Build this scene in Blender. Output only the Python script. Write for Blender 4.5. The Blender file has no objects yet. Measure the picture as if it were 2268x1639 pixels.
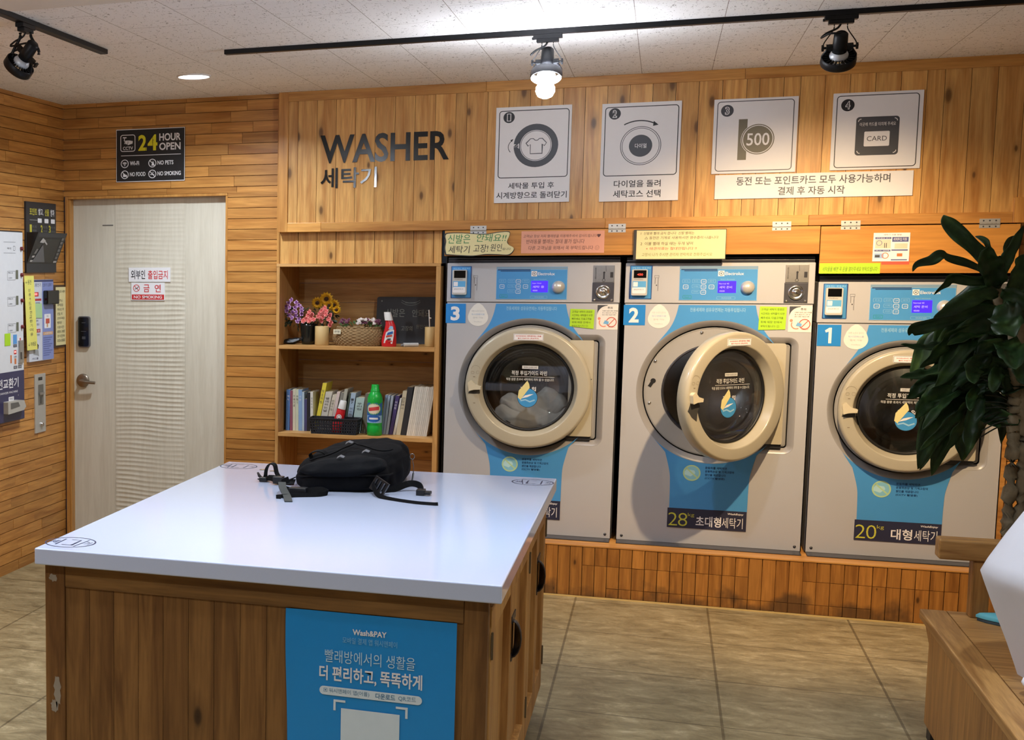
import bpy, bmesh, math, random
from mathutils import Vector, Matrix, noise

scene = bpy.context.scene
COL = scene.collection
rnd = random.Random(11)
PI = math.pi

# ------------------------------------------------------------------ camera
cam_d = bpy.data.cameras.new('camera')
cam = bpy.data.objects.new('camera', cam_d)
COL.objects.link(cam)
scene.camera = cam
F_PX, CX, CY = 3022.08, 236.68, 927.51            # focal length and principal point for a 2268 x 1639 frame
cam_d.sensor_fit = 'HORIZONTAL'
cam_d.sensor_width = 36.0
cam_d.lens = F_PX * 36.0 / 2268.0
cam_d.shift_x = (1134 - CX) / 2268.0
cam_d.shift_y = (CY - 819.5) / 2268.0
cam_d.clip_start = 0.05
yaw, pitch, roll = math.radians(22.0995), math.radians(-6.259), math.radians(-0.1601)
fw = Vector((-math.sin(yaw) * math.cos(pitch), math.cos(yaw) * math.cos(pitch), math.sin(pitch)))
rt0 = Vector((math.cos(yaw), math.sin(yaw), 0))
up0 = rt0.cross(fw)
rt = rt0 * math.cos(roll) + up0 * math.sin(roll)
up = -rt0 * math.sin(roll) + up0 * math.cos(roll)
Mc = Matrix((rt, up, -fw)).transposed().to_4x4()
Mc.translation = (3.2271, -7.2962, 1.6418)
cam.matrix_world = Mc

# ------------------------------------------------------------------ world and colour management
world = bpy.data.worlds.new('world')
scene.world = world
world.use_nodes = True
world.node_tree.nodes['Background'].inputs[0].default_value = (0.02, 0.025, 0.035, 1)
world.node_tree.nodes['Background'].inputs[1].default_value = 0.4
scene.view_settings.view_transform = 'Standard'
scene.view_settings.look = 'None'
scene.view_settings.gamma = 1.0
scene.view_settings.use_curve_mapping = False
scene.view_settings.exposure = 0.70
scene.cycles.max_bounces = 8
scene.cycles.transparent_max_bounces = 12
scene.cycles.sample_clamp_indirect = 6.0
scene.cycles.use_denoising = True

# lamp strengths (the lamps themselves are built further down)
HC = 2.578                       # ceiling height
DOWNLIGHTS = [(1.065, -0.83, 16.0), (0.8, -3.55, 11.0), (2.5, -3.55, 9.0), (4.2, -3.55, 9.0), (1.2, -5.6, 10.0), (3.2, -5.6, 9.0), (5.2, -5.6, 9.0)]
DOWN_COL = (0.80, 0.90, 1.0)
BULB_STRENGTH = 290.0
SPOT_C_POWER, SPOT_A_POWER = 150.0, 30.0
WARM = (1.0, 0.71, 0.40)

# ------------------------------------------------------------------ materials
MATS = {}
def S(r, g, b):
    return tuple(((c / 255) / 12.92 if c / 255 <= 0.04045 else (((c / 255) + 0.055) / 1.055) ** 2.4) for c in (r, g, b))
def new_mat(name):
    m = bpy.data.materials.new(name); m.use_nodes = True
    MATS[name] = m
    return m, m.node_tree.nodes, m.node_tree.links, m.node_tree.nodes['Principled BSDF']
def plain(name, rgb, rough=0.5, metal=0.0, emit=None, var=0.05, scale=30.0, bump=0.0, coat=0.0, spec=0.5):
    if name in MATS: return MATS[name]
    m, N, L, b = new_mat(name)
    c = S(*rgb)
    b.inputs['Roughness'].default_value = rough
    b.inputs['Metallic'].default_value = metal
    b.inputs['Coat Weight'].default_value = coat
    b.inputs['Coat Roughness'].default_value = 0.08
    b.inputs['Specular IOR Level'].default_value = spec
    tc = N.new('ShaderNodeTexCoord'); nz = N.new('ShaderNodeTexNoise'); mx = N.new('ShaderNodeMix'); mx.data_type = 'RGBA'
    nz.inputs['Scale'].default_value = scale; nz.inputs['Detail'].default_value = 4
    L.new(tc.outputs['Object'], nz.inputs['Vector']); L.new(nz.outputs['Fac'], mx.inputs['Factor'])
    mx.inputs['A'].default_value = tuple(max(0, x * (1 - var)) for x in c) + (1,)
    mx.inputs['B'].default_value = tuple(min(1, x * (1 + var)) for x in c) + (1,)
    L.new(mx.outputs['Result'], b.inputs['Base Color'])
    if emit:
        b.inputs['Emission Color'].default_value = S(*emit[0]) + (1,)
        b.inputs['Emission Strength'].default_value = emit[1]
    if bump:
        bp = N.new('ShaderNodeBump'); bp.inputs['Strength'].default_value = bump; bp.inputs['Distance'].default_value = 0.002
        L.new(nz.outputs['Fac'], bp.inputs['Height']); L.new(bp.outputs['Normal'], b.inputs['Normal'])
    return m
def ramp(N, stops):
    r = N.new('ShaderNodeValToRGB')
    e = r.color_ramp.elements
    while len(e) < len(stops): e.new(0.5)
    for k, (p, c) in enumerate(stops):
        e[k].position = p; e[k].color = tuple(c) + (1,)
    return r
def wood(name, light, dark, axis='z', knots=0.0, rough=0.42, grain=1.0, tonevar=0.22, spec=0.4, fine=0.8, damp=False):
    """Procedural wood; 'tone' (a face attribute, one value per board) shifts brightness and breaks the grain from board to board."""
    if name in MATS: return MATS[name]
    m, N, L, b = new_mat(name)
    tc = N.new('ShaderNodeTexCoord'); at = N.new('ShaderNodeAttribute'); at.attribute_name = 'tone'
    off = N.new('ShaderNodeVectorMath'); off.operation = 'MULTIPLY_ADD'
    cmb = N.new('ShaderNodeCombineXYZ')
    for k in range(3): L.new(at.outputs['Fac'], cmb.inputs[k])
    L.new(cmb.outputs[0], off.inputs[0]); off.inputs[1].default_value = (7.3, 5.1, 9.7); L.new(tc.outputs['Object'], off.inputs[2])
    mp = N.new('ShaderNodeMapping'); L.new(off.outputs[0], mp.inputs['Vector'])
    s = [16.0 * grain] * 3; s['xyz'.index(axis)] = 1.1 * grain
    mp.inputs['Scale'].default_value = s
    n1 = N.new('ShaderNodeTexNoise'); n1.inputs['Scale'].default_value = 1.6; n1.inputs['Detail'].default_value = 5; n1.inputs['Distortion'].default_value = 1.2
    L.new(mp.outputs[0], n1.inputs['Vector'])
    n2 = N.new('ShaderNodeTexNoise'); n2.inputs['Scale'].default_value = 9.0; n2.inputs['Detail'].default_value = 3
    L.new(mp.outputs[0], n2.inputs['Vector'])
    mid = tuple((a + c) / 2 for a, c in zip(S(*light), S(*dark)))
    r1 = ramp(N, [(0.28, S(*dark)), (0.46, mid), (0.62, S(*light))])
    L.new(n1.outputs['Fac'], r1.inputs['Fac'])
    r2 = ramp(N, [(0.3, (0.78, 0.76, 0.72)), (0.6, (1.0, 1.0, 1.0))])
    L.new(n2.outputs['Fac'], r2.inputs['Fac'])
    mul = N.new('ShaderNodeMix'); mul.data_type = 'RGBA'; mul.blend_type = 'MULTIPLY'; mul.inputs['Factor'].default_value = fine
    L.new(r1.outputs[0], mul.inputs['A']); L.new(r2.outputs[0], mul.inputs['B'])
    hs = N.new('ShaderNodeHueSaturation')
    va = N.new('ShaderNodeMath'); va.operation = 'MULTIPLY_ADD'; va.inputs[1].default_value = tonevar; va.inputs[2].default_value = 1.0
    L.new(at.outputs['Fac'], va.inputs[0]); L.new(va.outputs[0], hs.inputs['Value']); L.new(mul.outputs['Result'], hs.inputs['Color'])
    out = hs.outputs[0]
    if knots:
        sp = N.new('ShaderNodeSeparateXYZ'); L.new(off.outputs[0], sp.inputs[0]); cb = N.new('ShaderNodeCombineXYZ')
        for k, src in enumerate('xz' if axis != 'y' else 'xy'):
            sc = N.new('ShaderNodeMath'); sc.operation = 'MULTIPLY'; sc.inputs[1].default_value = 3.0 if src == axis else 7.0
            L.new(sp.outputs['XYZ'.index(src.upper())], sc.inputs[0]); L.new(sc.outputs[0], cb.inputs[k])
        vo = N.new('ShaderNodeTexVoronoi'); vo.voronoi_dimensions = '2D'; vo.inputs['Scale'].default_value = 1.0
        L.new(cb.outputs[0], vo.inputs['Vector'])
        gs = N.new('ShaderNodeSeparateColor'); L.new(vo.outputs['Color'], gs.inputs[0])
        gt = N.new('ShaderNodeMath'); gt.operation = 'LESS_THAN'; gt.inputs[1].default_value = 0.5; L.new(gs.outputs[0], gt.inputs[0])
        kv = N.new('ShaderNodeMath'); kv.operation = 'MULTIPLY_ADD'; kv.inputs[1].default_value = 0.9; kv.inputs[2].default_value = 0.5; L.new(gs.outputs[1], kv.inputs[0])
        dv = N.new('ShaderNodeMath'); dv.operation = 'DIVIDE'; L.new(vo.outputs['Distance'], dv.inputs[0]); L.new(kv.outputs[0], dv.inputs[1])
        k0 = ramp(N, [(0.0, (1, 1, 1)), (knots * 0.55, (0.9, 0.9, 0.9)), (knots, (0.30, 0.30, 0.30)), (knots * 2.4, (0, 0, 0))])
        L.new(dv.outputs[0], k0.inputs['Fac'])
        kr = N.new('ShaderNodeMath'); kr.operation = 'MULTIPLY'; L.new(k0.outputs[0], kr.inputs[0]); L.new(gt.outputs[0], kr.inputs[1])
        km = N.new('ShaderNodeMix'); km.data_type = 'RGBA'
        L.new(kr.outputs[0], km.inputs['Factor']); L.new(out, km.inputs['A']); km.inputs['B'].default_value = tuple(x * 0.28 for x in S(*dark)) + (1,)
        out = km.outputs['Result']
    if damp:                                   # mop-water stains soaked up from the floor
        sx = N.new('ShaderNodeSeparateXYZ'); L.new(tc.outputs['Object'], sx.inputs[0])
        ns = N.new('ShaderNodeTexNoise'); ns.inputs['Scale'].default_value = 7.0; ns.inputs['Detail'].default_value = 4; L.new(tc.outputs['Object'], ns.inputs['Vector'])
        hm = N.new('ShaderNodeMath'); hm.operation = 'MULTIPLY_ADD'; hm.inputs[1].default_value = 0.34; hm.inputs[2].default_value = -0.105; L.new(ns.outputs['Fac'], hm.inputs[0])
        df = N.new('ShaderNodeMath'); df.operation = 'SUBTRACT'; L.new(hm.outputs[0], df.inputs[0]); L.new(sx.outputs['Z'], df.inputs[1])
        rs = ramp(N, [(0.0, (0, 0, 0)), (0.06, (0.75, 0.75, 0.75))]); L.new(df.outputs[0], rs.inputs['Fac'])
        st = N.new('ShaderNodeMix'); st.data_type = 'RGBA'; L.new(rs.outputs[0], st.inputs['Factor']); L.new(out, st.inputs['A']); st.inputs['B'].default_value = S(70, 50, 32) + (1,)
        out = st.outputs['Result']
    L.new(out, b.inputs['Base Color'])
    b.inputs['Roughness'].default_value = rough
    b.inputs['Specular IOR Level'].default_value = spec
    bp = N.new('ShaderNodeBump'); bp.inputs['Strength'].default_value = 0.12; bp.inputs['Distance'].default_value = 0.002
    L.new(n2.outputs['Fac'], bp.inputs['Height']); L.new(bp.outputs['Normal'], b.inputs['Normal'])
    return m
def glass_mat(name, tint=(0.96, 0.97, 0.98), refl=0.10, rough=0.02):
    m, N, L, b = new_mat(name)
    N.remove(b)
    o = N['Material Output']
    t = N.new('ShaderNodeBsdfTransparent'); t.inputs[0].default_value = tint + (1,)
    g = N.new('ShaderNodeBsdfGlossy'); g.inputs['Roughness'].default_value = rough
    lw = N.new('ShaderNodeLayerWeight'); lw.inputs['Blend'].default_value = 0.25
    ma = N.new('ShaderNodeMath'); ma.operation = 'MULTIPLY_ADD'; ma.inputs[1].default_value = 0.6; ma.inputs[2].default_value = refl
    L.new(lw.outputs['Fresnel'], ma.inputs[0])
    mx = N.new('ShaderNodeMixShader'); L.new(ma.outputs[0], mx.inputs[0]); L.new(t.outputs[0], mx.inputs[1]); L.new(g.outputs[0], mx.inputs[2])
    L.new(mx.outputs[0], o.inputs['Surface'])
    return m
def ceiling_mat():
    m, N, L, b = new_mat('ceiling_tile')
    tc = N.new('ShaderNodeTexCoord'); mp = N.new('ShaderNodeMapping')
    L.new(tc.outputs['Object'], mp.inputs['Vector']); mp.inputs['Rotation'].default_value = (0, 0, PI / 2)
    mp.inputs['Location'].default_value = (0.0, 0.31 - (2.47 % 0.311), 0)
    mp.vector_type = 'POINT'
    br = N.new('ShaderNodeTexBrick'); L.new(mp.outputs[0], br.inputs['Vector'])
    br.offset = 0.5; br.inputs['Scale'].default_value = 1.0; br.inputs['Brick Width'].default_value = 0.622; br.inputs['Row Height'].default_value = 0.311
    br.inputs['Mortar Size'].default_value = 0.0013; br.inputs['Mortar Smooth'].default_value = 0.1
    base = S(240, 238, 237)
    br.inputs['Color1'].default_value = base + (1,); br.inputs['Color2'].default_value = tuple(x * 0.97 for x in base) + (1,)
    br.inputs['Mortar'].default_value = S(150, 140, 132) + (1,)
    nz = N.new('ShaderNodeTexNoise'); nz.inputs['Scale'].default_value = 85.0; nz.inputs['Detail'].default_value = 2.0; nz.inputs['Distortion'].default_value = 1.5
    m2 = N.new('ShaderNodeMapping'); m2.inputs['Scale'].default_value = (1.0, 0.55, 1); m2.inputs['Rotation'].default_value = (0, 0, 0.7)
    L.new(tc.outputs['Object'], m2.inputs['Vector']); L.new(m2.outputs[0], nz.inputs['Vector'])
    rr = ramp(N, [(0.335, (0.40, 0.38, 0.37)), (0.365, (1, 1, 1))]); L.new(nz.outputs['Fac'], rr.inputs['Fac'])
    mu = N.new('ShaderNodeMix'); mu.data_type = 'RGBA'; mu.blend_type = 'MULTIPLY'; mu.inputs['Factor'].default_value = 1
    L.new(br.outputs['Color'], mu.inputs['A']); L.new(rr.outputs[0], mu.inputs['B']); L.new(mu.outputs['Result'], b.inputs['Base Color'])
    b.inputs['Roughness'].default_value = 0.9
    bp = N.new('ShaderNodeBump'); bp.inputs['Strength'].default_value = 0.3; bp.inputs['Distance'].default_value = 0.003
    L.new(rr.outputs[0], bp.inputs['Height']); L.new(bp.outputs['Normal'], b.inputs['Normal'])
    return m
def floor_mat():
    m, N, L, b = new_mat('floor_tile')
    tc = N.new('ShaderNodeTexCoord'); mp = N.new('ShaderNodeMapping'); L.new(tc.outputs['Object'], mp.inputs['Vector'])
    mp.inputs['Location'].default_value = (-2.882 % 0.603, 0.869, 0)
    br = N.new('ShaderNodeTexBrick'); L.new(mp.outputs[0], br.inputs['Vector'])
    br.offset = 0.0; br.inputs['Scale'].default_value = 1.0; br.inputs['Brick Width'].default_value = 0.603; br.inputs['Row Height'].default_value = 0.599
    br.inputs['Mortar Size'].default_value = 0.005; br.inputs['Mortar Smooth'].default_value = 0.1
    br.inputs['Color1'].default_value = (0.95, 0.95, 0.95, 1); br.inputs['Color2'].default_value = (1.06, 1.04, 1.0, 1); br.inputs['Mortar'].default_value = (0.5, 0.48, 0.45, 1)
    m2 = N.new('ShaderNodeMapping'); m2.inputs['Rotation'].default_value = (0, 0, -0.35); m2.inputs['Scale'].default_value = (3.0, 6.0, 1)
    L.new(tc.outputs['Object'], m2.inputs['Vector'])
    n1 = N.new('ShaderNodeTexNoise'); n1.inputs['Scale'].default_value = 2.3; n1.inputs['Detail'].default_value = 8; n1.inputs['Roughness'].default_value = 0.78; n1.inputs['Distortion'].default_value = 0.5
    L.new(m2.outputs[0], n1.inputs['Vector'])
    r = ramp(N, [(0.30, S(98, 88, 64)), (0.45, S(136, 123, 92)), (0.57, S(158, 145, 112)), (0.70, S(198, 184, 150))]); L.new(n1.outputs['Fac'], r.inputs['Fac'])
    n3 = N.new('ShaderNodeTexNoise'); n3.inputs['Scale'].default_value = 1.3; L.new(tc.outputs['Object'], n3.inputs['Vector'])
    r3 = ramp(N, [(0.35, (0.82, 0.80, 0.76)), (0.65, (1.05, 1.02, 0.98))]); L.new(n3.outputs['Fac'], r3.inputs['Fac'])
    a = N.new('ShaderNodeMix'); a.data_type = 'RGBA'; a.blend_type = 'MULTIPLY'; a.inputs['Factor'].default_value = 1
    L.new(r.outputs[0], a.inputs['A']); L.new(br.outputs['Color'], a.inputs['B'])
    c = N.new('ShaderNodeMix'); c.data_type = 'RGBA'; c.blend_type = 'MULTIPLY'; c.inputs['Factor'].default_value = 0.8
    L.new(a.outputs['Result'], c.inputs['A']); L.new(r3.outputs[0], c.inputs['B'])
    L.new(c.outputs['Result'], b.inputs['Base Color'])
    b.inputs['Roughness'].default_value = 0.38; b.inputs['Specular IOR Level'].default_value = 0.35
    bp = N.new('ShaderNodeBump'); bp.inputs['Strength'].default_value = 0.25; bp.inputs['Distance'].default_value = 0.004
    L.new(n1.outputs['Fac'], bp.inputs['Height']); L.new(bp.outputs['Normal'], b.inputs['Normal'])
    return m

w_slat = wood('wall_slat_wood', (201, 143, 74), (162, 104, 46), 'x', rough=0.38, tonevar=0.16)
w_slat_l = wood('left_wall_slat_wood', (196, 138, 72), (158, 101, 46), 'y', rough=0.38, tonevar=0.16)
w_pine = wood('header_pine_boards', (216, 165, 96), (180, 121, 58), 'z', knots=0.095, rough=0.38, tonevar=0.14)
w_trim = wood('header_trim_wood', (204, 148, 78), (172, 113, 52), 'x', rough=0.38, grain=0.8)
w_trim_v = wood('header_stile_wood', (204, 148, 78), (172, 113, 52), 'z', rough=0.38, grain=0.8)
w_flap = wood('flap_wood', (206, 146, 70), (170, 108, 46), 'x', rough=0.36, grain=0.5)
w_plinth = wood('plinth_wood', (180, 122, 56), (134, 84, 34), 'z', knots=0.04, rough=0.4, tonevar=0.10, damp=True)
w_shelf = wood('shelf_wood', (208, 160, 98), (176, 126, 68), 'x', rough=0.5, tonevar=0.1, knots=0.03)
w_shelf_v = wood('shelf_upright_wood', (208, 160, 98), (176, 126, 68), 'z', rough=0.5, tonevar=0.1)
w_cab = wood('island_pine', (140, 98, 52), (98, 62, 28), 'z', knots=0.085, rough=0.5, tonevar=0.07)
w_cab_h = wood('island_rail_pine', (140, 100, 54), (102, 68, 32), 'x', knots=0.04, rough=0.5, tonevar=0.12)
w_cab_d = wood('island_door_pine', (196, 146, 82), (152, 102, 50), 'z', rough=0.5, tonevar=0.1)
w_bench = wood('bench_wood', (176, 132, 76), (134, 92, 46), 'x', rough=0.45, grain=1.2, tonevar=0.14)
w_bench_y = wood('bench_board_wood', (176, 132, 76), (134, 92, 46), 'y', rough=0.45, grain=1.2, tonevar=0.14)
w_bench_v = wood('bench_side_wood', (168, 118, 60), (122, 80, 36), 'z', rough=0.45, grain=1.2, tonevar=0.14)
M_door = wood('door_leaf', (214, 207, 190), (204, 196, 178), 'z', rough=0.45, grain=1.2, tonevar=0.05, fine=0.22)
M_ceil = ceiling_mat(); M_floor = floor_mat()
black = plain('matte_black', (22, 22, 24), 0.55); gblack = plain('gloss_black', (12, 12, 14), 0.12)
white = plain('paper_white', (232, 230, 232), 0.55, var=0.02); ink = plain('print_black', (26, 26, 34), 0.5, var=0.02)
inkgray = plain('print_dark_grey', (64, 66, 74), 0.5, var=0.02); inkbrown = plain('print_grey_brown', (112, 106, 90), 0.5, var=0.02)
yel = plain('print_yellow', (226, 216, 30), 0.5, var=0.02); red = plain('print_red', (200, 36, 40), 0.5, var=0.03)
steel = plain('brushed_steel', (190, 190, 192), 0.3, 1.0, var=0.08, scale=80)
chrome = plain('chrome', (220, 220, 222), 0.16, 1.0)
zinc = plain('hinge_zinc', (206, 206, 204), 0.3, 0.35)
wbody = plain('washer_grey_paint', (182, 182, 186), 0.42, 0.1, var=0.03, scale=300, bump=0.05)
wdark = plain('washer_dark_trim', (52, 52, 58), 0.32, var=0.03)
wring = plain('washer_recess_grey', (158, 156, 157), 0.35, 0.1, var=0.03)
wgap = plain('rubber_black', (18, 18, 20), 0.5)
beige = plain('door_beige_plastic', (176, 169, 150), 0.3, var=0.03, coat=0.25)
beige2 = plain('hinge_cover_beige', (184, 177, 158), 0.38, var=0.03)
plate_m = plain('porthole_plate_grey', (178, 176, 174), 0.35, 0.3, var=0.03)
blue = plain('decal_blue', (72, 146, 208), 0.35, var=0.02)
blue2 = plain('number_blue', (38, 132, 208), 0.35, var=0.02)
navy = plain('plate_navy', (44, 46, 70), 0.35, var=0.02)
lcd = plain('lcd_blue', (50, 30, 240), 0.3, emit=((56, 30, 250), 1.1), var=0.0)
lcdtxt = plain('lcd_text', (150, 140, 255), 0.3, emit=((150, 140, 255), 0.9), var=0.0)
paleblue = plain('print_pale_blue', (150, 196, 226), 0.4, var=0.02)
lime = plain('lime_paper', (168, 212, 34), 0.6, var=0.03); cream = plain('cream_paper', (226, 214, 160), 0.6, var=0.03)
pink = plain('pink_paper', (226, 160, 134), 0.6, var=0.03); yelpap = plain('yellow_paper', (226, 220, 112), 0.6, var=0.03)
greenink = plain('marker_green', (46, 130, 78), 0.5); redink = plain('marker_red', (190, 60, 44), 0.5); oliveink = plain('marker_olive', (110, 124, 60), 0.5)
glass = glass_mat('porthole_glass'); bowlglass = glass_mat('bowl_glass', (0.96, 0.97, 0.97), 0.12)
drumm = plain('drum_steel', (150, 150, 150), 0.28, 1.0, var=0.1, scale=40)
quartz = plain('quartz_white', (198, 207, 232), 0.12, var=0.025, scale=260, coat=0.3)
fabric = plain('backpack_fabric', (9, 9, 12), 0.9, var=0.25, scale=120, bump=0.3, spec=0.12)
strapm = plain('strap_webbing', (9, 9, 11), 0.8, var=0.2, scale=200, bump=0.2, spec=0.15)

# ------------------------------------------------------------------ geometry helpers
class MB:
    """Collects polygons (material index and board tone per face) and links them as ONE mesh object."""
    def __init__(s):
        s.v, s.f, s.m, s.t, s.s = [], [], [], [], []
    def add(s, vs, fs, m=0, tone=0.0, smooth=False, M=None):
        o = len(s.v)
        s.v += [tuple(M @ Vector(p)) if M else tuple(p) for p in vs]
        for f in fs:
            s.f.append([i + o for i in f]); s.m.append(m); s.t.append(tone); s.s.append(smooth)
        return s
    def box(s, x0, x1, y0, y1, z0, z1, m=0, tone=0.0, M=None):
        v = [(x0, y0, z0), (x1, y0, z0), (x1, y1, z0), (x0, y1, z0), (x0, y0, z1), (x1, y0, z1), (x1, y1, z1), (x0, y1, z1)]
        return s.add(v, [(0, 3, 2, 1), (4, 5, 6, 7), (0, 1, 5, 4), (1, 2, 6, 5), (2, 3, 7, 6), (3, 0, 4, 7)], m, tone, M=M)
    def prism(s, pts, y0, y1, m=0, tone=0.0, smooth=False, M=None, caps=True):
        """Outline pts (x, z), counter-clockwise seen from the front (-y); y0 front, y1 back."""
        n = len(pts)
        v = [(x, y0, z) for x, z in pts] + [(x, y1, z) for x, z in pts]
        if caps: s.add(v, [list(range(n)), list(range(2 * n - 1, n - 1, -1))], m, tone, False, M)
        return s.add(v, [(i, i + n, (i + 1) % n + n, (i + 1) % n) for i in range(n)], m, tone, smooth, M)
    def layers(s, rings, m=0, smooth=True, close=True, M=None):
        """Rings: lists of 3-D points of the same count, joined by quads."""
        n = len(rings[0]); v = [p for r in rings for p in r]; f = []
        for k in range(len(rings) - 1):
            for i in range(n if close else n - 1):
                j = (i + 1) % n
                f.append((k * n + i, k * n + j, (k + 1) * n + j, (k + 1) * n + i))
        return s.add(v, f, m, 0.0, smooth, M)
    def lathe(s, prof, c=(0, 0, 0), axis='z', seg=32, m=0, smooth=True, M=None, cap0=False, cap1=False, a0=0.0, a1=2 * PI):
        rings = []
        full = abs(a1 - a0 - 2 * PI) < 1e-6
        cnt = seg if full else seg + 1
        for r, h in prof:
            ring = []
            for i in range(cnt):
                a = a0 + (a1 - a0) * i / seg
                p, q = r * math.cos(a), r * math.sin(a)
                ring.append({'z': (c[0] + p, c[1] + q, c[2] + h), 'y': (c[0] + p, c[1] + h, c[2] + q), 'x': (c[0] + h, c[1] + p, c[2] + q)}[axis])
            rings.append(ring)
        s.layers(rings, m, smooth, full, M)
        if cap0: s.add(rings[0], [list(range(cnt))[::-1]], m, M=M)
        if cap1: s.add(rings[-1], [list(range(cnt))], m, M=M)
        return s
    def tube(s, pts, r, seg=8, m=0, M=None, rad=None):
        pts = [Vector(p) for p in pts]; rings = []
        ref = Vector((0, 0, 1))
        for i, p in enumerate(pts):
            d = (pts[min(i + 1, len(pts) - 1)] - pts[max(i - 1, 0)]).normalized()
            u = d.cross(ref)
            if u.length < 1e-3: u = d.cross(Vector((0, 1, 0)))
            u.normalize(); w = u.cross(d)
            rr = rad[i] if rad else r
            rings.append([p + (u * math.cos(2 * PI * k / seg) + w * math.sin(2 * PI * k / seg)) * rr for k in range(seg)])
        s.layers(rings, m, True, True, M)
        s.add(rings[0], [list(range(seg))[::-1]], m, M=M); s.add(rings[-1], [list(range(seg))], m, M=M)
        return s
    def ball(s, c, r, u=16, v=10, m=0, M=None, fn=None):
        rx, ry, rz = r if isinstance(r, (tuple, list)) else (r, r, r)
        rings = []
        for j in range(v + 1):
            t = -PI / 2 + PI * j / v
            rings.append([(c[0] + rx * math.cos(t) * math.cos(2 * PI * i / u), c[1] + ry * math.cos(t) * math.sin(2 * PI * i / u), c[2] + rz * math.sin(t)) for i in range(u)])
        if fn: rings = [[fn(Vector(p)) for p in r_] for r_ in rings]
        return s.layers(rings, m, True, True, M)
    def ribbon(s, pts, wid, th, m=0, wdir=None, M=None):
        """Flat strap along pts; wid width, th thickness; wdir the width direction (constant or one per point)."""
        pts = [Vector(p) for p in pts]; rings = []
        for i, p in enumerate(pts):
            d = (pts[min(i + 1, len(pts) - 1)] - pts[max(i - 1, 0)]).normalized()
            w = Vector(wdir[i] if isinstance(wdir, list) else (wdir or (0, 0, 1)))
            w = (w - d * w.dot(d)).normalized(); n = d.cross(w).normalized()
            rings.append([p + w * wid / 2 + n * th / 2, p - w * wid / 2 + n * th / 2, p - w * wid / 2 - n * th / 2, p + w * wid / 2 - n * th / 2])
        s.layers(rings, m, False, True, M)
        s.add(rings[0], [(3, 2, 1, 0)], m, M=M); s.add(rings[-1], [(0, 1, 2, 3)], m, M=M)
        return s
    # flat print: everything at depth y, facing -y
    def poly(s, pts, y, m=0, flip=False):
        return s.add([(x, y, z) for x, z in pts], [list(range(len(pts)))], m)
    def rect(s, x0, x1, z0, z1, y, m=0):
        return s.poly([(x0, z0), (x1, z0), (x1, z1), (x0, z1)], y, m)
    def disc(s, cx, cz, r, y, m=0, n=36, sx=1.0):
        return s.poly([(cx + r * sx * math.cos(2 * PI * i / n), cz + r * math.sin(2 * PI * i / n)) for i in range(n)], y, m)
    def ring(s, cx, cz, r0, r1, y, m=0, a0=0.0, a1=360.0, n=40):
        A = [math.radians(a0 + (a1 - a0) * i / n) for i in range(n + 1)]
        v = [(cx + r0 * math.cos(a), y, cz + r0 * math.sin(a)) for a in A] + [(cx + r1 * math.cos(a), y, cz + r1 * math.sin(a)) for a in A]
        return s.add(v, [(i, i + n + 1, i + n + 2, i + 1) for i in range(n)], m)
    def stroke(s, pts, w, y, m=0, close=False):
        P = [Vector((p[0], p[1])) for p in pts]; n = len(P); L_, R_ = [], []
        for i in range(n):
            a = P[(i - 1) % n] if close or i > 0 else P[i]; c = P[(i + 1) % n] if close or i < n - 1 else P[i]
            d = (c - a).normalized() if (c - a).length > 1e-9 else Vector((1, 0)); q = Vector((-d.y, d.x))
            k = 1.0
            if (close or 0 < i < n - 1):
                e = (P[(i + 1) % n] - P[i]).normalized(); k = 1 / max(0.5, abs(Vector((-e.y, e.x)).dot(q)))
            L_.append(P[i] + q * w / 2 * k); R_.append(P[i] - q * w / 2 * k)
        v = [(p.x, y, p.y) for p in R_] + [(p.x, y, p.y) for p in L_]
        return s.add(v, [(i, (i + 1) % n, (i + 1) % n + n, i + n) for i in range(n if close else n - 1)], m)
    def rrect(s, x0, x1, z0, z1, r, w, y, m=0):
        return s.stroke(rr_pts(x0, x1, z0, z1, r), w, y, m, True)
    def text(s, body, x0, x1, z0, z1, y, m=0, bold=0.0, shear=0.0):
        """Lettering whose outlines fill the box x0..x1, z0..z1 (x1 None: keep the letters' own proportions)."""
        vs, fs = glyphs(body, bold)
        if not vs: return s
        ax, bx = min(v[0] for v in vs), max(v[0] for v in vs); az, bz = min(v[1] for v in vs), max(v[1] for v in vs)
        kz = (z1 - z0) / max(1e-6, bz - az); kx = kz if x1 is None else (x1 - x0) / max(1e-6, bx - ax)
        return s.add([(x0 + (v[0] - ax) * kx + shear * (v[1] - az) * kz, y, z0 + (v[1] - az) * kz) for v in vs], fs, m)
    def rim(s, c, n, *a, **k): return s
    def build(s, name, mats, parent=None, off=None, bevel=0.0, seg=2, angle=40):
        me = bpy.data.meshes.new(name)
        if off is None: off = ORG.get(parent.name, (0, 0, 0)) if parent else None
        if off is None:
            xs, ys, zs = zip(*s.v)
            off = ((min(xs) + max(xs)) / 2, (min(ys) + max(ys)) / 2, min(zs)); top = True
        else: top = False
        me.from_pydata([(x - off[0], y - off[1], z - off[2]) for x, y, z in s.v], [], s.f)
        for mt in (mats if isinstance(mats, (list, tuple)) else [mats]): me.materials.append(mt)
        me.polygons.foreach_set('material_index', s.m); me.polygons.foreach_set('use_smooth', s.s)
        if any(s.t):
            a = me.attributes.new('tone', 'FLOAT', 'FACE'); a.data.foreach_set('value', s.t)
        me.update(); me.validate()
        o = bpy.data.objects.new(name, me); COL.objects.link(o)
        ORG[o.name] = off
        if parent: o.parent = parent
        else: o.location = off
        if bevel:
            b = o.modifiers.new('edge', 'BEVEL'); b.width = bevel; b.segments = seg; b.limit_method = 'ANGLE'; b.angle_limit = math.radians(angle)
        return o
ORG = {}
GL = {}
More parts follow.
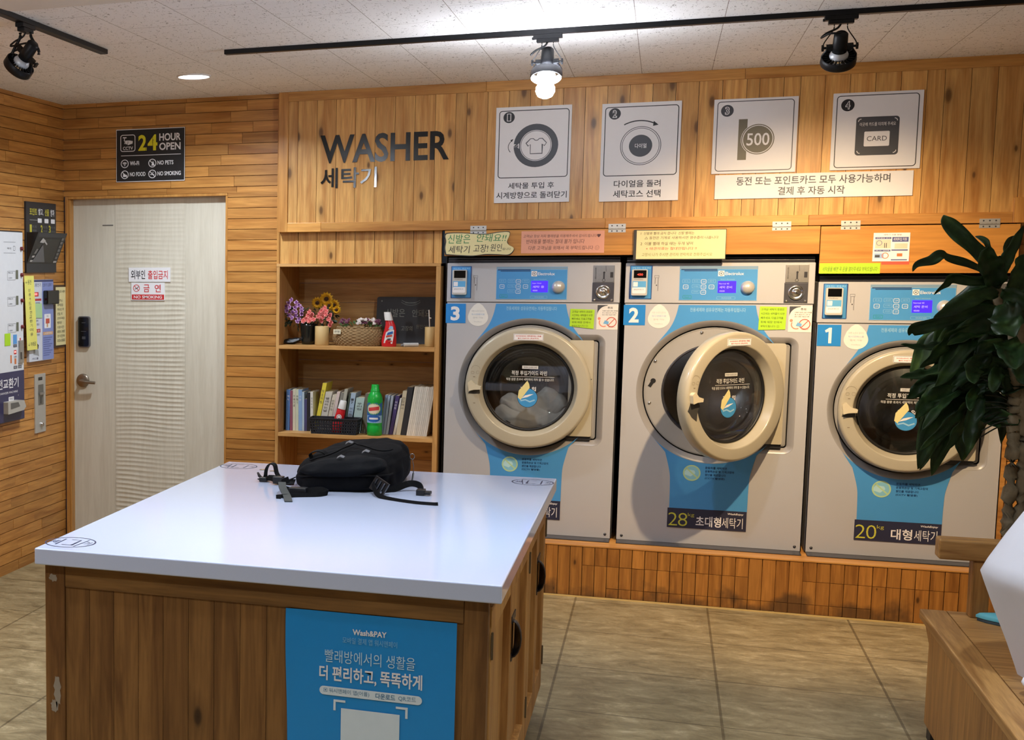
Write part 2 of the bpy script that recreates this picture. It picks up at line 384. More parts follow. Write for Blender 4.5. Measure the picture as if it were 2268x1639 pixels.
TMP = bpy.data.scenes.new('lettering_bench')
TCU = bpy.data.curves.new('lettering', 'FONT')
TOB = bpy.data.objects.new('lettering', TCU); TMP.collection.objects.link(TOB)
def glyphs(body, bold):
    k = (body, bold)
    if k not in GL:
        TCU.body = body; TCU.size = 1.0; TCU.offset = bold; TCU.resolution_u = 3; TCU.space_line = 0.9
        vl = TMP.view_layers[0]; vl.update()
        ev = TOB.evaluated_get(vl.depsgraph); me = ev.to_mesh()
        GL[k] = ([(v.co.x, v.co.y) for v in me.vertices], [list(p.vertices) for p in me.polygons])
        ev.to_mesh_clear()
    return GL[k]
def rr_pts(x0, x1, z0, z1, r, n=5):
    P = []
    for cx, cz, a in ((x1 - r, z0 + r, -90), (x1 - r, z1 - r, 0), (x0 + r, z1 - r, 90), (x0 + r, z0 + r, 180)):
        P += [(cx + r * math.cos(math.radians(a + 90 * k / n)), cz + r * math.sin(math.radians(a + 90 * k / n))) for k in range(n + 1)]
    return P
def arc(cx, cz, r, a0, a1, n=24):
    return [(cx + r * math.cos(math.radians(a0 + (a1 - a0) * i / n)), cz + r * math.sin(math.radians(a0 + (a1 - a0) * i / n))) for i in range(n + 1)]
def spline(P, n=8):
    """Catmull-Rom through P."""
    P = [Vector(p) for p in P]; out = []
    for i in range(len(P) - 1):
        a, b, c, d = P[max(i - 1, 0)], P[i], P[i + 1], P[min(i + 2, len(P) - 1)]
        for k in range(n):
            t = k / n
            out.append(0.5 * ((2 * b) + (c - a) * t + (2 * a - 5 * b + 4 * c - d) * t * t + (3 * b - a - 3 * c + d) * t ** 3))
    out.append(P[-1])
    return out
def holed(outer, holes, y, flip=False):
    """A flat sheet (x, z) with holes, as vertices and triangles facing -y."""
    bm = bmesh.new(); E = []
    for loop in [outer] + holes:
        V = [bm.verts.new((x, y, z)) for x, z in loop]
        E += [bm.edges.new((V[i], V[(i + 1) % len(V)])) for i in range(len(V))]
    bmesh.ops.triangle_fill(bm, edges=E, use_beauty=True, use_dissolve=False)
    bm.normal_update()
    for f in bm.faces:
        if f.normal.y > 0: f.normal_flip()
    bm.verts.index_update()
    r = [tuple(v.co) for v in bm.verts], [[v.index for v in f.verts] for f in bm.faces]
    bm.free()
    return r
def props(o, label=None, cat=None, group=None, kind=None):
    if label: o['label'] = label
    if cat: o['category'] = cat
    if group: o['group'] = group
    if kind: o['kind'] = kind
    return o
def thing(name, label, cat, loc, group=None):
    """An Empty at the thing's base that parents its parts."""
    o = bpy.data.objects.new(name, None); o.empty_display_size = 0.05; COL.objects.link(o)
    o.location = loc; ORG[o.name] = tuple(loc)
    return props(o, label, cat, group)
LWA = math.radians(-0.59)         # the left wall stands a touch out of square
def lw_thing(name, label, cat, y, z, group=None):
    """A thing on the left wall: local x runs along the wall towards the back, local -y points into the room."""
    o = thing(name, label, cat, (math.tan(-LWA) * y, y, z), group)
    o.rotation_euler = (0, 0, PI / 2 + LWA); ORG[o.name] = (y, 0, z)
    return o
def struct(o): o['kind'] = 'structure'; return o

# ================================================================== THE ROOM
XR, YF = 6.4, -9.2                                        # right wall and street side, both out of the picture
struct(MB().box(-0.4, XR, YF, 1.3, -0.1, 0.0).build('floor', M_floor, off=(0, 0, 0)))
struct(MB().box(-0.4, XR, YF, 1.3, HC, HC + 0.1).build('ceiling', M_ceil, off=(0, 0, 0)))
cream_wall = plain('cream_plaster', (214, 200, 176), 0.8)
struct(MB().box(XR, XR + 0.1, YF, 1.3, 0, HC).build('wall_right', cream_wall))
struct(MB().box(-0.4, XR, YF - 0.1, YF, 0, HC).build('wall_front', cream_wall))

def planks(mb, x0, x1, z0, z1, y, seglen, seed, pitch=0.0581, th=0.012, zoff=0.0):
    """Rows of tongue-and-groove boards on the plane y (front face), each board its own length and tone."""
    r = random.Random(seed); k = math.floor((z0 - zoff) / pitch)
    while zoff + k * pitch < z1 - 0.004:
        a, b = max(z0, zoff + k * pitch), min(z1, zoff + (k + 1) * pitch - 0.0035)
        x = x0 - r.random() * seglen * 0.7
        while x < x1 and b - a > 0.004:
            e = x + seglen * (0.55 + 0.7 * r.random())
            if x1 - e < 0.05: e = x1 + 0.01
            p, q = max(x, x0), min(e - 0.0016, x1)
            if q - p > 0.004: mb.box(p, q, y - r.random() * 0.002, y + th, a, b, 0, r.uniform(-1, 1))
            x = e
        k += 1
DL, DR, DT = 0.040, 0.976, 2.042                           # door opening
m = MB()
planks(m, 0.0, 1.268, DT + 0.016, HC, 0.0, 0.36, 3)
planks(m, DR + 0.012, 1.268, 0.0, DT + 0.016, 0.0, 9.0, 4)
planks(m, 4.712, XR, 0.0, 1.91, 0.0, 0.7, 5)
m.box(0.0, 1.268, 0.012, 0.03, DT + 0.016, HC, 0, -1.2); m.box(DR + 0.012, 1.272, 0.012, 0.03, 0, DT + 0.016, 0, -1.2)
m.box(4.70, XR, 0.012, 0.03, 0, 1.91, 0, -1.2); m.box(4.696, 4.714, -0.012, 0.3, 0, 1.62, 0, -0.6)
struct(m.build('wall_back', w_slat, off=(0, 0, 0)))
m = MB()
planks(m, -3.2, 0.008, 0.0, HC, 0.0, 0.42, 8)
m.box(-9.2, -3.2, -0.001, 0.012, 0, HC, 0, 0.1); m.box(-3.2, 0.01, 0.012, 0.03, 0, HC, 0, -1.2)
wl = struct(m.build('wall_left', w_slat_l if False else w_slat, off=(0, 0, 0)))
wl.rotation_euler = (0, 0, PI / 2 + LWA)
# the dark space behind the washers and the back of the shelf alcove
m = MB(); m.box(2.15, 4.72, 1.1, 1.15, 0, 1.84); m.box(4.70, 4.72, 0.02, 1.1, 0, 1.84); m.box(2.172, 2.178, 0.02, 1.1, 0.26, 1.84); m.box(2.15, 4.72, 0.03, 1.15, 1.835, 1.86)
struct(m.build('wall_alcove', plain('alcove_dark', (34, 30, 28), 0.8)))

# header: frame and upright pine boards across the whole top of the machines
YH = -0.044
m = MB(); x = 1.333; r = random.Random(21)
while x < XR:
    w = r.choice((0.07, 0.098, 0.10, 0.103, 0.105, 0.055)) if r.random() < 0.35 else 0.103
    m.box(x + 0.0008, min(x + w - 0.0012, XR), YH + 0.006 - r.random() * 0.001, YH + 0.03, 1.885, 2.532, 0, r.uniform(-1, 1)); x += w
struct(m.build('wall_header', w_pine, off=(0, 0, 0)))
m = MB()
for k, (a, b) in enumerate(((1.336, 2.36), (2.3605, 3.55), (3.5505, 4.9), (4.9005, XR))): m.box(a, b, YH - 0.004, YH + 0.03, 2.528, HC, 0, (-0.3, 0.2, 0.0, 0.3)[k])
for k, (a, b) in enumerate(((1.336, 1.52), (1.5205, 2.95), (2.9505, 3.85), (3.8505, 4.668))): m.box(a, b, YH - 0.004, YH + 0.03, 1.837, 1.886, 0, (1.0, 0.0, 0.5, -0.2)[k])
struct(m.build('trim_1', w_trim, off=(0, 0, 0), bevel=0.002))
m = MB(); m.box(1.284, 1.336, YH - 0.004, 0.02, 1.837, HC, 0, 0.1); m.box(4.668, 4.72, YH - 0.004, 0.02, 1.837, 1.95, 0, 0.4); m.box(1.268, 1.284, -0.004, 0.02, 1.66, HC, 0, -0.3)
struct(m.build('trim_2', w_trim_v, off=(0, 0, 0), bevel=0.002))
m = MB(); x = 1.284; r = random.Random(5)                  # low boards between header and shelf unit
while x < 2.15:
    m.box(x + 0.0008, min(x + 0.101, 2.15), 0.004, 0.03, 1.668, 1.84, 0, r.uniform(-1, 1)); x += 0.103
struct(m.build('trim_3', w_pine, off=(0, 0, 0)))

# plinth under the machines
m = MB(); x = 2.152; r = random.Random(9)
PT = 0.2625
cut, left = (), 0
while x < 4.72:
    w = 0.058
    if left <= 0: cut, left = ((0.055, 0.165), (0.055,), (), (0.165,), ())[r.randrange(5)], r.randrange(2, 7)
    left -= 1; zz = [0.008] + list(cut) + [PT - 0.004]
    for a_, b_ in zip(zz, zz[1:]): m.box(x + 0.001, min(x + w - 0.0022, 4.72), -0.193 - r.random() * 0.002, -0.18, a_ + 0.001, b_ - 0.001, 0, r.uniform(-1, 1))
    x += w
m.box(2.152, 4.72, -0.181, 1.1, 0.0, PT - 0.004, 0, -0.8)
struct(m.build('trim_4', w_plinth, off=(0, 0, 0)))
struct(MB().box(2.15, 4.72, -0.197, 1.1, PT - 0.004, PT + 0.003).build('trim_5', w_trim, bevel=0.001))
struct(MB().box(2.152, 4.72, -0.199, -0.193, 0.0, 0.007).build('trim_6', plain('sealant', (206, 176, 112), 0.6)))

# door
m = MB(); m.box(0.012, DL - 0.012, -0.012, 0.03, 0, DT + 0.014); m.box(DL - 0.012, DL, 0.0, 0.07, 0, DT, 0, -0.3); m.box(DR, DR + 0.012, -0.006, 0.07, 0, DT + 0.014)
m.box(0.012, DR + 0.012, -0.01, 0.07, DT, DT + 0.014)
struct(m.build('trim_7', w_trim_v, off=(0, 0, 0), bevel=0.002))
door = thing('door_1', None, None, (DL, 0.047, 0)); door['kind'] = 'structure'
m = MB(); m.box(DL, DR, 0.047, 0.085, 0.006, DT); m.box(DL + 0.256, DL + 0.261, 0.0462, 0.047, 0.006, DT, 0, -0.9); m.box(0.7275, 0.7325, 0.0462, 0.047, 0.006, DT, 0, -0.9)
m.build('leaf', M_door, door)
# carved ripple field in the middle of the leaf: a real height field
V = []; nx, nz = 44, 560
for j in range(nz + 1):
    z = 0.01 + (DT - 0.012) * j / nz
    for i in range(nx + 1):
        u = i / nx; x = DL + 0.262 + (0.7265 - DL - 0.262) * u
        wob = noise.noise(Vector((x * 2.0, z * 2.1, 2.0))) * 0.016 + noise.noise(Vector((x * 4, z * 9, 5))) * 0.007
        fade = max(0.0, min(1.0, 0.85 + 0.9 * noise.noise(Vector((x * 4.5, z * 2.6, 9.0))))) * max(0.25, min(1.0, (2.25 - z) / 0.9))
        edge = min(1, u / 0.04, (1 - u) / 0.04)
        V.append((x, 0.0455 - 0.003 * edge * fade * (0.5 + 0.5 * math.sin((z + wob) * 2 * PI / 0.026)) ** 1.6, z))
MB().add(V, [(j * (nx + 1) + i, j * (nx + 1) + i + 1, (j + 1) * (nx + 1) + i + 1, (j + 1) * (nx + 1) + i) for j in range(nz) for i in range(nx)], smooth=True).build('carved_panel', M_door, door)
m = MB(); m.prism(rr_pts(0.072, 0.145, 1.189, 1.369, 0.014), 0.028, 0.048, 0); m.prism(rr_pts(0.078, 0.139, 1.195, 1.363, 0.011), 0.024, 0.029, 1)
lk = m.build('keypad_lock', [plain('lock_rim_grey', (120, 120, 124), 0.3, 0.8), gblack], door, bevel=0.002)
m = MB(); m.rect(0.098, 0.122, 1.33, 1.334, 0.0236); m.rect(0.094, 0.126, 1.28, 1.283, 0.0236); m.rect(0.100, 0.122, 1.236, 1.252, 0.0236)
m.build('keypad_marking', plain('faint_grey', (70, 70, 76), 0.4), lk)
hd = MB().lathe([(0.0, -0.012), (0.030, -0.012), (0.039, -0.008), (0.040, 0.0)], (0.096, 0.047, 0.993), 'y', 28).build('lever_handle', plain('satin_nickel', (150, 138, 124), 0.3, 0.9), door)
m = MB(); m.tube([(0.096, 0.040, 0.993), (0.096, 0.0, 0.993)], 0.011, 12); m.tube(spline([(0.094, 0.0, 0.993), (0.12, -0.004, 0.990), (0.15, -0.002, 0.987), (0.19, 0.002, 0.985)], 5), 0.009, 10)
m.build('lever', MATS['satin_nickel'], hd)
MB().box(0.222, 0.288, 0.0455, 0.048, 1.889, 1.895).build('slot_mark', plain('slot_grey', (96, 92, 88), 0.5), door)

# ================================================================== SIGNS
def sign(name, label, x0, x1, z0, z1, y, mt, cat='sign', th=0.004, group=None):
    o = MB().box(x0, x1, y - th, y, z0, z1).build(name, mt)
    return props(o, label, cat, group)
def prt(o, m, mats, name='printed_lettering'):
    return m.build(name, mats, o, off=ORG[o.name])

# stickers on the door
s = sign('door_sticker', 'white sticker with black and red Korean lettering on the pale door, upper of two', 0.386, 0.639, 1.569, 1.65, 0.0425, white)
m = MB(); y = 0.0380
m.text('외부인', 0.401, 0.487, 1.584, 1.636, y, 0, 0.012); m.text('출입금지', 0.504, 0.624, 1.584, 1.634, y, 1, 0.012)
prt(s, m, [ink, red])
s = sign('door_sticker', 'white no smoking sticker with red band on the pale door, lower of two', 0.402, 0.605, 1.464, 1.564, 0.0425, white)
m = MB(); m.rect(0.406, 0.602, 1.468, 1.497, y, 1); m.text('NO SMOKING', 0.418, 0.590, 1.474, 1.491, y - 0.0005, 2, 0.02)
m.text('금', 0.477, 0.514, 1.510, 1.554, y, 1, 0.012); m.text('연', 0.545, 0.582, 1.510, 1.554, y, 1, 0.012)
m.ring(0.434, 1.533, 0.017, 0.0205, y, 1); m.stroke([(0.422, 1.545), (0.446, 1.521)], 0.0035, y, 1); m.stroke([(0.424, 1.527), (0.440, 1.533), (0.447, 1.543)], 0.004, y - 0.0002, 0)
prt(s, m, [inkgray, red, white])

# 24 hour board
s = sign('opening_hours_board', 'black board with yellow 24 and house rules above the door', 0.329, 0.739, 2.131, 2.424, -0.003, black)
def nb(o_, yy): return MB(), yy
m = MB(); y = -0.0075
m.stroke([(0.331, 2.133), (0.737, 2.133), (0.737, 2.422), (0.331, 2.422)], 0.003, y, 0, True)
m.rrect(0.357, 0.443, 2.302, 2.392, 0.012, 0.004, y, 0); m.text('CCTV', 0.370, 0.431, 2.310, 2.328, y, 0, 0.02)
m.stroke([(0.370, 2.378), (0.392, 2.378)], 0.006, y, 0); m.stroke([(0.381, 2.376), (0.378, 2.362), (0.386, 2.352)], 0.004, y, 0)
m.poly([(0.378, 2.344), (0.400, 2.336), (0.428, 2.344), (0.430, 2.358), (0.408, 2.362), (0.384, 2.362)], y, 0); m.stroke([(0.380, 2.345), (0.398, 2.338), (0.402, 2.358)], 0.0025, y - 0.0004, 2)
m.text('2', 0.463, 0.513, 2.302, 2.390, y, 1, 0.03); m.text('4', 0.519, 0.577, 2.302, 2.390, y, 1, 0.03)
m.rect(0.507, 0.509, 2.30, 2.392, y - 0.0004, 2); m.rect(0.548, 0.550, 2.30, 2.392, y - 0.0004, 2)
m.text('HOUR', 0.588, 0.715, 2.353, 2.394, y, 0, 0.025); m.text('OPEN', 0.588, 0.714, 2.302, 2.343, y, 0, 0.025)
m.rect(0.358, 0.716, 2.276, 2.279, y, 0)
for cx, cz, t, x1 in ((0.381, 2.233, 'Wi-Fi', 0.468), (0.547, 2.232, 'NO PETS', 0.672), (0.381, 2.172, 'NO FOOD', 0.506), (0.547, 2.172, 'NO SMOKING', 0.716)):
    m.ring(cx, cz, 0.0195, 0.0235, y, 0); m.text(t, cx + 0.031, x1, cz - 0.010, cz + 0.013, y, 0, 0.02)
    if t == 'Wi-Fi':
        for q in (0.006, 0.011, 0.016): m.ring(cx, cz - 0.010, q, q + 0.003, y, 0, 45, 135, 10)
        m.disc(cx, cz - 0.010, 0.003, y, 0, 10)
    else:
        m.stroke([(cx - 0.015, cz + 0.015), (cx + 0.015, cz - 0.015)], 0.004, y - 0.0004, 0)
        if 'PETS' in t: m.poly([(cx - 0.006, cz - 0.014), (cx + 0.013, cz - 0.014), (cx + 0.008, cz + 0.002), (cx + 0.004, cz + 0.013), (cx, cz + 0.004)], y, 0)
        if 'FOOD' in t: m.rect(cx - 0.010, cx + 0.003, cz - 0.012, cz + 0.004, y, 0); m.rect(cx + 0.004, cx + 0.013, cz - 0.012, cz - 0.001, y, 0)
        if 'SMOK' in t: m.rect(cx - 0.013, cx + 0.012, cz - 0.005, cz - 0.001, y, 0); m.stroke([(cx, cz + 0.001), (cx + 0.006, cz + 0.012)], 0.003, y, 0)
prt(s, m, [white, yel, black])

# lettering fixed to the header
def raised(name, label, body, x0, x1, z0, z1, bold):
    vs, fs = glyphs(body, bold); ax, bx = min(v[0] for v in vs), max(v[0] for v in vs); az, bz = min(v[1] for v in vs), max(v[1] for v in vs)
    P = [(x0 + (v[0] - ax) / (bx - ax) * (x1 - x0), z0 + (v[1] - az) / (bz - az) * (z1 - z0)) for v in vs]
    m = MB(); n = len(P); y0, y1 = YH + 0.0015, YH + 0.0065
    m.add([(x, y0, z) for x, z in P], fs)
    from collections import Counter
    E = Counter()
    for f in fs:
        for i in range(len(f)): E[tuple(sorted((f[i], f[(i + 1) % len(f)])))] += 1
    rims = []
    for f in fs:
        for i in range(len(f)):
            a, b = f[i], f[(i + 1) % len(f)]
            if E[tuple(sorted((a, b)))] == 1: rims.append((a, a + n, b + n, b))
    m.add([(x, y0, z) for x, z in P] + [(x, y1, z) for x, z in P], rims)
    return props(m.build(name, gblack), label, 'lettering')
raised('washer_lettering', 'large glossy black word WASHER on the pine header', 'WASHER', 1.511, 2.182, 2.196, 2.345, 0.020)
raised('korean_lettering', 'smaller glossy black Korean word below WASHER on the pine header', '세탁기', 1.514, 1.813, 2.066, 2.172, 0.012)

# the four instruction posters and the caption strip
ys = YH + 0.005
def poster(label, x0, x1, z0, z1, name='instruction_poster'):
    return sign(name, label, x0, x1, z0, z1, ys, white, 'poster', th=0.010, group='instruction posters on the header')
yp = ys - 0.0106
def num(m, cx, cz, ch):
    m.disc(cx, cz, 0.0275, yp, 0); m.text(ch, cx - 0.010, cx + 0.010, cz - 0.019, cz + 0.019, yp - 0.0005, 1, 0.05); m.text(ch, cx - 0.0065, cx + 0.0065, cz - 0.016, cz + 0.016, yp - 0.001, 0, 0.0)
p = poster('white poster with black ring and shirt, numbered 1', 2.413, 2.776, 1.970, 2.446); m = MB()
m.rrect(2.430, 2.763, 2.095, 2.427, 0.014, 0.004, yp, 0); num(m, 2.476, 2.395, '1')
m.ring(2.609, 2.252, 0.0765, 0.107, yp, 2); m.ring(2.609, 2.252, 0.071, 0.0735, yp, 2)
sh = [(2.583, 2.212), (2.640, 2.212), (2.640, 2.258), (2.650, 2.250), (2.660, 2.264), (2.640, 2.286), (2.627, 2.286)] + arc(2.611, 2.291, 0.014, -25, -155, 8) + [(2.596, 2.286), (2.583, 2.286), (2.562, 2.264), (2.572, 2.250), (2.583, 2.258)]
m.stroke(sh, 0.0035, yp, 2, True)
m.poly([(2.508, 2.262), (2.518, 2.255), (2.528, 2.266), (2.528, 2.238), (2.518, 2.249), (2.494, 2.246), (2.496, 2.257)], yp - 0.0003, 1); m.poly([(2.511, 2.258), (2.519, 2.253), (2.524, 2.258), (2.524, 2.245), (2.518, 2.250), (2.500, 2.249)], yp - 0.0006, 0)
m.stroke(arc(2.512, 2.248, 0.036, 122, 225, 14), 0.003, yp, 0); m.poly([(2.485, 2.282), (2.500, 2.288), (2.493, 2.273)], yp, 0)
m.text('세탁물 투입 후', 2.481, 2.702, 2.039, 2.070, yp, 0, 0.012); m.text('시계방향으로 돌려닫기', 2.424, 2.764, 1.990, 2.024, yp, 0, 0.012)
prt(p, m, [ink, white, inkgray])
p = poster('white poster with arrow over a round dial, numbered 2', 2.917, 3.278, 1.967, 2.441); m = MB()
m.rrect(2.933, 3.265, 2.091, 2.422, 0.014, 0.004, yp, 0); num(m, 2.976, 2.391, '2')
m.ring(3.099, 2.233, 0.0905, 0.0935, yp, 2); m.ring(3.099, 2.233, 0.083, 0.0855, yp, 2); m.disc(3.099, 2.233, 0.053, yp, 2); m.text('다이얼', 3.073, 3.126, 2.222, 2.244, yp - 0.0005, 1, 0.01)
m.stroke(arc(3.092, 2.202, 0.152, 118, 63, 16), 0.0055, yp, 0); m.poly([(3.155, 2.350), (3.177, 2.331), (3.152, 2.326)], yp, 0)
m.text('다이얼을 돌려', 2.983, 3.197, 2.034, 2.068, yp, 0, 0.012); m.text('세탁코스 선택', 2.981, 3.198, 1.984, 2.020, yp, 0, 0.012)
prt(p, m, [ink, white, inkgray])
p = poster('white poster with a 500 coin and a slot bar, numbered 3', 3.421, 3.782, 2.0875, 2.4375); m = MB()
m.rrect(3.437, 3.764, 2.100, 2.425, 0.014, 0.0035, yp, 0); num(m, 3.479, 2.383, '3'); m.rect(3.531, 3.569, 2.150, 2.341, yp, 2)
m.disc(3.616, 2.245, 0.073, yp - 0.0003, 1); m.ring(3.616, 2.245, 0.0665, 0.071, yp - 0.0006, 2); m.disc(3.616, 2.245, 0.063, yp - 0.0006, 2); m.text('500', 3.568, 3.666, 2.216, 2.274, yp - 0.001, 1, 0.01)
prt(p, m, [inkgray, white, inkbrown])
p = poster('white poster with a black CARD reader, numbered 4', 3.9265, 4.2915, 2.090, 2.441); m = MB()
m.rrect(3.943, 4.2735, 2.1015, 2.4275, 0.014, 0.0035, yp, 0); num(m, 3.987, 2.3855, '4')
m.poly(rr_pts(4.025, 4.2005, 2.1545, 2.3295, 0.014), yp, 2); m.poly(rr_pts(4.0605, 4.1635, 2.195, 2.2625, 0.005), yp - 0.0004, 1); m.text('CARD', 4.072, 4.153, 2.219, 2.241, yp - 0.0008, 2, 0.0)
m.text('이곳에 카드를 터치해 주세요', 4.040, 4.186, 2.287, 2.304, yp - 0.0004, 1, 0.0)
for cx, cz, a in ((4.046, 2.308, 90), (4.180, 2.308, 0), (4.046, 2.176, 180), (4.180, 2.176, 270)): m.stroke(arc(cx, cz, 0.012, a, a + 90, 6), 0.003, yp - 0.0004, 1)
prt(p, m, [ink, white, inkgray])
p = sign('caption_strip', 'wide white caption strip with two Korean lines under posters 3 and 4', 3.4395, 4.269, 1.9675, 2.081, ys, white, 'poster', th=0.009); m = MB(); yq = ys - 0.0096
m.text('동전 또는 포인트카드 모두 사용가능하며', 3.532, 4.177, 2.030, 2.070, yq, 0, 0.012); m.text('결제 후 자동 시작', 3.713, 3.993, 1.981, 2.020, yq, 0, 0.012)
prt(p, m, [inkgray])

# ================================================================== FLAPS over the machines, with hinges
def flap(name, label, x0, x1, z0, z1, hx):
    t = thing(name, label, 'flap panel', ((x0 + x1) / 2, YH, z0), 'hinged flap panels above the washers')
    MB().box(x0, x1, YH - 0.004, YH + 0.016, z0, z1, 0, 0.2).build('panel', w_flap, t, bevel=0.0015)
    for k in hx:
        m = MB(); m.box(k - 0.040, k + 0.040, YH - 0.0062, YH - 0.004, 1.838, 1.857); m.box(k - 0.040, k + 0.040, YH - 0.0062, YH - 0.004, 1.815, 1.832)
        for i in range(-2, 3): m.tube([(k + i * 0.016 - 0.0076, YH - 0.009, 1.835), (k + i * 0.016 + 0.0076, YH - 0.009, 1.835)], 0.0042, 8)
        hg = m.build('hinge', zinc if k != 4.58 else plain('aluminium', (188, 188, 188), 0.4, 0.6), t)
        m = MB()
        for i in (-0.024, 0, 0.024):
            for z in (1.848, 1.822): m.disc(k + i, z, 0.0035, YH - 0.0066, 0, 10)
        m.build('screw_heads', wdark, hg)
    return t
flap('flap_panel', 'long wooden flap with three hinges above washers 3 and 2', 2.172, 3.9015, 1.704, 1.834, (2.340, 3.006, 3.737))
flap('flap_panel', 'shorter deep wooden flap with two hinges above washer 1', 3.9045, 4.70, 1.613, 1.832, (4.026, 4.58))

# ================================================================== NOTES
def hand(m, body, x0, x1, z0, z1, y, k, sh=0.1): m.text(body, x0, x1, z0, z1, y, k, 0.0, sh)
t = thing('handwritten_board', 'cream cloud-edged board with green and black handwriting on a dark backing', 'notice', (2.345, YH, 1.70))
def blob(P, g):
    c = Vector((sum(p[0] for p in P) / len(P), sum(p[1] for p in P) / len(P)))
    return [(p[0] + g * (1 if p[0] > c.x else -1), p[1] + g * (1 if p[1] > c.y else -1)) for p in P]
B1 = [(v.x, v.y) for v in spline([(2.184, 1.714, 0), (2.25, 1.709, 0), (2.32, 1.706, 0), (2.38, 1.713, 0), (2.44, 1.712, 0), (2.49, 1.710, 0), (2.514, 1.727, 0), (2.516, 1.745, 0), (2.494, 1.758, 0), (2.484, 1.776, 0), (2.495, 1.806, 0), (2.490, 1.823, 0), (2.44, 1.821, 0), (2.38, 1.812, 0), (2.32, 1.815, 0), (2.25, 1.820, 0), (2.19, 1.818, 0), (2.177, 1.806, 0), (2.182, 1.780, 0), (2.178, 1.745, 0), (2.184, 1.714, 0)], 4)][:-1]
MB().prism([(x - 0.003, z) for x, z in blob(B1, 0.004)], YH - 0.014, YH - 0.004).build('backing', plain('backing_dark', (54, 52, 50), 0.6), t)
MB().prism(B1, YH - 0.016, YH - 0.0141).build('paper', cream, t)
m = MB(); yn = YH - 0.0166
hand(m, '신발은', 2.188, 2.300, 1.768, 1.814, yn, 0); hand(m, '안돼요!!', 2.330, 2.476, 1.775, 1.815, yn, 0, 0.2)
hand(m, '세탁기', 2.193, 2.298, 1.718, 1.756, yn, 1); hand(m, '고장!', 2.318, 2.390, 1.722, 1.762, yn, 1); hand(m, '원인', 2.402, 2.458, 1.728, 1.764, yn, 1); hand(m, '됩니다', 2.462, 2.503, 1.732, 1.744, yn, 1)
m.build('handwriting', [greenink, ink], t)
s = sign('handwritten_note', 'long pink paper note with three lines of dark handwriting on the flap', 2.553, 2.949, 1.7155, 1.826, YH - 0.004, pink, 'notice', th=0.002); m = MB(); yn = YH - 0.0064
hand(m, '고객님! 항상 저희 빨래방을 이용해주셔서 감사드립니다♥', 2.562, 2.930, 1.792, 1.809, yn, 0); hand(m, '반려동물 빨래는 절대 불가 입니다', 2.577, 2.855, 1.763, 1.785, yn, 0); hand(m, '다른 고객님을 위해서 꼭 부탁드립니다 ☺', 2.588, 2.925, 1.730, 1.752, yn, 0)
prt(s, m, [plain('ink_maroon', (92, 50, 46), 0.5)], 'handwriting')
t = thing('handwritten_board', 'cream rectangular notice with a red line, tacked over the lower flap edge', 'notice', (3.295, YH, 1.68))
MB().box(3.085, 3.5, YH - 0.020, YH - 0.004, 1.679, 1.826).build('backing', MATS['backing_dark'], t, bevel=0.002)
MB().box(3.098, 3.4975, YH - 0.0225, YH - 0.0201, 1.6835, 1.8225).build('paper', cream, t)
m = MB(); yn = YH - 0.023
hand(m, '1  신발류 빨래 금지 합니다  신발 빨래는', 3.116, 3.356, 1.801, 1.815, yn, 0); hand(m, '△ 동전은 기계로 사용하시면 영수증이 나옵니다', 3.134, 3.464, 1.779, 1.793, yn, 0)
hand(m, '2  이불 빨래 하실 때는 두개 넣어', 3.116, 3.352, 1.750, 1.766, yn, 0); hand(m, '× 애견의류는 절대안됩니다 !!', 3.142, 3.370, 1.727, 1.741, yn, 1); hand(m, '고장시 나가 주시면 관리자 연락처로 전화주십시오', 3.124, 3.440, 1.697, 1.713, yn, 2)
m.build('handwriting', [plain('ink_brown', (70, 56, 34), 0.5), redink, oliveink], t)
s = sign('lime_strip', 'bright lime paper strip with handwriting on the lower left of the right flap', 3.9055, 4.1565, 1.6115, 1.6595, YH - 0.004, lime, 'notice', th=0.0015); m = MB()
hand(m, '세탁물을 빼면 꼭 문을 열어주세요 부탁드립니다 :', 3.918, 4.150, 1.622, 1.643, YH - 0.006, 0); prt(s, m, [plain('ink_olive', (96, 110, 24), 0.5)], 'handwriting')
s = sign('how_to_leaflet', 'small white leaflet of four picture steps, above the red leaflet edge', 4.1225, 4.2705, 1.6675, 1.7985, YH - 0.005, white, 'leaflet', th=0.0015); m = MB(); yn = YH - 0.0069
m.text('세탁기 사용 방법', 4.163, 4.235, 1.786, 1.793, yn, 4, 0.0)
for x0, x1, z0, z1 in ((4.130, 4.195, 1.770, 1.779), (4.199, 4.265, 1.757, 1.779), (4.129, 4.194, 1.713, 1.721), (4.198, 4.264, 1.716, 1.722), (4.198, 4.263, 1.672, 1.677)): m.rect(x0, x1, z0, z1, yn, 0)
m.rect(4.131, 4.194, 1.727, 1.767, yn, 1); m.rect(4.210, 4.262, 1.726, 1.750, yn, 1); m.rect(4.130, 4.168, 1.682, 1.704, yn, 2); m.ring(4.174, 1.694, 0.011, 0.014, yn - 0.0002, 3); m.rect(4.221, 4.243, 1.690, 1.704, yn, 3); m.ring(4.147, 1.752, 0.010, 0.012, yn - 0.0002, 0); m.rect(4.168, 4.171, 1.730, 1.752, yn - 0.0002, 4); m.rect(4.175, 4.178, 1.730, 1.752, yn - 0.0002, 4); m.rect(4.132, 4.152, 1.686, 1.697, yn - 0.0002, 4)
m.text('세탁물을 넣고', 4.134, 4.190, 1.772, 1.777, yn - 0.0003, 5); m.text('세제투입 자동', 4.204, 4.258, 1.762, 1.776, yn - 0.0003, 5); m.text('코스 선택', 4.133, 4.188, 1.715, 1.7195, yn - 0.0003, 5)
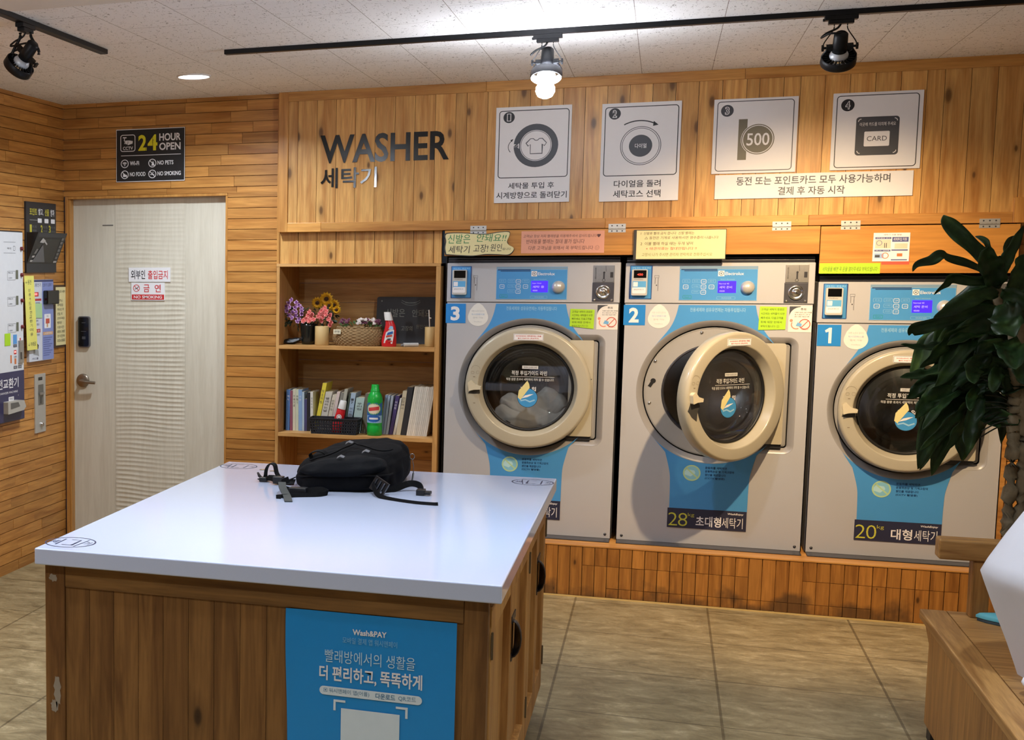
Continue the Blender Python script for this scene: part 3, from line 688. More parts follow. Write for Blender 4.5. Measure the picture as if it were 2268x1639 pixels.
prt(s, m, [plain('leaflet_blue', (76, 84, 140), 0.5), plain('leaflet_beige', (214, 200, 176), 0.5), plain('leaflet_sky', (150, 176, 214), 0.5), plain('leaflet_orange', (222, 110, 62), 0.5), inkgray, white], 'printed_pictures')
s = sign('red_leaflet', 'red edge of a leaflet under the white picture leaflet', 4.1605, 4.2735, 1.6525, 1.69, YH - 0.004, plain('leaflet_red', (220, 84, 62), 0.5), 'leaflet', th=0.0008)

# ================================================================== WASHERS
def washer(label, x0, W, cx, cz, s, zs, zt, kg, no, swing=0.0, foam=False):
    """x0 left edge, W width, cx/cz centre of the round door, s its scale, zs the seam under the control strip, zt the top."""
    ZB = 0.272
    g = 'row of grey front-loading washers on the plinth'
    t = thing('washing_machine', label, 'washing machine', (x0 + W / 2, 0, PT + 0.003), g)
    def outline(gr):
        R = 0.353 * s + gr; zu, zl, ex, rc = 0.275 * s + gr, 0.292 * s + gr, 0.366 * s + gr, max(0.012, 0.045 * s + gr)
        a1, a2 = math.asin(zu / R), math.asin(zl / R); P = []
        n = 64
        for i in range(n + 1):
            a = a1 + (2 * PI - a2 - a1) * i / n
            P.append((cx + R * math.cos(a), cz + R * math.sin(a)))
        P += [(cx + ex - rc + rc * math.cos(a), cz - zl + rc + rc * math.sin(a)) for a in [math.radians(-90 + 15 * i) for i in range(7)]]
        P += [(cx + ex - rc + rc * math.cos(a), cz + zu - rc + rc * math.sin(a)) for a in [math.radians(15 * i) for i in range(7)]]
        return P
    x1 = x0 + W
    # cabinet: front sheet with the door recess cut out, sides and top
    m = MB(); v, f = holed([(x0, ZB), (x1, ZB), (x1, zs - 0.003), (x0, zs - 0.003)], [outline(0)], 0.0); m.add(v, f)
    m.box(x0, x0 + 0.004, 0.0, 0.95, ZB, zs - 0.003); m.box(x1 - 0.004, x1, 0.0, 0.95, ZB, zs - 0.003)
    m.box(x0, x1, 0.946, 0.95, ZB, zs)
    body = m.build('body', wbody, t)
    m = MB()
    for sx in (x0 + 0.028, x1 - 0.028): m.lathe([(0.0, -0.004), (0.005, -0.003), (0.007, 0.0)], (sx, 0, ZB + 0.02), 'y', 14)
    m.build('screws', wdark, body)
    MB().box(x0 + 0.004, x1 - 0.004, -0.088, 0.94, PT + 0.0032, ZB - 0.001).build('base_frame', wdark, t, bevel=0.002)
    MB().box(x0 + 0.002, x1 - 0.002, 0.004, 0.9, zs - 0.0045, zs - 0.0002).build('seam', wgap, t)
    # recess round the door
    m = MB(); R3 = lambda gr, y: [(x, y, z) for x, z in outline(gr)]
    m.layers([R3(0.0, 0.0), R3(-0.003, 0.0), R3(-0.010, 0.008), R3(-0.029 * s, 0.016), R3(-0.031 * s, 0.028)], 0, True)
    m.build('door_surround', wring, t)
    m = MB(); m.layers([R3(-0.031 * s, 0.0175), R3(-0.031 * s, 0.034), R3(-0.040 * s, 0.034), R3(-0.040 * s, 0.0175)], 0, False); m.build('recess_gasket', wgap, t)
    # inner plate with the loading hole
    m = MB(); v, f = holed(outline(-0.036 * s), [[(cx + 0.236 * s * math.cos(2 * PI * i / 56), cz + 0.236 * s * math.sin(2 * PI * i / 56)) for i in range(56)]], 0.020); m.add(v, f)
    pl = m.build('porthole_plate', plate_m, t)
    m = MB(); m.lathe([(0.2365 * s, 0.0195), (0.233 * s, 0.012), (0.228 * s, 0.012), (0.224 * s, 0.03), (0.224 * s, 0.10)], (cx, 0, cz), 'y', 56); m.build('hole_rim', wdark if swing else plate_m, pl)
    if swing:
        m = MB()
        for dx, dz in ((-0.062, 0.292), (-0.268, 0.148), (-0.288, -0.062)): m.lathe([(0.0, 0.012), (0.006, 0.013), (0.008, 0.02)], (cx + dx, 0, cz + dz), 'y', 14)
        m.build('plate_screws', steel, pl)
        m = MB(); m.stroke([(cx - 0.292, cz + 0.018), (cx - 0.276, cz + 0.046)], 0.016, 0.0185); m.disc(cx - 0.275, cz + 0.048, 0.0125, 0.0183, 0, 16); m.build('latch_slot', wgap, pl)
    m = MB(); m.lathe([(0.228 * s, 0.06), (0.235 * s, 0.09), (0.295 * s, 0.10), (0.30 * s, 0.13), (0.30 * s, 0.62), (0.28 * s, 0.66), (0.0, 0.66)], (cx, 0, cz), 'y', 48)
    for k in range(3):
        a = 0.5 + k * 2 * PI / 3
        m.prism([(-0.03, -0.30), (0.03, -0.30), (0.012, -0.225), (-0.012, -0.225)], 0.14, 0.62, M=Matrix.Translation((cx, 0, cz)) @ Matrix.Rotation(a, 4, 'Y') @ Matrix.Diagonal((s, 1, s, 1)))
    m.build('drum', drumm, t)
    # hinge cover
    m = MB(); m.prism(rr_pts(cx + 0.196 * s, cx + 0.312 * s, cz - 0.243 * s, cz + 0.245 * s, 0.008), -0.012, 0.02); m.box(cx + 0.19 * s, cx + 0.31 * s, 0.0, 0.02, cz - 0.262 * s, cz - 0.244 * s, 1)
    hc = m.build('hinge_cover', [beige2, wdark], t, bevel=0.002)
    m = MB(); m.poly([(cx + 0.286 * s, cz + 0.052 * s), (cx + 0.308 * s, cz + 0.052 * s), (cx + 0.299 * s, cz + 0.030 * s)], -0.0125); m.build('hinge_mark', wdark, hc)
    # blue fields on the front sheet
    y = -0.0012; R = 0.3535 * s
    top = [(cx + 0.1715, zs - 0.008), (cx - 0.1715, zs - 0.008)]
    aL, aR = math.radians(141), math.radians(39 + 3)
    L_ = [(v_.x, v_.y) for v_ in spline([(cx - 0.1715, zs - 0.008, 0), (cx - 0.184, zs - 0.065, 0), (cx - 0.210, zs - 0.125, 0), (cx + R * math.cos(aL), cz + R * math.sin(aL), 0)], 5)]
    Rr = [(2 * cx - x, z) for x, z in L_[:-1]] + [(cx + R * math.cos(math.radians(39)), cz + R * math.sin(math.radians(39)))]
    A = [(cx + R * math.cos(math.radians(a)), cz + R * math.sin(math.radians(a))) for a in range(138, 40, -3)]
    m = MB(); m.poly(L_ + A + Rr[::-1], y, 0); m.build('upper_blue_decal', blue, body); m = MB()
    zp = 0.449 if s == 1 else 0.444
    def low(sg):
        a = math.radians(270 - sg * 50 if sg > 0 else 270 + 46)
        return [(cx + R * math.cos(a), cz + R * math.sin(a))] + [(v_.x, v_.y) for v_ in spline([(cx - sg * 0.206, cz - R * 0.86, 0), (cx - sg * 0.183, cz - R - 0.045, 0), (cx - sg * 0.178, cz - R - 0.11, 0), (cx - sg * 0.1765, zp - 0.002, 0)], 5)]
    lo_L, lo_R = low(1), low(-1)
    A = [(cx + R * math.cos(math.radians(a)), cz + R * math.sin(math.radians(a))) for a in range(313, 222, -3)]
    m.poly(lo_L + lo_R[::-1] + A, y, 0)
    m.build('lower_blue_decal', blue, body)
    m = MB(); y = -0.0018
    m.text('전용세제와 섬유유연제는 자동투입됩니다', cx - 0.120, cx + 0.128, zs - 0.041, zs - 0.021, y, 0, 0.012)
    bx, bz = cx - 0.115, cz - R - 0.082
    m.poly([(bx - 0.012 + 0.047 + 0.045 * math.cos(a) * 0.9, bz + 0.032 + 0.040 * math.sin(a)) for a in [2 * PI * i / 24 for i in range(24)]], y, 1)
    m.ring(bx + 0.035, bz + 0.032, 0.033, 0.040, y - 0.0003, 2); m.stroke([(bx + 0.010, bz + 0.056), (bx + 0.060, bz + 0.010)], 0.007, y - 0.0003, 2); m.poly([(bx - 0.006, bz + 0.026), (bx + 0.030, bz + 0.014), (bx + 0.052, bz + 0.032), (bx + 0.046, bz + 0.045), (bx + 0.012, bz + 0.050)], y - 0.0002, 3)
    for k, tx in enumerate(('운동화를 세탁하면', '운동화손상 및 기계고장의', '원인을 제공합니다', '(CCTV 촬영중)')):
        m.text(tx, cx - 0.020, cx - 0.020 + (0.098, 0.130, 0.094, 0.090)[k], bz + 0.055 - k * 0.0175, bz + 0.067 - k * 0.0175, y, 4, 0.02)
    m.build('printed_lettering', [paleblue, plain('print_mint', (130, 190, 214), 0.4), plain('print_lemon', (176, 206, 160), 0.4), plain('print_ice', (176, 216, 224), 0.4), plain('print_deep_blue', (24, 62, 110), 0.4)], body)
    # weight plate
    pw = MB().box(cx - 0.184, cx + 0.1755, -0.003, 0, zp - 0.098, zp).build('weight_plate', navy, t)
    m = MB(); y = -0.0034
    for k, ch in enumerate(kg): m.text(ch, cx - 0.179 + k * 0.046, cx - 0.137 + k * 0.046, zp - 0.089, zp - 0.023, y, 0, -0.012)
    m.text('kg', cx - 0.089, cx - 0.060, zp - 0.043, zp - 0.021, y, 0, -0.01)
    if s == 1: m.text('초대형', cx - 0.052, cx + 0.063, zp - 0.086, zp - 0.034, y, 1, 0.016)
    else: m.text('대형', cx - 0.030, cx + 0.058, zp - 0.086, zp - 0.034, y, 1, 0.016)
    m.text('세탁기', cx + 0.066, cx + 0.160, zp - 0.086, zp - 0.034, y, 1, 0.0); m.text('WashEnjoy', cx + 0.088, cx + 0.160, zp - 0.022, zp - 0.010, y, 1, 0.02, 0.25)
    m.build('printed_lettering', [plain('print_dull_yellow', (196, 196, 70), 0.4), white], pw)
    # number and drop stickers, caution sticker
    nx = x0 - 0.002 if s == 1 else x0 + 0.005
    nm = MB().box(nx, nx + 0.101, -0.0015, 0, zs - 0.110, zs - 0.009).build('number_sticker', blue2, t)
    m = MB(); w_ = 0.046 if no != '1' else 0.026
    if no == '1': m.poly([(nx + 0.048, zs - 0.097), (nx + 0.061, zs - 0.097), (nx + 0.061, zs - 0.023), (nx + 0.050, zs - 0.023), (nx + 0.032, zs - 0.036), (nx + 0.036, zs - 0.046), (nx + 0.048, zs - 0.041)], -0.0022, 0)
    else: m.text(no, nx + 0.048 - w_ / 2, nx + 0.048 + w_ / 2, zs - 0.097, zs - 0.023, -0.0022, 0, 0.035)
    m.build('printed_number', white, nm)
    dx, dz = nx + 0.164, zs - 0.077
    P = [(dx + 0.051 * math.cos(math.radians(a)), dz - 0.001 + 0.046 * math.sin(math.radians(a))) for a in range(-195, 16, 10)] + [(dx + 0.040, dz + 0.036), (dx + 0.022, dz + 0.060), (dx + 0.006, dz + 0.0705), (dx - 0.006, dz + 0.0705), (dx - 0.022, dz + 0.060), (dx - 0.040, dz + 0.036)]
    dr = MB().prism(P, -0.0015, 0).build('drop_sticker', plain('sticker_cream', (226, 224, 218), 0.4), t)
    m = MB()
    for k, (tx, a) in enumerate((('버튼 누르지 않아도', 0.032), ('워시앤페이로', 0.033), ('결제 가능', 0.026), ('WashEnjoy', 0.020))): m.text(tx, dx - a, dx + a, dz + 0.026 - k * 0.017 - (0.004 if k == 3 else 0), dz + 0.035 - k * 0.017 - (0.006 if k == 3 else 0), -0.0022, 1 if k == 1 else 0)
    m.build('printed_lettering', [plain('print_faint', (186, 188, 188), 0.5), plain('print_faint_blue', (150, 178, 210), 0.5)], dr)
    q = x1 - 0.105; cz0 = zs - 0.134
    if s == 1:
        cs = MB().box(q, q + 0.1, -0.0015, 0, cz0, cz0 + 0.125).build('caution_sticker', plain('sticker_white', (226, 222, 216), 0.45), t)
        m = MB(); y = -0.0022
        m.poly([(q + 0.002, cz0 + 0.123), (q + 0.002, cz0 + 0.075)] + [(q + 0.052 + 0.05 * math.cos(math.radians(a)), cz0 + 0.070 + 0.05 * math.sin(math.radians(a))) for a in range(175, 90, -10)] + [(q + 0.052, cz0 + 0.123)], y, 0)
        m.text('주의', q + 0.050, q + 0.073, cz0 + 0.103, cz0 + 0.115, y - 0.0003, 0, 0.01)
        for k, tx in enumerate(('다음과 같은 것은 세탁을', '할 수 없습니다. 고무 및', '방수 코팅 기능성 의류')): m.text(tx, q + 0.026, q + (0.098, 0.092, 0.088)[k], cz0 + 0.091 - k * 0.010, cz0 + 0.097 - k * 0.010, y, 0)
        m.ring(q + 0.070, cz0 + 0.038, 0.021, 0.025, y, 1); m.stroke([(q + 0.056, cz0 + 0.022), (q + 0.084, cz0 + 0.054)], 0.0035, y, 1); m.ring(q + 0.034, cz0 + 0.036, 0.018, 0.023, y, 2, 150, 300, 14); m.disc(q + 0.012, cz0 + 0.055, 0.007, y, 2, 14); m.poly([(q + 0.032, cz0 + 0.030), (q + 0.056, cz0 + 0.026), (q + 0.058, cz0 + 0.040), (q + 0.040, cz0 + 0.047)], y - 0.0002, 3)
        m.text('세탁금지', q + 0.056, q + 0.086, cz0 + 0.010, cz0 + 0.015, y, 1)
        m.build('printed_pictures', [inkgray, plain('print_brick', (196, 84, 70), 0.5), plain('print_skin', (226, 140, 116), 0.5), plain('print_sky', (110, 170, 216), 0.5)], cs)
    # control strip across the top
    m = MB(); m.box(x0, x1, 0.0, 0.95, zs, zt); cp = m.build('control_strip', wbody, t, bevel=0.003)
    m = MB(); m.box(x0 + 0.004, x1 - 0.004, 0.012, 0.94, zt, zt + 0.028); m.tube([(x0 + 0.004, 0.018, zt + 0.012), (x1 - 0.004, 0.018, zt + 0.012)], 0.011, 10); m.build('top_trim', wdark, t)
    # card reader
    a, z0 = x0 + 0.021, zs + 0.020
    cb = MB().box(a, a + 0.103, -0.003, 0.0, z0, z0 + 0.165).build('card_reader', blue, t)
    m = MB(); m.stroke([(a + 0.002, z0 + 0.002), (a + 0.101, z0 + 0.002), (a + 0.101, z0 + 0.163), (a + 0.002, z0 + 0.163)], 0.003, -0.0034, 0, True); m.text('카드 터치', a + 0.010, a + 0.092, z0 + 0.148, z0 + 0.157, -0.0034, 1, 0.01); m.build('printed_frame', [plain('print_royal', (28, 60, 120), 0.4), paleblue], cb)
    rd = MB().prism(rr_pts(a + 0.009, a + 0.082, z0 + 0.018, z0 + 0.146, 0.006), -0.026, -0.003).build('reader_case', plain('reader_grey', (190, 188, 182), 0.4), cb, bevel=0.002)
    m = MB(); y = -0.0266; m.rect(a + 0.018, a + 0.076, z0 + 0.104, z0 + 0.142, y, 0)
    m.text('WashEnjoy', a + 0.020, a + 0.062, z0 + 0.093, z0 + 0.100, y, 2); m.rect(a + 0.014, a + 0.076, z0 + 0.058, z0 + 0.088, y, 1); m.rect(a + 0.017, a + 0.038, z0 + 0.062, z0 + 0.084, y - 0.0002, 3); m.poly(rr_pts(a + 0.013, a + 0.076, z0 + 0.028, z0 + 0.058, 0.006), y, 3)
    m.text('결제금액 확인 후', a + 0.020, a + 0.066, z0 + 0.044, z0 + 0.050, y - 0.0003, 2)
    if no == '2': m.text('450', a + 0.034, a + 0.060, z0 + 0.116, z0 + 0.126, y - 0.0003, 4)
    m.build('screen_and_label', [gblack, plain('label_sky', (92, 166, 216), 0.4), inkgray, white, plain('led_red', (255, 70, 50), 0.3, emit=((255, 70, 50), 1.5))], cb)
    m = MB(); m.rrect(a + 0.114, a + 0.134, z0 + 0.105, z0 + 0.116, 0.001, 0.001, -0.0006); m.stroke([(a + 0.117, z0 + 0.104), (a + 0.117, z0 + 0.075)], 0.0016, -0.0006); m.stroke([(a + 0.131, z0 + 0.104), (a + 0.131, z0 + 0.040)], 0.0016, -0.0006); m.disc(a + 0.124, z0 + 0.068, 0.003, -0.0006, 0, 8); m.build('slot_marking', wdark, cp)
    # console
    a, b, z0, z1 = cx - 0.1735, cx + 0.1735, zs + 0.015, zs + 0.181
    co = MB().box(a, b, -0.002, 0, z0, z1).build('console', blue, t)
    m = MB(); y = -0.0026
    m.rect(a, b, z1 - 0.014, z1, y, 0); m.rect(a + 0.006, a + 0.168, z1 - 0.018, z1 - 0.013, y - 0.0002, 4); m.rect(a + 0.020, a + 0.168, z1 - 0.024, z1 - 0.020, y, 4)
    m.rect(a + 0.172, a + 0.200, z1 - 0.049, z1 - 0.022, y, 1); m.ring(a + 0.186, z1 - 0.0355, 0.008, 0.0105, y - 0.0002, 2); m.poly([(a + 0.181, z1 - 0.0355), (a + 0.188, z1 - 0.030), (a + 0.188, z1 - 0.041)], y - 0.0002, 2)
    m.text('Electrolux', a + 0.204, a + 0.286, z1 - 0.0435, z1 - 0.0285, y, 1, 0.008)
    for i, j in ((0, 1), (1, 0), (1, 1), (1, 2), (2, 1)):
        bx, bz = (a + 0.018, a + 0.098, a + 0.134)[i], z1 - 0.084 - j * 0.026 + (0.026 if i != 1 else 0) - (0.026 if i != 1 else 0)
        m.rrect(bx, bx + 0.022, bz, bz + 0.019, 0.004, 0.0018, y, 1); m.text('선택', bx + 0.006, bx + 0.017, bz + 0.006, bz + 0.012, y, 1)
    for bx, bz, tx in ((a + 0.014, z1 - 0.080, '온도'), (a + 0.058, z1 - 0.080, '예비세탁'), (a + 0.058, z1 - 0.106, '추가헹굼'), (a + 0.058, z1 - 0.132, '강력세탁'), (a + 0.128, z1 - 0.080, '예약')): m.rrect(bx, bx + 0.034, bz, bz + 0.016, 0.003, 0.001, y, 3); m.text(tx, bx + 0.006, bx + 0.028, bz + 0.005, bz + 0.011, y, 3)
    m.rrect(a + 0.018, a + 0.056, z0 + 0.008, z0 + 0.024, 0.004, 0.0016, y, 5); m.text('Start', a + 0.026, a + 0.048, z0 + 0.012, z0 + 0.020, y, 5); m.text('SELECT PROGRAM', a + 0.184, a + 0.246, z1 - 0.067, z1 - 0.062, y, 3); m.rrect(a + 0.170, a + 0.252, z0 + 0.006, z0 + 0.018, 0.004, 0.001, y, 3); m.text('WASHER', a + 0.190, a + 0.236, z0 + 0.009, z0 + 0.015, y, 3)
    m.rrect(a + 0.001, b - 0.001, z0 + 0.001, z1 - 0.015, 0.002, 0.0012, y, 3)
    m.build('printed_lettering', [plain('console_band', (122, 152, 178), 0.4), white, plain('logo_grey', (70, 84, 100), 0.4), paleblue, plain('print_navy', (30, 62, 110), 0.4), plain('print_green', (40, 150, 140), 0.4)], co)
    lc = MB().box(a + 0.173, a + 0.254, -0.0035, -0.001, z1 - 0.129, z1 - 0.072).build('display', lcd, co)
    m = MB(); y = -0.004
    m.text('Normal 40' if no != '3' else 'Super Wash', a + 0.178, a + 0.222, z1 - 0.088, z1 - 0.081, y); m.text('세탁 준비' if no != '3' else '세탁 중', a + 0.180, a + 0.236, z1 - 0.108, z1 - 0.096, y); m.text('4500', a + 0.180, a + 0.204, z1 - 0.124, z1 - 0.117, y); m.build('display_text', lcdtxt, lc)
    kx, kz = a + 0.305, z1 - 0.103
    kn = MB().lathe([(0.0, -0.034), (0.017, -0.034), (0.019, -0.031), (0.021, -0.030), (0.027, -0.024), (0.029, -0.010), (0.032, -0.002)], (kx, 0, kz), 'y', 32).build('dial', plain('dial_silver', (200, 198, 194), 0.3, 0.3), co)
    # coin slot and lock
    a, z0 = x1 - 0.128 + (0.0 if s == 1 else 0.004), zs + 0.006
    c1 = MB().box(a, a + 0.1, -0.004, 0, z0 + 0.097, z0 + 0.181).build('coin_slot', steel, t, bevel=0.001)
    m = MB(); y = -0.0046; m.rect(a + 0.047, a + 0.054, z0 + 0.114, z0 + 0.142, y, 0); m.disc(a + 0.051, z0 + 0.145, 0.005, y, 0, 12); m.rect(a + 0.080, a + 0.094, z0 + 0.120, z0 + 0.147, y, 0); m.ring(a + 0.050, z0 + 0.107, 0.006, 0.008, y, 0, n=12); m.stroke([(a + 0.058, z0 + 0.178), (a + 0.060, z0 + 0.150)], 0.0015, y, 0); m.text('COIN 500', a + 0.008, a + 0.014, z0 + 0.112, z0 + 0.170, y, 0); m.build('slot_opening', wdark, c1)
    c2 = MB().box(a - 0.002, a + 0.1, -0.004, 0, z0, z0 + 0.095).build('coin_lock', plain('lock_dark_steel', (84, 84, 92), 0.35, 0.6), t, bevel=0.001)
    m = MB(); m.lathe([(0.035, -0.004), (0.034, -0.012), (0.028, -0.014), (0.024, -0.010), (0.016, -0.010), (0.014, -0.016), (0.0, -0.017)], (a + 0.049, 0, z0 + 0.049), 'y', 28)
    for dx in (0.010, 0.090): m.lathe([(0, -0.010), (0.005, -0.009), (0.006, -0.004)], (a + dx, 0, z0 + 0.009), 'y', 12)
    m.build('lock_cylinder', chrome, c2)
    m = MB(); m.rect(a + 0.0475, a + 0.0505, z0 + 0.043, z0 + 0.055, -0.0176); m.build('keyhole', wgap, c2)
    # round door: pivots at its right edge
    hx, hy = cx + 0.255 * s, -0.04
    D = bpy.data.objects.new('door', None); D.empty_display_size = 0.05
    m = MB(); dc = (-0.255 * s, -0.008, 0); R = 0.309 * s; Ri = 0.224 * s
    m.lathe([(R - 0.008, 0.040), (R - 0.001, 0.030), (R, -0.010), (R - 0.003, -0.018), (R - 0.008, -0.0235), (R - 0.012, -0.0255), (R - 0.016, -0.026), (Ri + 0.026, -0.0262), (Ri + 0.022, -0.0258), (Ri + 0.019, -0.024), (Ri + 0.017, -0.020), (Ri + 0.003, 0.014), (Ri + 0.001, 0.019), (Ri, 0.032), (Ri + 0.01, 0.040), (R - 0.008, 0.040)], dc, 'y', 72)
    D = m.build('door', beige, None, off=(0, 0, 0)); D.parent = t
    tl = ORG[t.name]; D.location = (hx - tl[0], hy - tl[1], cz - tl[2]); D.rotation_euler = (0, 0, math.radians(swing)); ORG[D.name] = (0, 0, 0)
    cxl = dc[0]
    m = MB(); m.lathe([(Ri + 0.002, 0.024), (Ri, 0.018), (Ri - 0.006, 0.014), (Ri - 0.012, 0.018), (Ri - 0.013, 0.034), (Ri - 0.004, 0.055), (Ri + 0.03, 0.055)], dc, 'y', 64); m.build('glass_gasket', wgap, D)
    m = MB(); m.lathe([(Ri - 0.011, 0.022), (0.0, 0.022)], dc, 'y', 64); m.build('glass', glass, D)
    m = MB(); m.lathe([(Ri - 0.012, 0.032), (Ri - 0.020, 0.06), (Ri - 0.04, 0.10), (Ri - 0.09, 0.125), (0.0, 0.128)], dc, 'y', 56); m.build('glass_bowl', bowlglass, D)
    yb = -0.008 - 0.0262
    lb = MB().box(cxl - 0.073, cxl + 0.073, yb - 0.0012, yb + 0.004, 0.243 * s, 0.277 * s).build('warning_label', white, D)
    m = MB(); m.rrect(cxl - 0.071, cxl + 0.071, 0.245 * s, 0.275 * s, 0.002, 0.0012, yb - 0.0016, 1); m.text('WARNING 세탁중에는 문을', cxl - 0.062, cxl + 0.062, 0.262 * s, 0.269 * s, yb - 0.0016, 0, 0.02); m.text('열지 마십시오 (화상주의)', cxl - 0.052, cxl + 0.050, 0.250 * s, 0.257 * s, yb - 0.0016, 0, 0.02)
    m.build('label_lettering', [redink, inkgray], lb) if False else m.build('label_lettering', [redink, inkgray], D)
    yg = -0.008 + 0.0213; m = MB(); k = s
    m.rect(cxl - 0.030, cxl + 0.048, 0.096 * k, 0.112 * k, yg, 0); m.text('WASH GUIDE LINE', cxl - 0.024, cxl + 0.042, 0.100 * k, 0.108 * k, yg - 0.0004, 4)
    m.text('적정 투입가이드 라인', cxl - 0.082, cxl + 0.092, 0.062 * k, 0.086 * k, yg, 0, 0.015); m.rect(cxl - 0.088, cxl + 0.128, 0.054 * k, 0.056 * k, yg, 0); m.text('적정 용량 초과시 세탁력이 저하 될 수 있습니다.', cxl - 0.108, cxl + 0.128, 0.034 * k, 0.048 * k, yg, 0, 0.01)
    m.text('자', cxl - 0.037, cxl - 0.018, -0.018 * k, 0.004 * k, yg, 1, 0.025); m.text('입', cxl + 0.020, cxl + 0.040, -0.018 * k, 0.004 * k, yg, 1, 0.025)
    dz = -0.053 * k; r = 0.048 * k
    m.disc(cxl, dz, r + 0.002, yg - 0.0002, 5, 32); m.disc(cxl, dz, r, yg - 0.0004, 2, 32)
    m.poly([(cxl - 0.048, dz + 0.000), (cxl - 0.034, dz - 0.012), (cxl - 0.006, dz + 0.030), (cxl + 0.010, dz + 0.052), (cxl + 0.006, dz + 0.072), (cxl - 0.003, dz + 0.088), (cxl - 0.020, dz + 0.066), (cxl - 0.044, dz + 0.036)], yg - 0.0006, 3)
    m.poly([(cxl - 0.030, dz - 0.004), (cxl + 0.000, dz + 0.004), (cxl + 0.030, dz + 0.020), (cxl + 0.010, dz + 0.018), (cxl - 0.012, dz + 0.012)], yg - 0.0008, 1); m.stroke([(cxl - 0.034, dz - 0.016), (cxl - 0.010, dz - 0.010), (cxl + 0.012, dz - 0.020), (cxl + 0.036, dz - 0.010)], 0.007, yg - 0.0008, 6)
    m.build('glass_lettering', [plain('print_silver', (206, 206, 204), 0.4), white, plain('drop_blue', (64, 146, 206), 0.4), plain('drop_cream', (226, 214, 150), 0.4), wdark, wgap, paleblue], D)
    # handle: winged grip on the left of the ring with its finger hollow
    gx = cxl - 0.262 * s
    m = MB(); m.prism([(gx - 0.030, 0.022), (gx - 0.024, -0.022), (gx + 0.000, -0.014), (gx + 0.034, -0.012), (gx + 0.036, 0.004), (gx + 0.008, 0.012), (gx - 0.014, 0.036)], yb - 0.022, yb + 0.006)
    m.build('handle', plain('handle_cream', (206, 196, 170), 0.3), D, bevel=0.006, seg=3)
    m = MB()
    if swing: m.prism([(gx - 0.034, -0.054), (gx - 0.022, -0.018), (gx + 0.026, -0.014), (gx + 0.036, -0.034), (gx + 0.024, -0.056), (gx + 0.020, -0.104), (gx - 0.010, -0.084)], yb - 0.0012, yb + 0.004)
    else: m.prism([(gx - 0.028, -0.034), (gx - 0.024, -0.021), (gx + 0.028, -0.015), (gx + 0.030, -0.034), (gx + 0.0, -0.037)], yb - 0.0006, yb + 0.004)
    m.build('finger_hollow', plain('hollow_grey', (60, 59, 57), 0.5), D)
    m = MB(); m.ring(gx + 0.006, 0.088, 0.022, 0.0232, yb - 0.0006, 0, 10, 170, 14); m.rrect(gx - 0.016, gx - 0.002, 0.068, 0.080, 0.004, 0.001, yb - 0.0006); m.rrect(gx + 0.010, gx + 0.024, 0.068, 0.082, 0.004, 0.001, yb - 0.0006); m.rect(gx - 0.006, gx + 0.004, 0.050, 0.054, yb - 0.0006); m.rect(gx - 0.002, gx + 0.008, -0.086, -0.082, yb - 0.0006); m.build('engraved_marks', plain('mark_taupe', (130, 120, 100), 0.5), D)
    if foam:
        m = MB()
        def lump(p): return p + Vector((0, 0, 1)) * 0.020 * noise.noise(p * 14) + Vector((1, 0, 0)) * 0.016 * noise.noise(p * 16 + Vector((4, 2, 1)))
        def lump(p): return p + Vector((0, -1, 0)) * (0.012 * noise.noise(p * 12) + 0.008 * noise.noise(p * 30)) + Vector((0, 0, 1)) * (0.030 * noise.noise(p * 9 + Vector((1, 7, 2))) + 0.014 * noise.noise(p * 24)) + Vector((1, 0, 0)) * 0.012 * noise.noise(p * 22 + Vector((4, 2, 1)))
        for px, pz, rx, rz in ((0.010, -0.170, 0.195, 0.110), (0.085, -0.09, 0.100, 0.065), (-0.07, -0.11, 0.09, 0.05)):
            m.ball((cx + px, 0.190, cz + pz), (rx, 0.045, rz), 56, 34, fn=lump)
        props(m.build('washing_foam', plain('foam_white', (244, 240, 230), 0.9, var=0.12, scale=16)), 'white foam churning behind the glass of washer 3', 'foam', kind='stuff')
    return t
washer('grey washer numbered 3 with foam behind its closed door', 2.182, 0.847, 2.6045, 1.0325, 1.0, 1.467, 1.668, '28', '3', foam=True)
washer('grey washer numbered 2 with its round door swung open', 3.052, 0.843, 3.4745, 1.0325, 1.0, 1.467, 1.664, '28', '2', swing=44.0)
washer('grey washer numbered 1 with closed door, partly behind the plant', 3.911, 0.785, 4.302, 0.975, 0.93, 1.379, 1.572, '20', '1')
def post_it(label, P, seed):
    m = MB(); m.prism(P, -0.004, -0.0028); o = props(m.build('lime_note', lime), label, 'note', 'lime notes on the washers')
    m = MB(); x0, x1 = min(p[0] for p in P), max(p[0] for p in P); z0, z1 = min(p[1] for p in P), max(p[1] for p in P)
    for k, tx in enumerate(('고객님! 세탁이 완료된', '시간에는 세탁물이 되면', '빼주세요. 다음고객을', '위해 매장 안에서', '부탁드립니다 ☺')): hand(m, tx, x0 + 0.010, x1 - (0.012, 0.010, 0.014, 0.020, 0.030)[k], z1 - 0.020 - k * (z1 - z0) / 5.6, z1 - 0.009 - k * (z1 - z0) / 5.6, -0.0046, 0, 0.0)
    prt(o, m, [plain('ink_dark_green', (66, 84, 24), 0.5)], 'handwriting')
post_it('lime green note with handwriting on washer 3, slightly tilted', [(2.796, 1.348), (2.911, 1.336), (2.914, 1.432), (2.798, 1.436)], 1)
post_it('lime green note with handwriting on washer 2', [(3.660, 1.341), (3.778, 1.345), (3.781, 1.452), (3.664, 1.455)], 2)

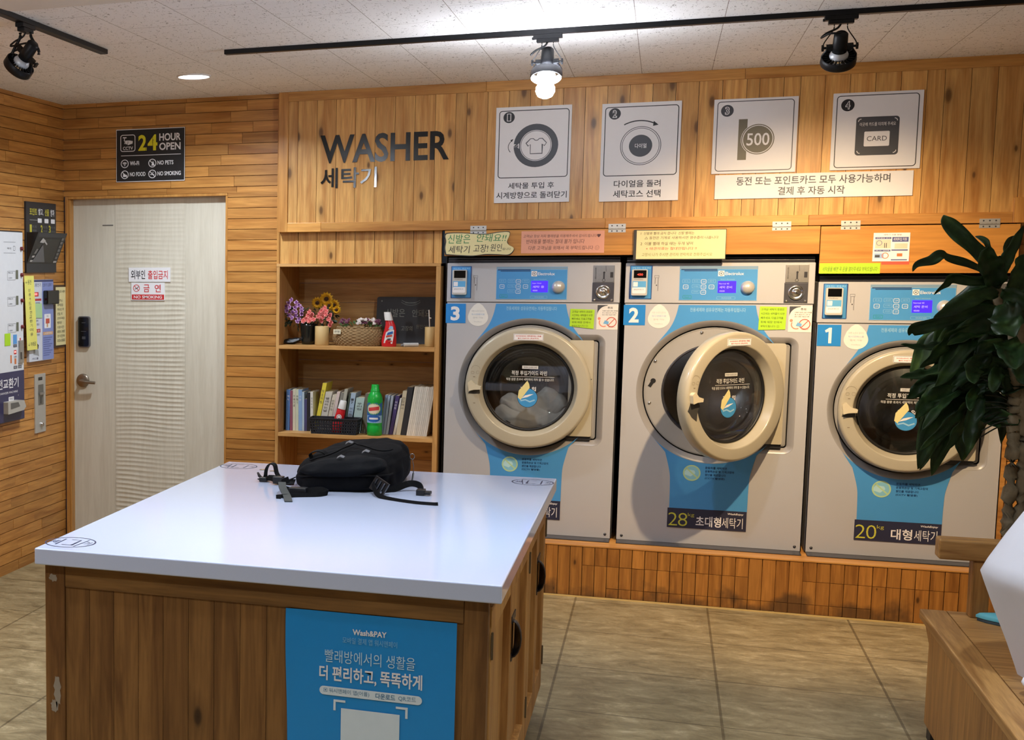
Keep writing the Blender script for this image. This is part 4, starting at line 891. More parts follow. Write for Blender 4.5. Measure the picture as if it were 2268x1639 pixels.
# ================================================================== LEFT WALL
t = lw_thing('coin_changer', 'white and navy coin changer with a column of dark red buttons on the slatted wall', 'coin machine', -1.0, 0.837)
MB().box(-1.42, -0.606, -0.03, -0.001, 0.832, 1.845).build('case', plain('changer_black', (34, 34, 40), 0.4), t, bevel=0.003)
fr = MB().box(-1.414, -0.614, -0.034, -0.03, 1.100, 1.838).build('white_front', plain('changer_white', (214, 216, 220), 0.4), t)
MB().box(-1.414, -0.610, -0.034, -0.03, 0.836, 1.0995).build('navy_front', plain('changer_navy', (50, 48, 84), 0.4), t)
for z in (1.752, 1.612, 1.475, 1.334): MB().lathe([(0.0, -0.014), (0.008, -0.014), (0.0105, -0.010), (0.0105, 0)], (-0.636, -0.034, z), 'y', 14).build('push_button', plain('button_maroon', (110, 34, 36), 0.35), t)
m = MB(); y = -0.0346
for z in (1.612, 1.475, 1.334): m.rect(-0.700, -0.672, z - 0.022, z + 0.026, y, 0); m.rrect(-0.80, -0.705, z - 0.026, z + 0.020, 0.003, 0.0014, y, 1); m.text('PRICE', -0.79, -0.735, z + 0.008, z + 0.015, y, 1); m.text('1,000', -0.79, -0.745, z - 0.020, z - 0.012, y, 1)
m.rect(-0.84, -0.70, 1.784, 1.7855, y, 1); m.rect(-0.84, -0.70, 1.727, 1.7285, y, 1); m.text('지폐 투입', -0.80, -0.752, 1.747, 1.757, y, 1); m.rrect(-0.728, -0.706, 1.742, 1.764, 0.004, 0.002, y, 1)
m.rect(-0.740, -0.694, 1.245, 1.295, y, 2); m.rect(-0.738, -0.696, 1.228, 1.243, y, 3); m.text('카드', -0.732, -0.704, 1.231, 1.240, y - 0.0004, 6); m.rect(-0.732, -0.702, 1.190, 1.212, y, 4); m.rect(-0.728, -0.708, 1.198, 1.207, y - 0.0003, 5)
m.rect(-0.678, -0.646, 1.255, 1.282, y, 6); m.rect(-0.662, -0.648, 1.262, 1.275, y - 0.0003, 4); m.rect(-0.726, -0.704, 1.137, 1.168, y, 7); m.text('1,000', -0.732, -0.700, 1.170, 1.182, y, 1); m.rect(-0.775, -0.758, 1.145, 1.188, y, 7)
for a, b, tx in ((-0.736, -0.694, '지폐투입구'), (-0.684, -0.640, '동전반환')): m.rect(a, b, 1.112, 1.128, y, 1); m.text(tx, a + 0.004, b - 0.004, 1.115, 1.125, y - 0.0004, 6)
m.build('front_printing', [plain('slot_khaki', (96, 100, 84), 0.5), inkgray, plain('note_blue', (84, 148, 210), 0.5), navy, plain('led_panel_red', (190, 40, 40), 0.4), plain('led_pink', (255, 190, 180), 0.4, emit=((255, 150, 140), 0.6)), white, plain('note_orange', (206, 120, 70), 0.5)], t)
MB().box(-0.682, -0.628, -0.044, -0.034, 1.140, 1.262).box(-0.664, -0.644, -0.050, -0.044, 1.160, 1.20).build('coin_intake', steel, t, bevel=0.002)
m = MB(); y = -0.0346; m.text('동전교환기', -0.99, -0.681, 1.012, 1.066, y, 0, 0.015); m.text('COIN CHANGER MACHINE', -0.98, -0.690, 0.985, 0.996, y, 0); m.rect(-0.80, -0.738, 0.944, 0.966, y, 0); m.text('MONEY', -0.790, -0.745, 0.949, 0.961, y - 0.0004, 1); m.disc(-0.684, 0.968, 0.004, y, 2, 12)
m.build('navy_front_lettering', [white, navy, steel], t)
m = MB(); m.prism([(-0.86, 0.880), (-0.672, 0.887), (-0.645, 0.904), (-0.668, 0.940), (-0.72, 0.946), (-0.86, 0.946)], -0.062, -0.034); m.prism([(-0.83, 0.905), (-0.72, 0.912), (-0.74, 0.936), (-0.83, 0.938)], -0.0630, -0.0621, 1)
m.build('payout_tray', [plain('tray_grey', (176, 172, 164), 0.35), plain('tray_shade', (96, 94, 90), 0.5)], t, bevel=0.004)
s = lw_thing('paper_note', 'lime corner of a note on the white coin changer front', 'note', -0.79, 1.15)
MB().box(-0.84, -0.773, -0.0358, -0.0352, 1.24, 1.305).build('paper', lime, s)

t = lw_thing('card_dispenser_sign', 'black wall sign with yellow title above a tilted black leaflet holder', 'sign', -0.333, 1.622)
MB().box(-0.526, -0.139, -0.014, 0.0, 1.623, 2.010).build('board', plain('board_black', (38, 38, 42), 0.45), t, bevel=0.002)
m = MB(); y = -0.0146
for k, (tx, c) in enumerate((('포인트', 0), ('쌓고,', 1), ('선물', 0), ('받자', 1))): m.text(tx, (-0.484, -0.375, -0.290, -0.213)[k], (-0.390, -0.310, -0.235, -0.163)[k], 1.938, 1.976, y, c, 0.015)
m.rect(-0.484, -0.385, 1.909, 1.913, y, 2)
for a in (-0.382, -0.295, -0.210): m.poly(rr_pts(a, a + 0.052, 1.898, 1.922, 0.004), y, 1)
for k, a in enumerate((-0.484, -0.345, -0.240)): m.text('123'[k], a, a + 0.026, 1.842 + 0.0, 1.886, y, 0, 0.03); m.text('카드 구입', a + 0.032, a + 0.085, 1.868, 1.882, y, 2); m.text('기계 터치', a + 0.032, a + 0.085, 1.846, 1.860, y, 2)
m.build('printed_lettering', [plain('title_yellow', (196, 186, 60), 0.5), white, plain('title_grey', (128, 128, 126), 0.5)], t)
# holder: wedge whose top leans out from the wall
m = MB(); ZT_, ZB_ = 1.843, 1.672; P = 0.085
v = [(-0.522, -0.014, ZB_), (-0.142, -0.014, ZB_), (-0.142, -P, ZT_), (-0.522, -P, ZT_), (-0.522, -0.014, ZT_), (-0.142, -0.014, ZT_)]
m.add(v, [(0, 1, 2, 3), (0, 3, 4), (1, 5, 2), (3, 2, 5, 4), (0, 4, 5, 1)])
hd = m.build('leaflet_holder', plain('holder_black', (26, 26, 28), 0.4), t)
def hp(u, v_): z = ZB_ + (ZT_ - ZB_) * v_; return (-0.522 + 0.38 * u, -0.014 - (P - 0.014) * v_ - 0.0008, z)
m = MB()
def hq(P_, k, lift=0.0): m.add([(a[0], a[1] - lift, a[2]) for a in (hp(*q) for q in P_)], [list(range(len(P_)))], k)
hq([(0.03, 0.86), (0.97, 0.86), (0.97, 0.98), (0.03, 0.98)], 0); hq([(0.40, 0.04), (0.82, 0.04), (0.82, 0.80), (0.30, 0.80)], 1, 0.0004); hq([(0.12, 0.05), (0.56, 0.05), (0.30, 0.62)], 2, 0.0008); hq([(0.16, 0.68), (0.30, 0.66), (0.34, 0.74), (0.22, 0.82)], 3, 0.001); hq([(0.30, 0.70), (0.42, 0.60), (0.44, 0.63), (0.32, 0.74)], 3, 0.001)
hq([(0.06, 0.06), (0.14, 0.06), (0.15, 0.12), (0.06, 0.12)], 3, 0.0005); hq([(0.07, 0.20), (0.15, 0.20), (0.16, 0.26), (0.08, 0.26)], 3, 0.0005); hq([(0.10, 0.32), (0.17, 0.32), (0.20, 0.46), (0.14, 0.48)], 4, 0.0005); hq([(0.86, 0.04), (0.97, 0.04), (0.97, 0.10), (0.86, 0.10)], 3, 0.0005)
for k in range(6): hq([(0.87, 0.16 + k * 0.12), (0.95, 0.16 + k * 0.12), (0.95, 0.24 + k * 0.12), (0.87, 0.24 + k * 0.12)], 4, 0.0005)
m.build('holder_printing', [plain('holder_grey', (54, 54, 58), 0.5), gblack, plain('tri_grey', (98, 98, 100), 0.5), plain('print_light', (176, 172, 168), 0.5), plain('print_mid', (112, 110, 108), 0.5)], hd)

t = lw_thing('card_machine', 'white and lilac-blue card machine panel with a small red display', 'card machine', -0.353, 1.133)
MB().box(-0.512, -0.196, -0.02, 0.0, 1.133, 1.585).build('panel', plain('panel_white', (206, 210, 220), 0.4), t, bevel=0.002)
m = MB(); y = -0.0206
m.rect(-0.345, -0.197, 1.136, 1.572, y, 0); m.rect(-0.511, -0.197, 1.572, 1.584, y, 1); m.text('카드충전기', -0.485, -0.362, 1.545, 1.566, y, 1, 0.0); m.text('신용카드결제기', -0.338, -0.214, 1.545, 1.566, y - 0.0003, 1, 0.0)
m.rect(-0.470, -0.392, 1.492, 1.516, y, 2); m.rect(-0.456, -0.408, 1.499, 1.511, y - 0.0003, 3); m.rect(-0.470, -0.358, 1.468, 1.480, y, 2); m.text('카드를 넣어주세요', -0.468, -0.372, 1.452, 1.462, y, 1)
m.text('충전카드 안내', -0.490, -0.400, 1.352, 1.364, y, 1, 0.01); m.text('신규카드 발급', -0.490, -0.385, 1.332, 1.344, y, 1); m.rect(-0.480, -0.372, 1.292, 1.312, y, 2); m.text('1,000 원', -0.470, -0.385, 1.297, 1.307, y - 0.0003, 4); m.text('만원권 오천원권', -0.480, -0.380, 1.274, 1.286, y, 1); m.text('천원권', -0.480, -0.440, 1.256, 1.267, y, 1)
m.poly([(-0.470, 1.222), (-0.430, 1.240), (-0.395, 1.222), (-0.402, 1.200), (-0.460, 1.198)], y, 5); m.poly([(-0.460, 1.198), (-0.400, 1.196), (-0.392, 1.160), (-0.425, 1.168), (-0.462, 1.172)], y, 6); m.text('카드를', -0.480, -0.400, 1.143, 1.155, y, 1)
m.poly(rr_pts(-0.320, -0.236, 1.312, 1.392, 0.006), y - 0.0003, 4); m.rect(-0.302, -0.252, 1.338, 1.366, y - 0.0006, 7); m.rect(-0.290, -0.272, 1.318, 1.338, y - 0.0006, 8); m.text('투입', -0.290, -0.266, 1.374, 1.384, y - 0.0006, 1); m.rect(-0.338, -0.206, 1.274, 1.292, y - 0.0003, 8); m.text('사용방법', -0.318, -0.226, 1.278, 1.289, y - 0.0006, 4)
for k in range(9): m.rect(-0.334, -0.334 + 0.118 - 0.02 * (k % 3), 1.256 - k * 0.0122, 1.2615 - k * 0.0122, y - 0.0003, 9)
m.build('printed_lettering', [plain('panel_lilac', (132, 144, 198), 0.4), plain('panel_ink', (58, 62, 100), 0.5), plain('panel_red', (184, 60, 66), 0.4), plain('led_glow', (255, 120, 120), 0.3, emit=((255, 90, 90), 1.2)), white, black, plain('panel_grey', (150, 152, 154), 0.5), plain('panel_card', (196, 84, 66), 0.5), plain('panel_tan', (206, 160, 120), 0.5), plain('panel_line', (96, 106, 160), 0.5)], t)
m = MB(); m.box(-0.334, -0.176, -0.050, -0.02, 1.446, 1.524); m.build('card_reader', gblack, t, bevel=0.006)
m = MB(); m.prism([(-0.472, 1.376), (-0.352, 1.372), (-0.360, 1.452), (-0.470, 1.455)], -0.0245, -0.0235)
s = lw_thing('paper_note', 'pale green blank note stuck on the white card machine', 'note', -0.41, 1.374); m.build('paper', plain('mint_paper', (172, 206, 150), 0.6), s)
s = lw_thing('long_notice', 'long slanted yellow paper strip with handwriting beside the coin changer', 'notice', -0.525, 1.202)
MB().prism([(-0.576, 1.202), (-0.446, 1.202), (-0.488, 1.607), (-0.606, 1.607)], -0.038, -0.0372).build('paper', yelpap, s)
m = MB()
for k, ch in enumerate('신용카드로전교환기이용'):
    m.text(ch, -0.560 + 0.002 * k + (k % 3) * 0.004, -0.532 + 0.003 * k + (k % 2) * 0.004, 1.520 - k * 0.024, 1.537 - k * 0.024, -0.0386)
m.text('←동전', -0.59, -0.52, 1.560, 1.585, -0.0386); m.text('↓ 아래로', -0.560, -0.466, 1.222, 1.246, -0.0386); m.build('handwriting', inkgray, s)
t = lw_thing('vertical_notice', 'narrow cream notice with many handwritten lines on a dark strip, left of the door', 'notice', -0.09, 1.195)
MB().box(-0.170, -0.020, -0.010, 0.0, 1.193, 1.552).build('backing', plain('backing_walnut', (70, 50, 34), 0.6), t)
MB().box(-0.145, -0.006, -0.0125, -0.0101, 1.206, 1.540).build('paper', cream, t)
m = MB()
for k, tx in enumerate(('운동화 세탁', '★', '고객님', '세탁물을', '꺼내신 후', '문을 꼭', '닫아주세요', '빨래방', '이용시간', '00:00~24:00', '문의전화', '010-0000')):
    z = 1.522 - k * 0.0255; m.text(tx, -0.128, -0.128 + (0.11, 0.02, 0.07, 0.08, 0.09, 0.07, 0.10, 0.06, 0.09, 0.10, 0.10, 0.105)[k], z - 0.016, z, -0.013)
m.build('handwriting', ink, t)
t = lw_thing('coin_return_plate', 'tall narrow steel plate with a slot and a round lock below the card machine', 'metal plate', -0.35, 0.727)
MB().box(-0.420, -0.282, -0.008, 0.0, 0.727, 1.058).build('plate', plain('plate_satin', (196, 194, 188), 0.4, 0.5), t, bevel=0.0015)
m = MB(); y = -0.0086; m.rect(-0.378, -0.326, 1.022, 1.040, y, 0); m.build('display_slot', gblack, t); m = MB(); m.rect(-0.380, -0.312, 0.882, 0.998, y, 1); m.rect(-0.352, -0.342, 0.890, 0.930, y - 0.0004, 0)
m.build('coin_slot', [gblack, plain('slot_steel', (128, 126, 120), 0.4, 0.6)], t)
MB().box(-0.372, -0.318, -0.018, -0.008, 0.940, 0.954).build('coin_lip', steel, t, bevel=0.002)
MB().lathe([(0.0, -0.012), (0.012, -0.012), (0.014, -0.008), (0.014, 0)], (-0.346, -0.008, 0.772), 'y', 18).build('round_lock', chrome, t)

# ================================================================== SHELF UNIT
t = thing('shelf_unit', 'open wooden shelf unit with books and flowers between the door and washer 3', 'shelf', (1.72, 0.2, 0))
SY0, SY1 = -0.018, 0.43
MB().box(1.273, 1.290, SY0, SY1, 0, 1.668, 0, 0.1).build('side_panel', w_shelf_v, t, bevel=0.001)
MB().box(2.128, 2.152, SY0, SY1, 0, 1.668, 0, -0.1).build('side_panel', w_shelf_v, t, bevel=0.001)
MB().box(1.273, 2.152, SY0 - 0.002, SY1, 1.652, 1.667, 0, 0.2).build('top_board', w_shelf, t, bevel=0.001)
for k, (z0, z1) in enumerate(((1.205, 1.225), (0.724, 0.745), (0.24, 0.26))): MB().box(1.290, 2.128, SY0, SY1, z0, z1, 0, 0.15 * k).build('shelf_board', w_shelf, t, bevel=0.001)
m = MB(); z = 0.02; r = random.Random(2)
while z < 1.65: m.box(1.290, 2.128, SY1 - 0.012, SY1, z, min(z + 0.108, 1.652), 0, r.uniform(-1, 1)); z += 0.11
m.build('back_boards', wood('shelf_back_pine', (218, 172, 110), (186, 138, 78), 'x', knots=0.05, rough=0.5, tonevar=0.1), t)
S1, S2 = 1.2252, 0.7452

# --- upper shelf
def petals(m, c, r, k, n=6, mat=0, up_=(0, -1, 0.5), seed=0):
    """A small cupped blossom: two whorls of petals round a centre."""
    rr_ = random.Random(seed); U = Vector(up_).normalized(); A = U.cross(Vector((0.31, 0.2, 0.9))).normalized(); B = U.cross(A)
    c = Vector(c)
    for w, (ra, h, tilt) in enumerate(((1.0, 0.0, 0.25), (0.62, 0.25, 0.65))):
        for i in range(n):
            a = 2 * PI * (i + 0.5 * w) / n + rr_.uniform(-.2, .2); d = A * math.cos(a) + B * math.sin(a); e = A * -math.sin(a) + B * math.cos(a)
            q = r * ra * rr_.uniform(0.85, 1.1)
            p0 = c + U * (h * r * 0.3); p1 = p0 + d * q * 0.55 + e * q * 0.42 + U * q * tilt * 0.6; p2 = p0 + d * q + U * q * tilt * 1.2; p3 = p0 + d * q * 0.55 - e * q * 0.42 + U * q * tilt * 0.6
            m.add([p0, p1, p2, p3], [(0, 1, 2, 3)], mat if w == 0 else k)
def leafbits(m, c, r, n, seed, mat=0, flat=0.6):
    rr_ = random.Random(seed)
    for i in range(n):
        d = Vector((rr_.uniform(-1, 1), rr_.uniform(-1, 1) * flat, rr_.uniform(-0.8, 0.8))).normalized(); p = Vector(c) + Vector((d.x * r[0], d.y * r[1], d.z * r[2])) * rr_.uniform(0.5, 1); L_ = rr_.uniform(0.018, 0.034)
        e = d.cross(Vector((rr_.uniform(-1, 1), 0.4, rr_.uniform(-1, 1)))).normalized()
        m.add([p, p + d * L_ * 0.5 + e * L_ * 0.28, p + d * L_, p + d * L_ * 0.5 - e * L_ * 0.28], [(0, 1, 2, 3)], mat)
leafg = plain('leaf_dark_green', (36, 54, 34), 0.6, var=0.3)
gl = MB().lathe([(0.0, 0.004), (0.030, 0.004), (0.034, 0.0), (0.038, 0.02), (0.044, 0.10), (0.047, 0.112), (0.045, 0.112), (0.041, 0.10), (0.034, 0.02), (0.0, 0.012)], (1.418, 0.125, S1), 'z', 28).build('flower_vase', plain('vase_black_glass', (24, 28, 28), 0.12), off=(1.418, 0.125, S1))
props(gl, 'dark glass vase of purple flowers at the left end of the upper shelf', 'vase')
t = thing('purple_bouquet', 'purple artificial flowers in the dark vase', 'flowers', (1.345, 0.13, S1 + 0.10), 'artificial flower bunches on the upper shelf')
m = MB()
for i, (x, z) in enumerate(((1.335, 1.470), (1.312, 1.452), (1.352, 1.455), (1.372, 1.440), (1.296, 1.432), (1.325, 1.430), (1.350, 1.428), (1.382, 1.422), (1.305, 1.408), (1.334, 1.402), (1.362, 1.404), (1.386, 1.392), (1.350, 1.382), (1.374, 1.366), (1.396, 1.352), (1.340, 1.370), (1.315, 1.385), (1.300, 1.418), (1.388, 1.410), (1.362, 1.352))):
    petals(m, (x, 0.075 + 0.05 * ((i * 7) % 5) / 5, z), 0.0155, 1, 5, 0, (((i * 3) % 5 - 2) * 0.25, -1, 0.35), i)
m.build('blossoms', [plain('petal_lilac', (200, 152, 196), 0.6, var=0.12), plain('petal_violet', (124, 70, 132), 0.6)], t)
m = MB(); leafbits(m, (1.350, 0.13, 1.375), (0.065, 0.05, 0.06), 46, 3); m.tube([(1.40, 0.125, 1.24), (1.38, 0.12, 1.34), (1.345, 0.12, 1.42)], 0.004, 6); m.tube([(1.425, 0.125, 1.24), (1.41, 0.12, 1.33), (1.38, 0.12, 1.38)], 0.004, 6); m.build('leaves_and_stems', leafg, t)
t = thing('salmon_bouquet', 'salmon pink artificial flowers between the vase and the tan cup', 'flowers', (1.47, 0.13, S1 + 0.08), 'artificial flower bunches on the upper shelf')
m = MB()
for i, (x, z) in enumerate(((1.440, 1.404), (1.428, 1.386), (1.450, 1.390), (1.415, 1.366), (1.462, 1.364), (1.447, 1.372), (1.400, 1.356), (1.518, 1.426), (1.505, 1.412), (1.528, 1.410), (1.492, 1.396), (1.512, 1.394), (1.530, 1.392), (1.486, 1.380), (1.506, 1.376), (1.548, 1.386), (1.546, 1.366), (1.556, 1.348), (1.548, 1.334), (1.500, 1.356), (1.440, 1.356))):
    petals(m, (x, 0.065 + 0.035 * ((i * 5) % 4) / 4, z), 0.0165, 1, 6, 0, (((i * 3) % 5 - 2) * 0.2, -1, 0.3), i + 40)
m.build('blossoms', [plain('petal_salmon', (232, 134, 124), 0.6, var=0.1), plain('petal_coral', (214, 100, 98), 0.6)], t)
m = MB(); leafbits(m, (1.482, 0.14, 1.372), (0.075, 0.04, 0.05), 50, 8)
for x in (1.43, 1.47, 1.50, 1.53): m.tube([(1.455 + (x - 1.48) * 0.3, 0.14, 1.25), (x, 0.13, 1.35)], 0.003, 6)
m.build('leaves_and_stems', leafg, t)
t = thing('sunflower_bouquet', 'yellow artificial sunflowers rising behind the pink flowers', 'flowers', (1.50, 0.2, S1 + 0.02), 'artificial flower bunches on the upper shelf')
m = MB()
for i, (x, z, r) in enumerate(((1.452, 1.452, 0.036), (1.505, 1.474, 0.042), (1.545, 1.440, 0.036), (1.520, 1.440, 0.030), (1.560, 1.415, 0.028))):
    y0 = 0.19 - 0.01 * (i % 2)
    for w in range(2):
        for k in range(13):
            a = 2 * PI * (k + 0.5 * w) / 13; q = r * (1.0 - 0.12 * w)
            d = (math.cos(a), math.sin(a)); e = (-d[1], d[0])
            m.add([(x + d[0] * q * 0.3, y0 - 0.004 * w, z + d[1] * q * 0.3), (x + d[0] * q * 0.65 + e[0] * q * 0.15, y0 - 0.010 - 0.004 * w, z + d[1] * q * 0.65 + e[1] * q * 0.15), (x + d[0] * q, y0 - 0.004 * w, z + d[1] * q), (x + d[0] * q * 0.65 - e[0] * q * 0.15, y0 - 0.010 - 0.004 * w, z + d[1] * q * 0.65 - e[1] * q * 0.15)], [(0, 1, 2, 3)], w)
    MB().lathe([(0.0, -0.012), (r * 0.18, -0.011), (r * 0.27, -0.006), (r * 0.28, 0.004)], (x, y0 - 0.004, z), 'y', 16).build('flower_centre', plain('sunflower_brown', (64, 36, 16), 0.8), t)
m.build('petals', [plain('petal_yellow', (246, 196, 36), 0.6, var=0.1), plain('petal_gold', (236, 172, 24), 0.6)], t)
m = MB(); leafbits(m, (1.50, 0.23, 1.40), (0.07, 0.03, 0.05), 30, 12)
for x in (1.455, 1.505, 1.545): m.tube([(1.50, 0.22, S1 + 0.01), (x, 0.21, 1.43)], 0.004, 6)
m.build('leaves_and_stems', leafg, t)
# rolled black item
t = thing('black_pouch', 'crumpled black pouch lying in front of the dark vase', 'pouch', (1.335, 0.09, S1))
MB().ball((1.335, 0.10, S1 + 0.016), (0.050, 0.026, 0.017), 24, 12, fn=lambda p: Vector((p.x, p.y, max(S1, p.z + 0.012 * max(0, (p.x - 1.335) / 0.05) + 0.004 * noise.noise(p * 60))))).build('body', plain('pouch_black', (20, 21, 24), 0.4), t)
m = MB(); m.ribbon([(1.285 + 0.005, 0.085, S1 + 0.010), (1.31, 0.076, S1 + 0.014), (1.345, 0.074, S1 + 0.016), (1.378, 0.078, S1 + 0.03)], 0.010, 0.002, wdir=(0, 0.5, 1)); m.ring(1.389, S1 + 0.036, 0.005, 0.008, 0.070, 0, n=14); m.build('strap_and_ring', plain('pouch_strap', (44, 46, 52), 0.4), t)
def cup(label, x, y, h, r):
    o = MB().lathe([(0.0, 0.0), (r - 0.002, 0.0), (r, 0.003), (r, h - 0.002), (r - 0.003, h), (r - 0.005, h - 0.003), (r - 0.005, 0.012), (0.0, 0.012)], (x, y, S1), 'z', 28).build('pen_cup', plain('cup_tan', (196, 164, 108), 0.6), off=(x, y, S1))
    props(o, label, 'cup', 'tan cylinder cups on the upper shelf')
cup('tan cylinder cup standing left of the wicker basket', 1.510, 0.062, 0.104, 0.038)
cup('tan cylinder cup with white stick at the right end of the upper shelf', 2.088, 0.115, 0.105, 0.032)
t = thing('white_stick', 'thin white stick with a clip standing in the right tan cup', 'stick', (2.082, 0.105, S1 + 0.014))
MB().tube([(2.086, 0.115, S1 + 0.014), (2.077, 0.102, S1 + 0.196)], 0.0032, 8).build('shaft', plain('stick_white', (224, 220, 214), 0.5), t)
MB().ball((2.085, 0.100, S1 + 0.152), (0.007, 0.005, 0.004), 10, 6).build('clip', MATS['stick_white'], t)
# wicker basket with flowers
t = thing('wicker_basket', 'oval woven basket of small pale flowers in the middle of the upper shelf', 'basket', (1.706, 0.095, S1))
m = MB(); rows = 13; nn = 96; rings = []
for j in range(rows * 3 + 1):
    v_ = j / (rows * 3); z = S1 + 0.104 * v_; prof = 0.90 + 0.16 * math.sin(PI * min(1, v_ * 1.15)) ** 0.8 * (1 if v_ < 0.8 else 1)
    ring = []
    for i in range(nn):
        a = 2 * PI * i / nn; w = 0.0034 * math.sin(a * 30 + (PI if (j // 3) % 2 else 0)) + 0.0026 * math.sin(j * 2 * PI / 3)
        cs, sn = math.cos(a), math.sin(a); ex = lambda q: math.copysign(abs(q) ** 0.75, q)
        ring.append((1.706 + (0.131 * prof + w) * ex(cs), 0.095 + (0.072 * prof + w) * ex(sn), z))
    rings.append(ring)
m.layers(rings + [[(1.706 + (p[0] - 1.706) * 0.92, 0.095 + (p[1] - 0.095) * 0.9, p[2]) for p in rings[-1]], [(1.706 + (p[0] - 1.706) * 0.88, 0.095 + (p[1] - 0.095) * 0.85, S1 + 0.07) for p in rings[-1]]]); m.add(rings[0], [list(range(nn))[::-1]])
m.build('woven_body', plain('seagrass', (150, 120, 80), 0.8, var=0.3, scale=90, bump=0.6), t)
lb = MB().box(1.582, 1.622, 0.0195, 0.021, S1 + 0.064, S1 + 0.089).build('paper_tag', plain('tag_cream', (220, 210, 180), 0.6), t)
m = MB(); m.text('관리용', 1.588, 1.616, S1 + 0.071, S1 + 0.083, 0.0190); m.build('tag_lettering', inkgray, lb)
t = thing('basket_flowers', 'small white and plum artificial flowers filling the wicker basket', 'flowers', (1.706, 0.095, S1 + 0.075), 'artificial flower bunches on the upper shelf')
m = MB(); r = random.Random(77)
for i in range(46):
    a = r.random() * 2 * PI; q = math.sqrt(r.random()); x = 1.712 + 0.118 * q * math.cos(a); y0 = 0.095 + 0.055 * q * math.sin(a); z = S1 + 0.118 + r.random() * 0.025
    k = 0 if 1.66 < x < 1.80 and r.random() < 0.75 else 2
    petals(m, (x, y0, z), 0.0125, k + 1 if k == 0 else 3, 5, k, (r.uniform(-.4, .4), -0.8, 0.8), i + 200)
m.build('blossoms', [plain('petal_blush', (214, 196, 190), 0.6), plain('petal_cream', (226, 216, 206), 0.6), plain('petal_plum', (122, 62, 84), 0.6), plain('petal_wine', (92, 42, 62), 0.6)], t)
m = MB(); leafbits(m, (1.706, 0.095, S1 + 0.098), (0.115, 0.056, 0.022), 80, 15); m.box(1.60, 1.81, 0.05, 0.14, S1 + 0.071, S1 + 0.084); m.build('greenery', plain('leaf_sage', (96, 122, 74), 0.6, var=0.3), t)
# red bottle (spray cleaner style, leaning neck)
def oval_bottle(name, label, x, y, z0, prof, mats, lean=0.0, flat=0.62, cat='bottle', cap=None, lab=None, group=None, tilt=None, capm=None):
    t = thing(name, label, cat, (x, y, z0), group)
    rings = []
    for h, w, dx in prof: rings.append([(x + dx + w * math.cos(2 * PI * i / 28), y + w * flat * math.sin(2 * PI * i / 28), z0 + h) for i in range(28)])
    m = MB(); m.layers(rings); m.add(rings[0], [list(range(28))[::-1]]); m.add(rings[-1], [list(range(28))]); m.build('body', mats[0], t)
    rings = [[(x + dx + w * math.cos(2 * PI * i / 24), y + w * 0.85 * math.sin(2 * PI * i / 24), z0 + h) for i in range(24)] for h, w, dx in cap]
    m = MB(); m.layers(rings); m.add(rings[-1], [list(range(24))]); m.add(rings[0], [list(range(24))[::-1]]); m.build('cap', mats[1], t)
    if lab: lab(t, x, y, z0)
    if tilt: t.rotation_euler = tilt
    return t
redpl = plain('bottle_red', (196, 30, 38), 0.25); whpl = plain('cap_white', (226, 224, 222), 0.4); bluepl = plain('label_blue', (40, 96, 170), 0.4); sky = plain('label_ice', (150, 196, 226), 0.4)
def red_label(t, x, y, z0, k=1.0):
    m = MB(); w = []
    def lp(u, h, lift=0.0):                       # a point wrapped on the bottle's front
        return (x + u, y - 0.0245 * k - 0.001 - lift + 0.30 * u * u / (0.04 * k), z0 + h)
    def lq(P, mt, lift): m.add([lp(a, b, lift) for a, b in P], [list(range(len(P)))], mt)
    lq([(-0.024, 0.020), (0.022, 0.016), (0.028, 0.055), (0.030, 0.090), (0.014, 0.098), (-0.012, 0.076)], 0, 0.001)
    lq([(0.000, 0.094), (0.026, 0.094), (0.024, 0.108), (0.012, 0.112)], 1, 0.001)
    lq([(-0.008, 0.062), (0.024, 0.070), (0.024, 0.084), (-0.002, 0.076)], 2, 0.002); lq([(-0.012, 0.050), (0.020, 0.056), (0.022, 0.064), (-0.010, 0.060)], 3, 0.002); lq([(-0.004, 0.036), (0.014, 0.038), (0.014, 0.046), (-0.004, 0.044)], 4, 0.002); lq([(0.0, 0.026), (0.020, 0.026), (0.020, 0.033), (0.0, 0.033)], 3, 0.002)
    m.build('label', [whpl, sky, bluepl, redink, inkgray], t)
oval_bottle('red_bottle', 'red cleaner bottle with white cap standing in front of the blackboard', 1.878, 0.045, S1, [(0.0, 0.036, 0), (0.004, 0.039, 0), (0.03, 0.040, 0), (0.06, 0.036, 0.002), (0.09, 0.0315, 0.006), (0.115, 0.0265, 0.006), (0.132, 0.022, 0.002), (0.142, 0.021, -0.002)], [redpl, whpl], cap=[(0.140, 0.022, -0.002), (0.160, 0.021, -0.006), (0.180, 0.019, -0.010), (0.184, 0.018, -0.011)], lab=red_label)
# chalk board
t = thing('chalkboard', 'small blackboard with chalk writing leaning at the back of the upper shelf', 'blackboard', (1.945, 0.36, S1))
TB = Matrix.Translation((0, 0.335, S1)) @ Matrix.Rotation(math.radians(-9), 4, 'X')
m = MB(); m.prism(rr_pts(1.748, 2.112, 0.0, 0.262, 0.012), 0.0, 0.010, M=TB); m.build('board', plain('board_slate', (34, 36, 42), 0.45), t, bevel=0.002)
m = MB()
def tm(fn): 
    q = MB(); fn(q); m.add(q.v, q.f, 0, 0, False, TB)
tm(lambda q: q.text('신발은', 1.800, 1.905, 0.150, 0.195, -0.001, 0)); tm(lambda q: q.text('안돼요', 1.945, 2.045, 0.150, 0.192, -0.001, 0)); tm(lambda q: q.text('고장의', 1.888, 1.950, 0.072, 0.100, -0.001, 0)); tm(lambda q: q.text('원인이다', 1.970, 2.05, 0.086, 0.108, -0.001, 0))
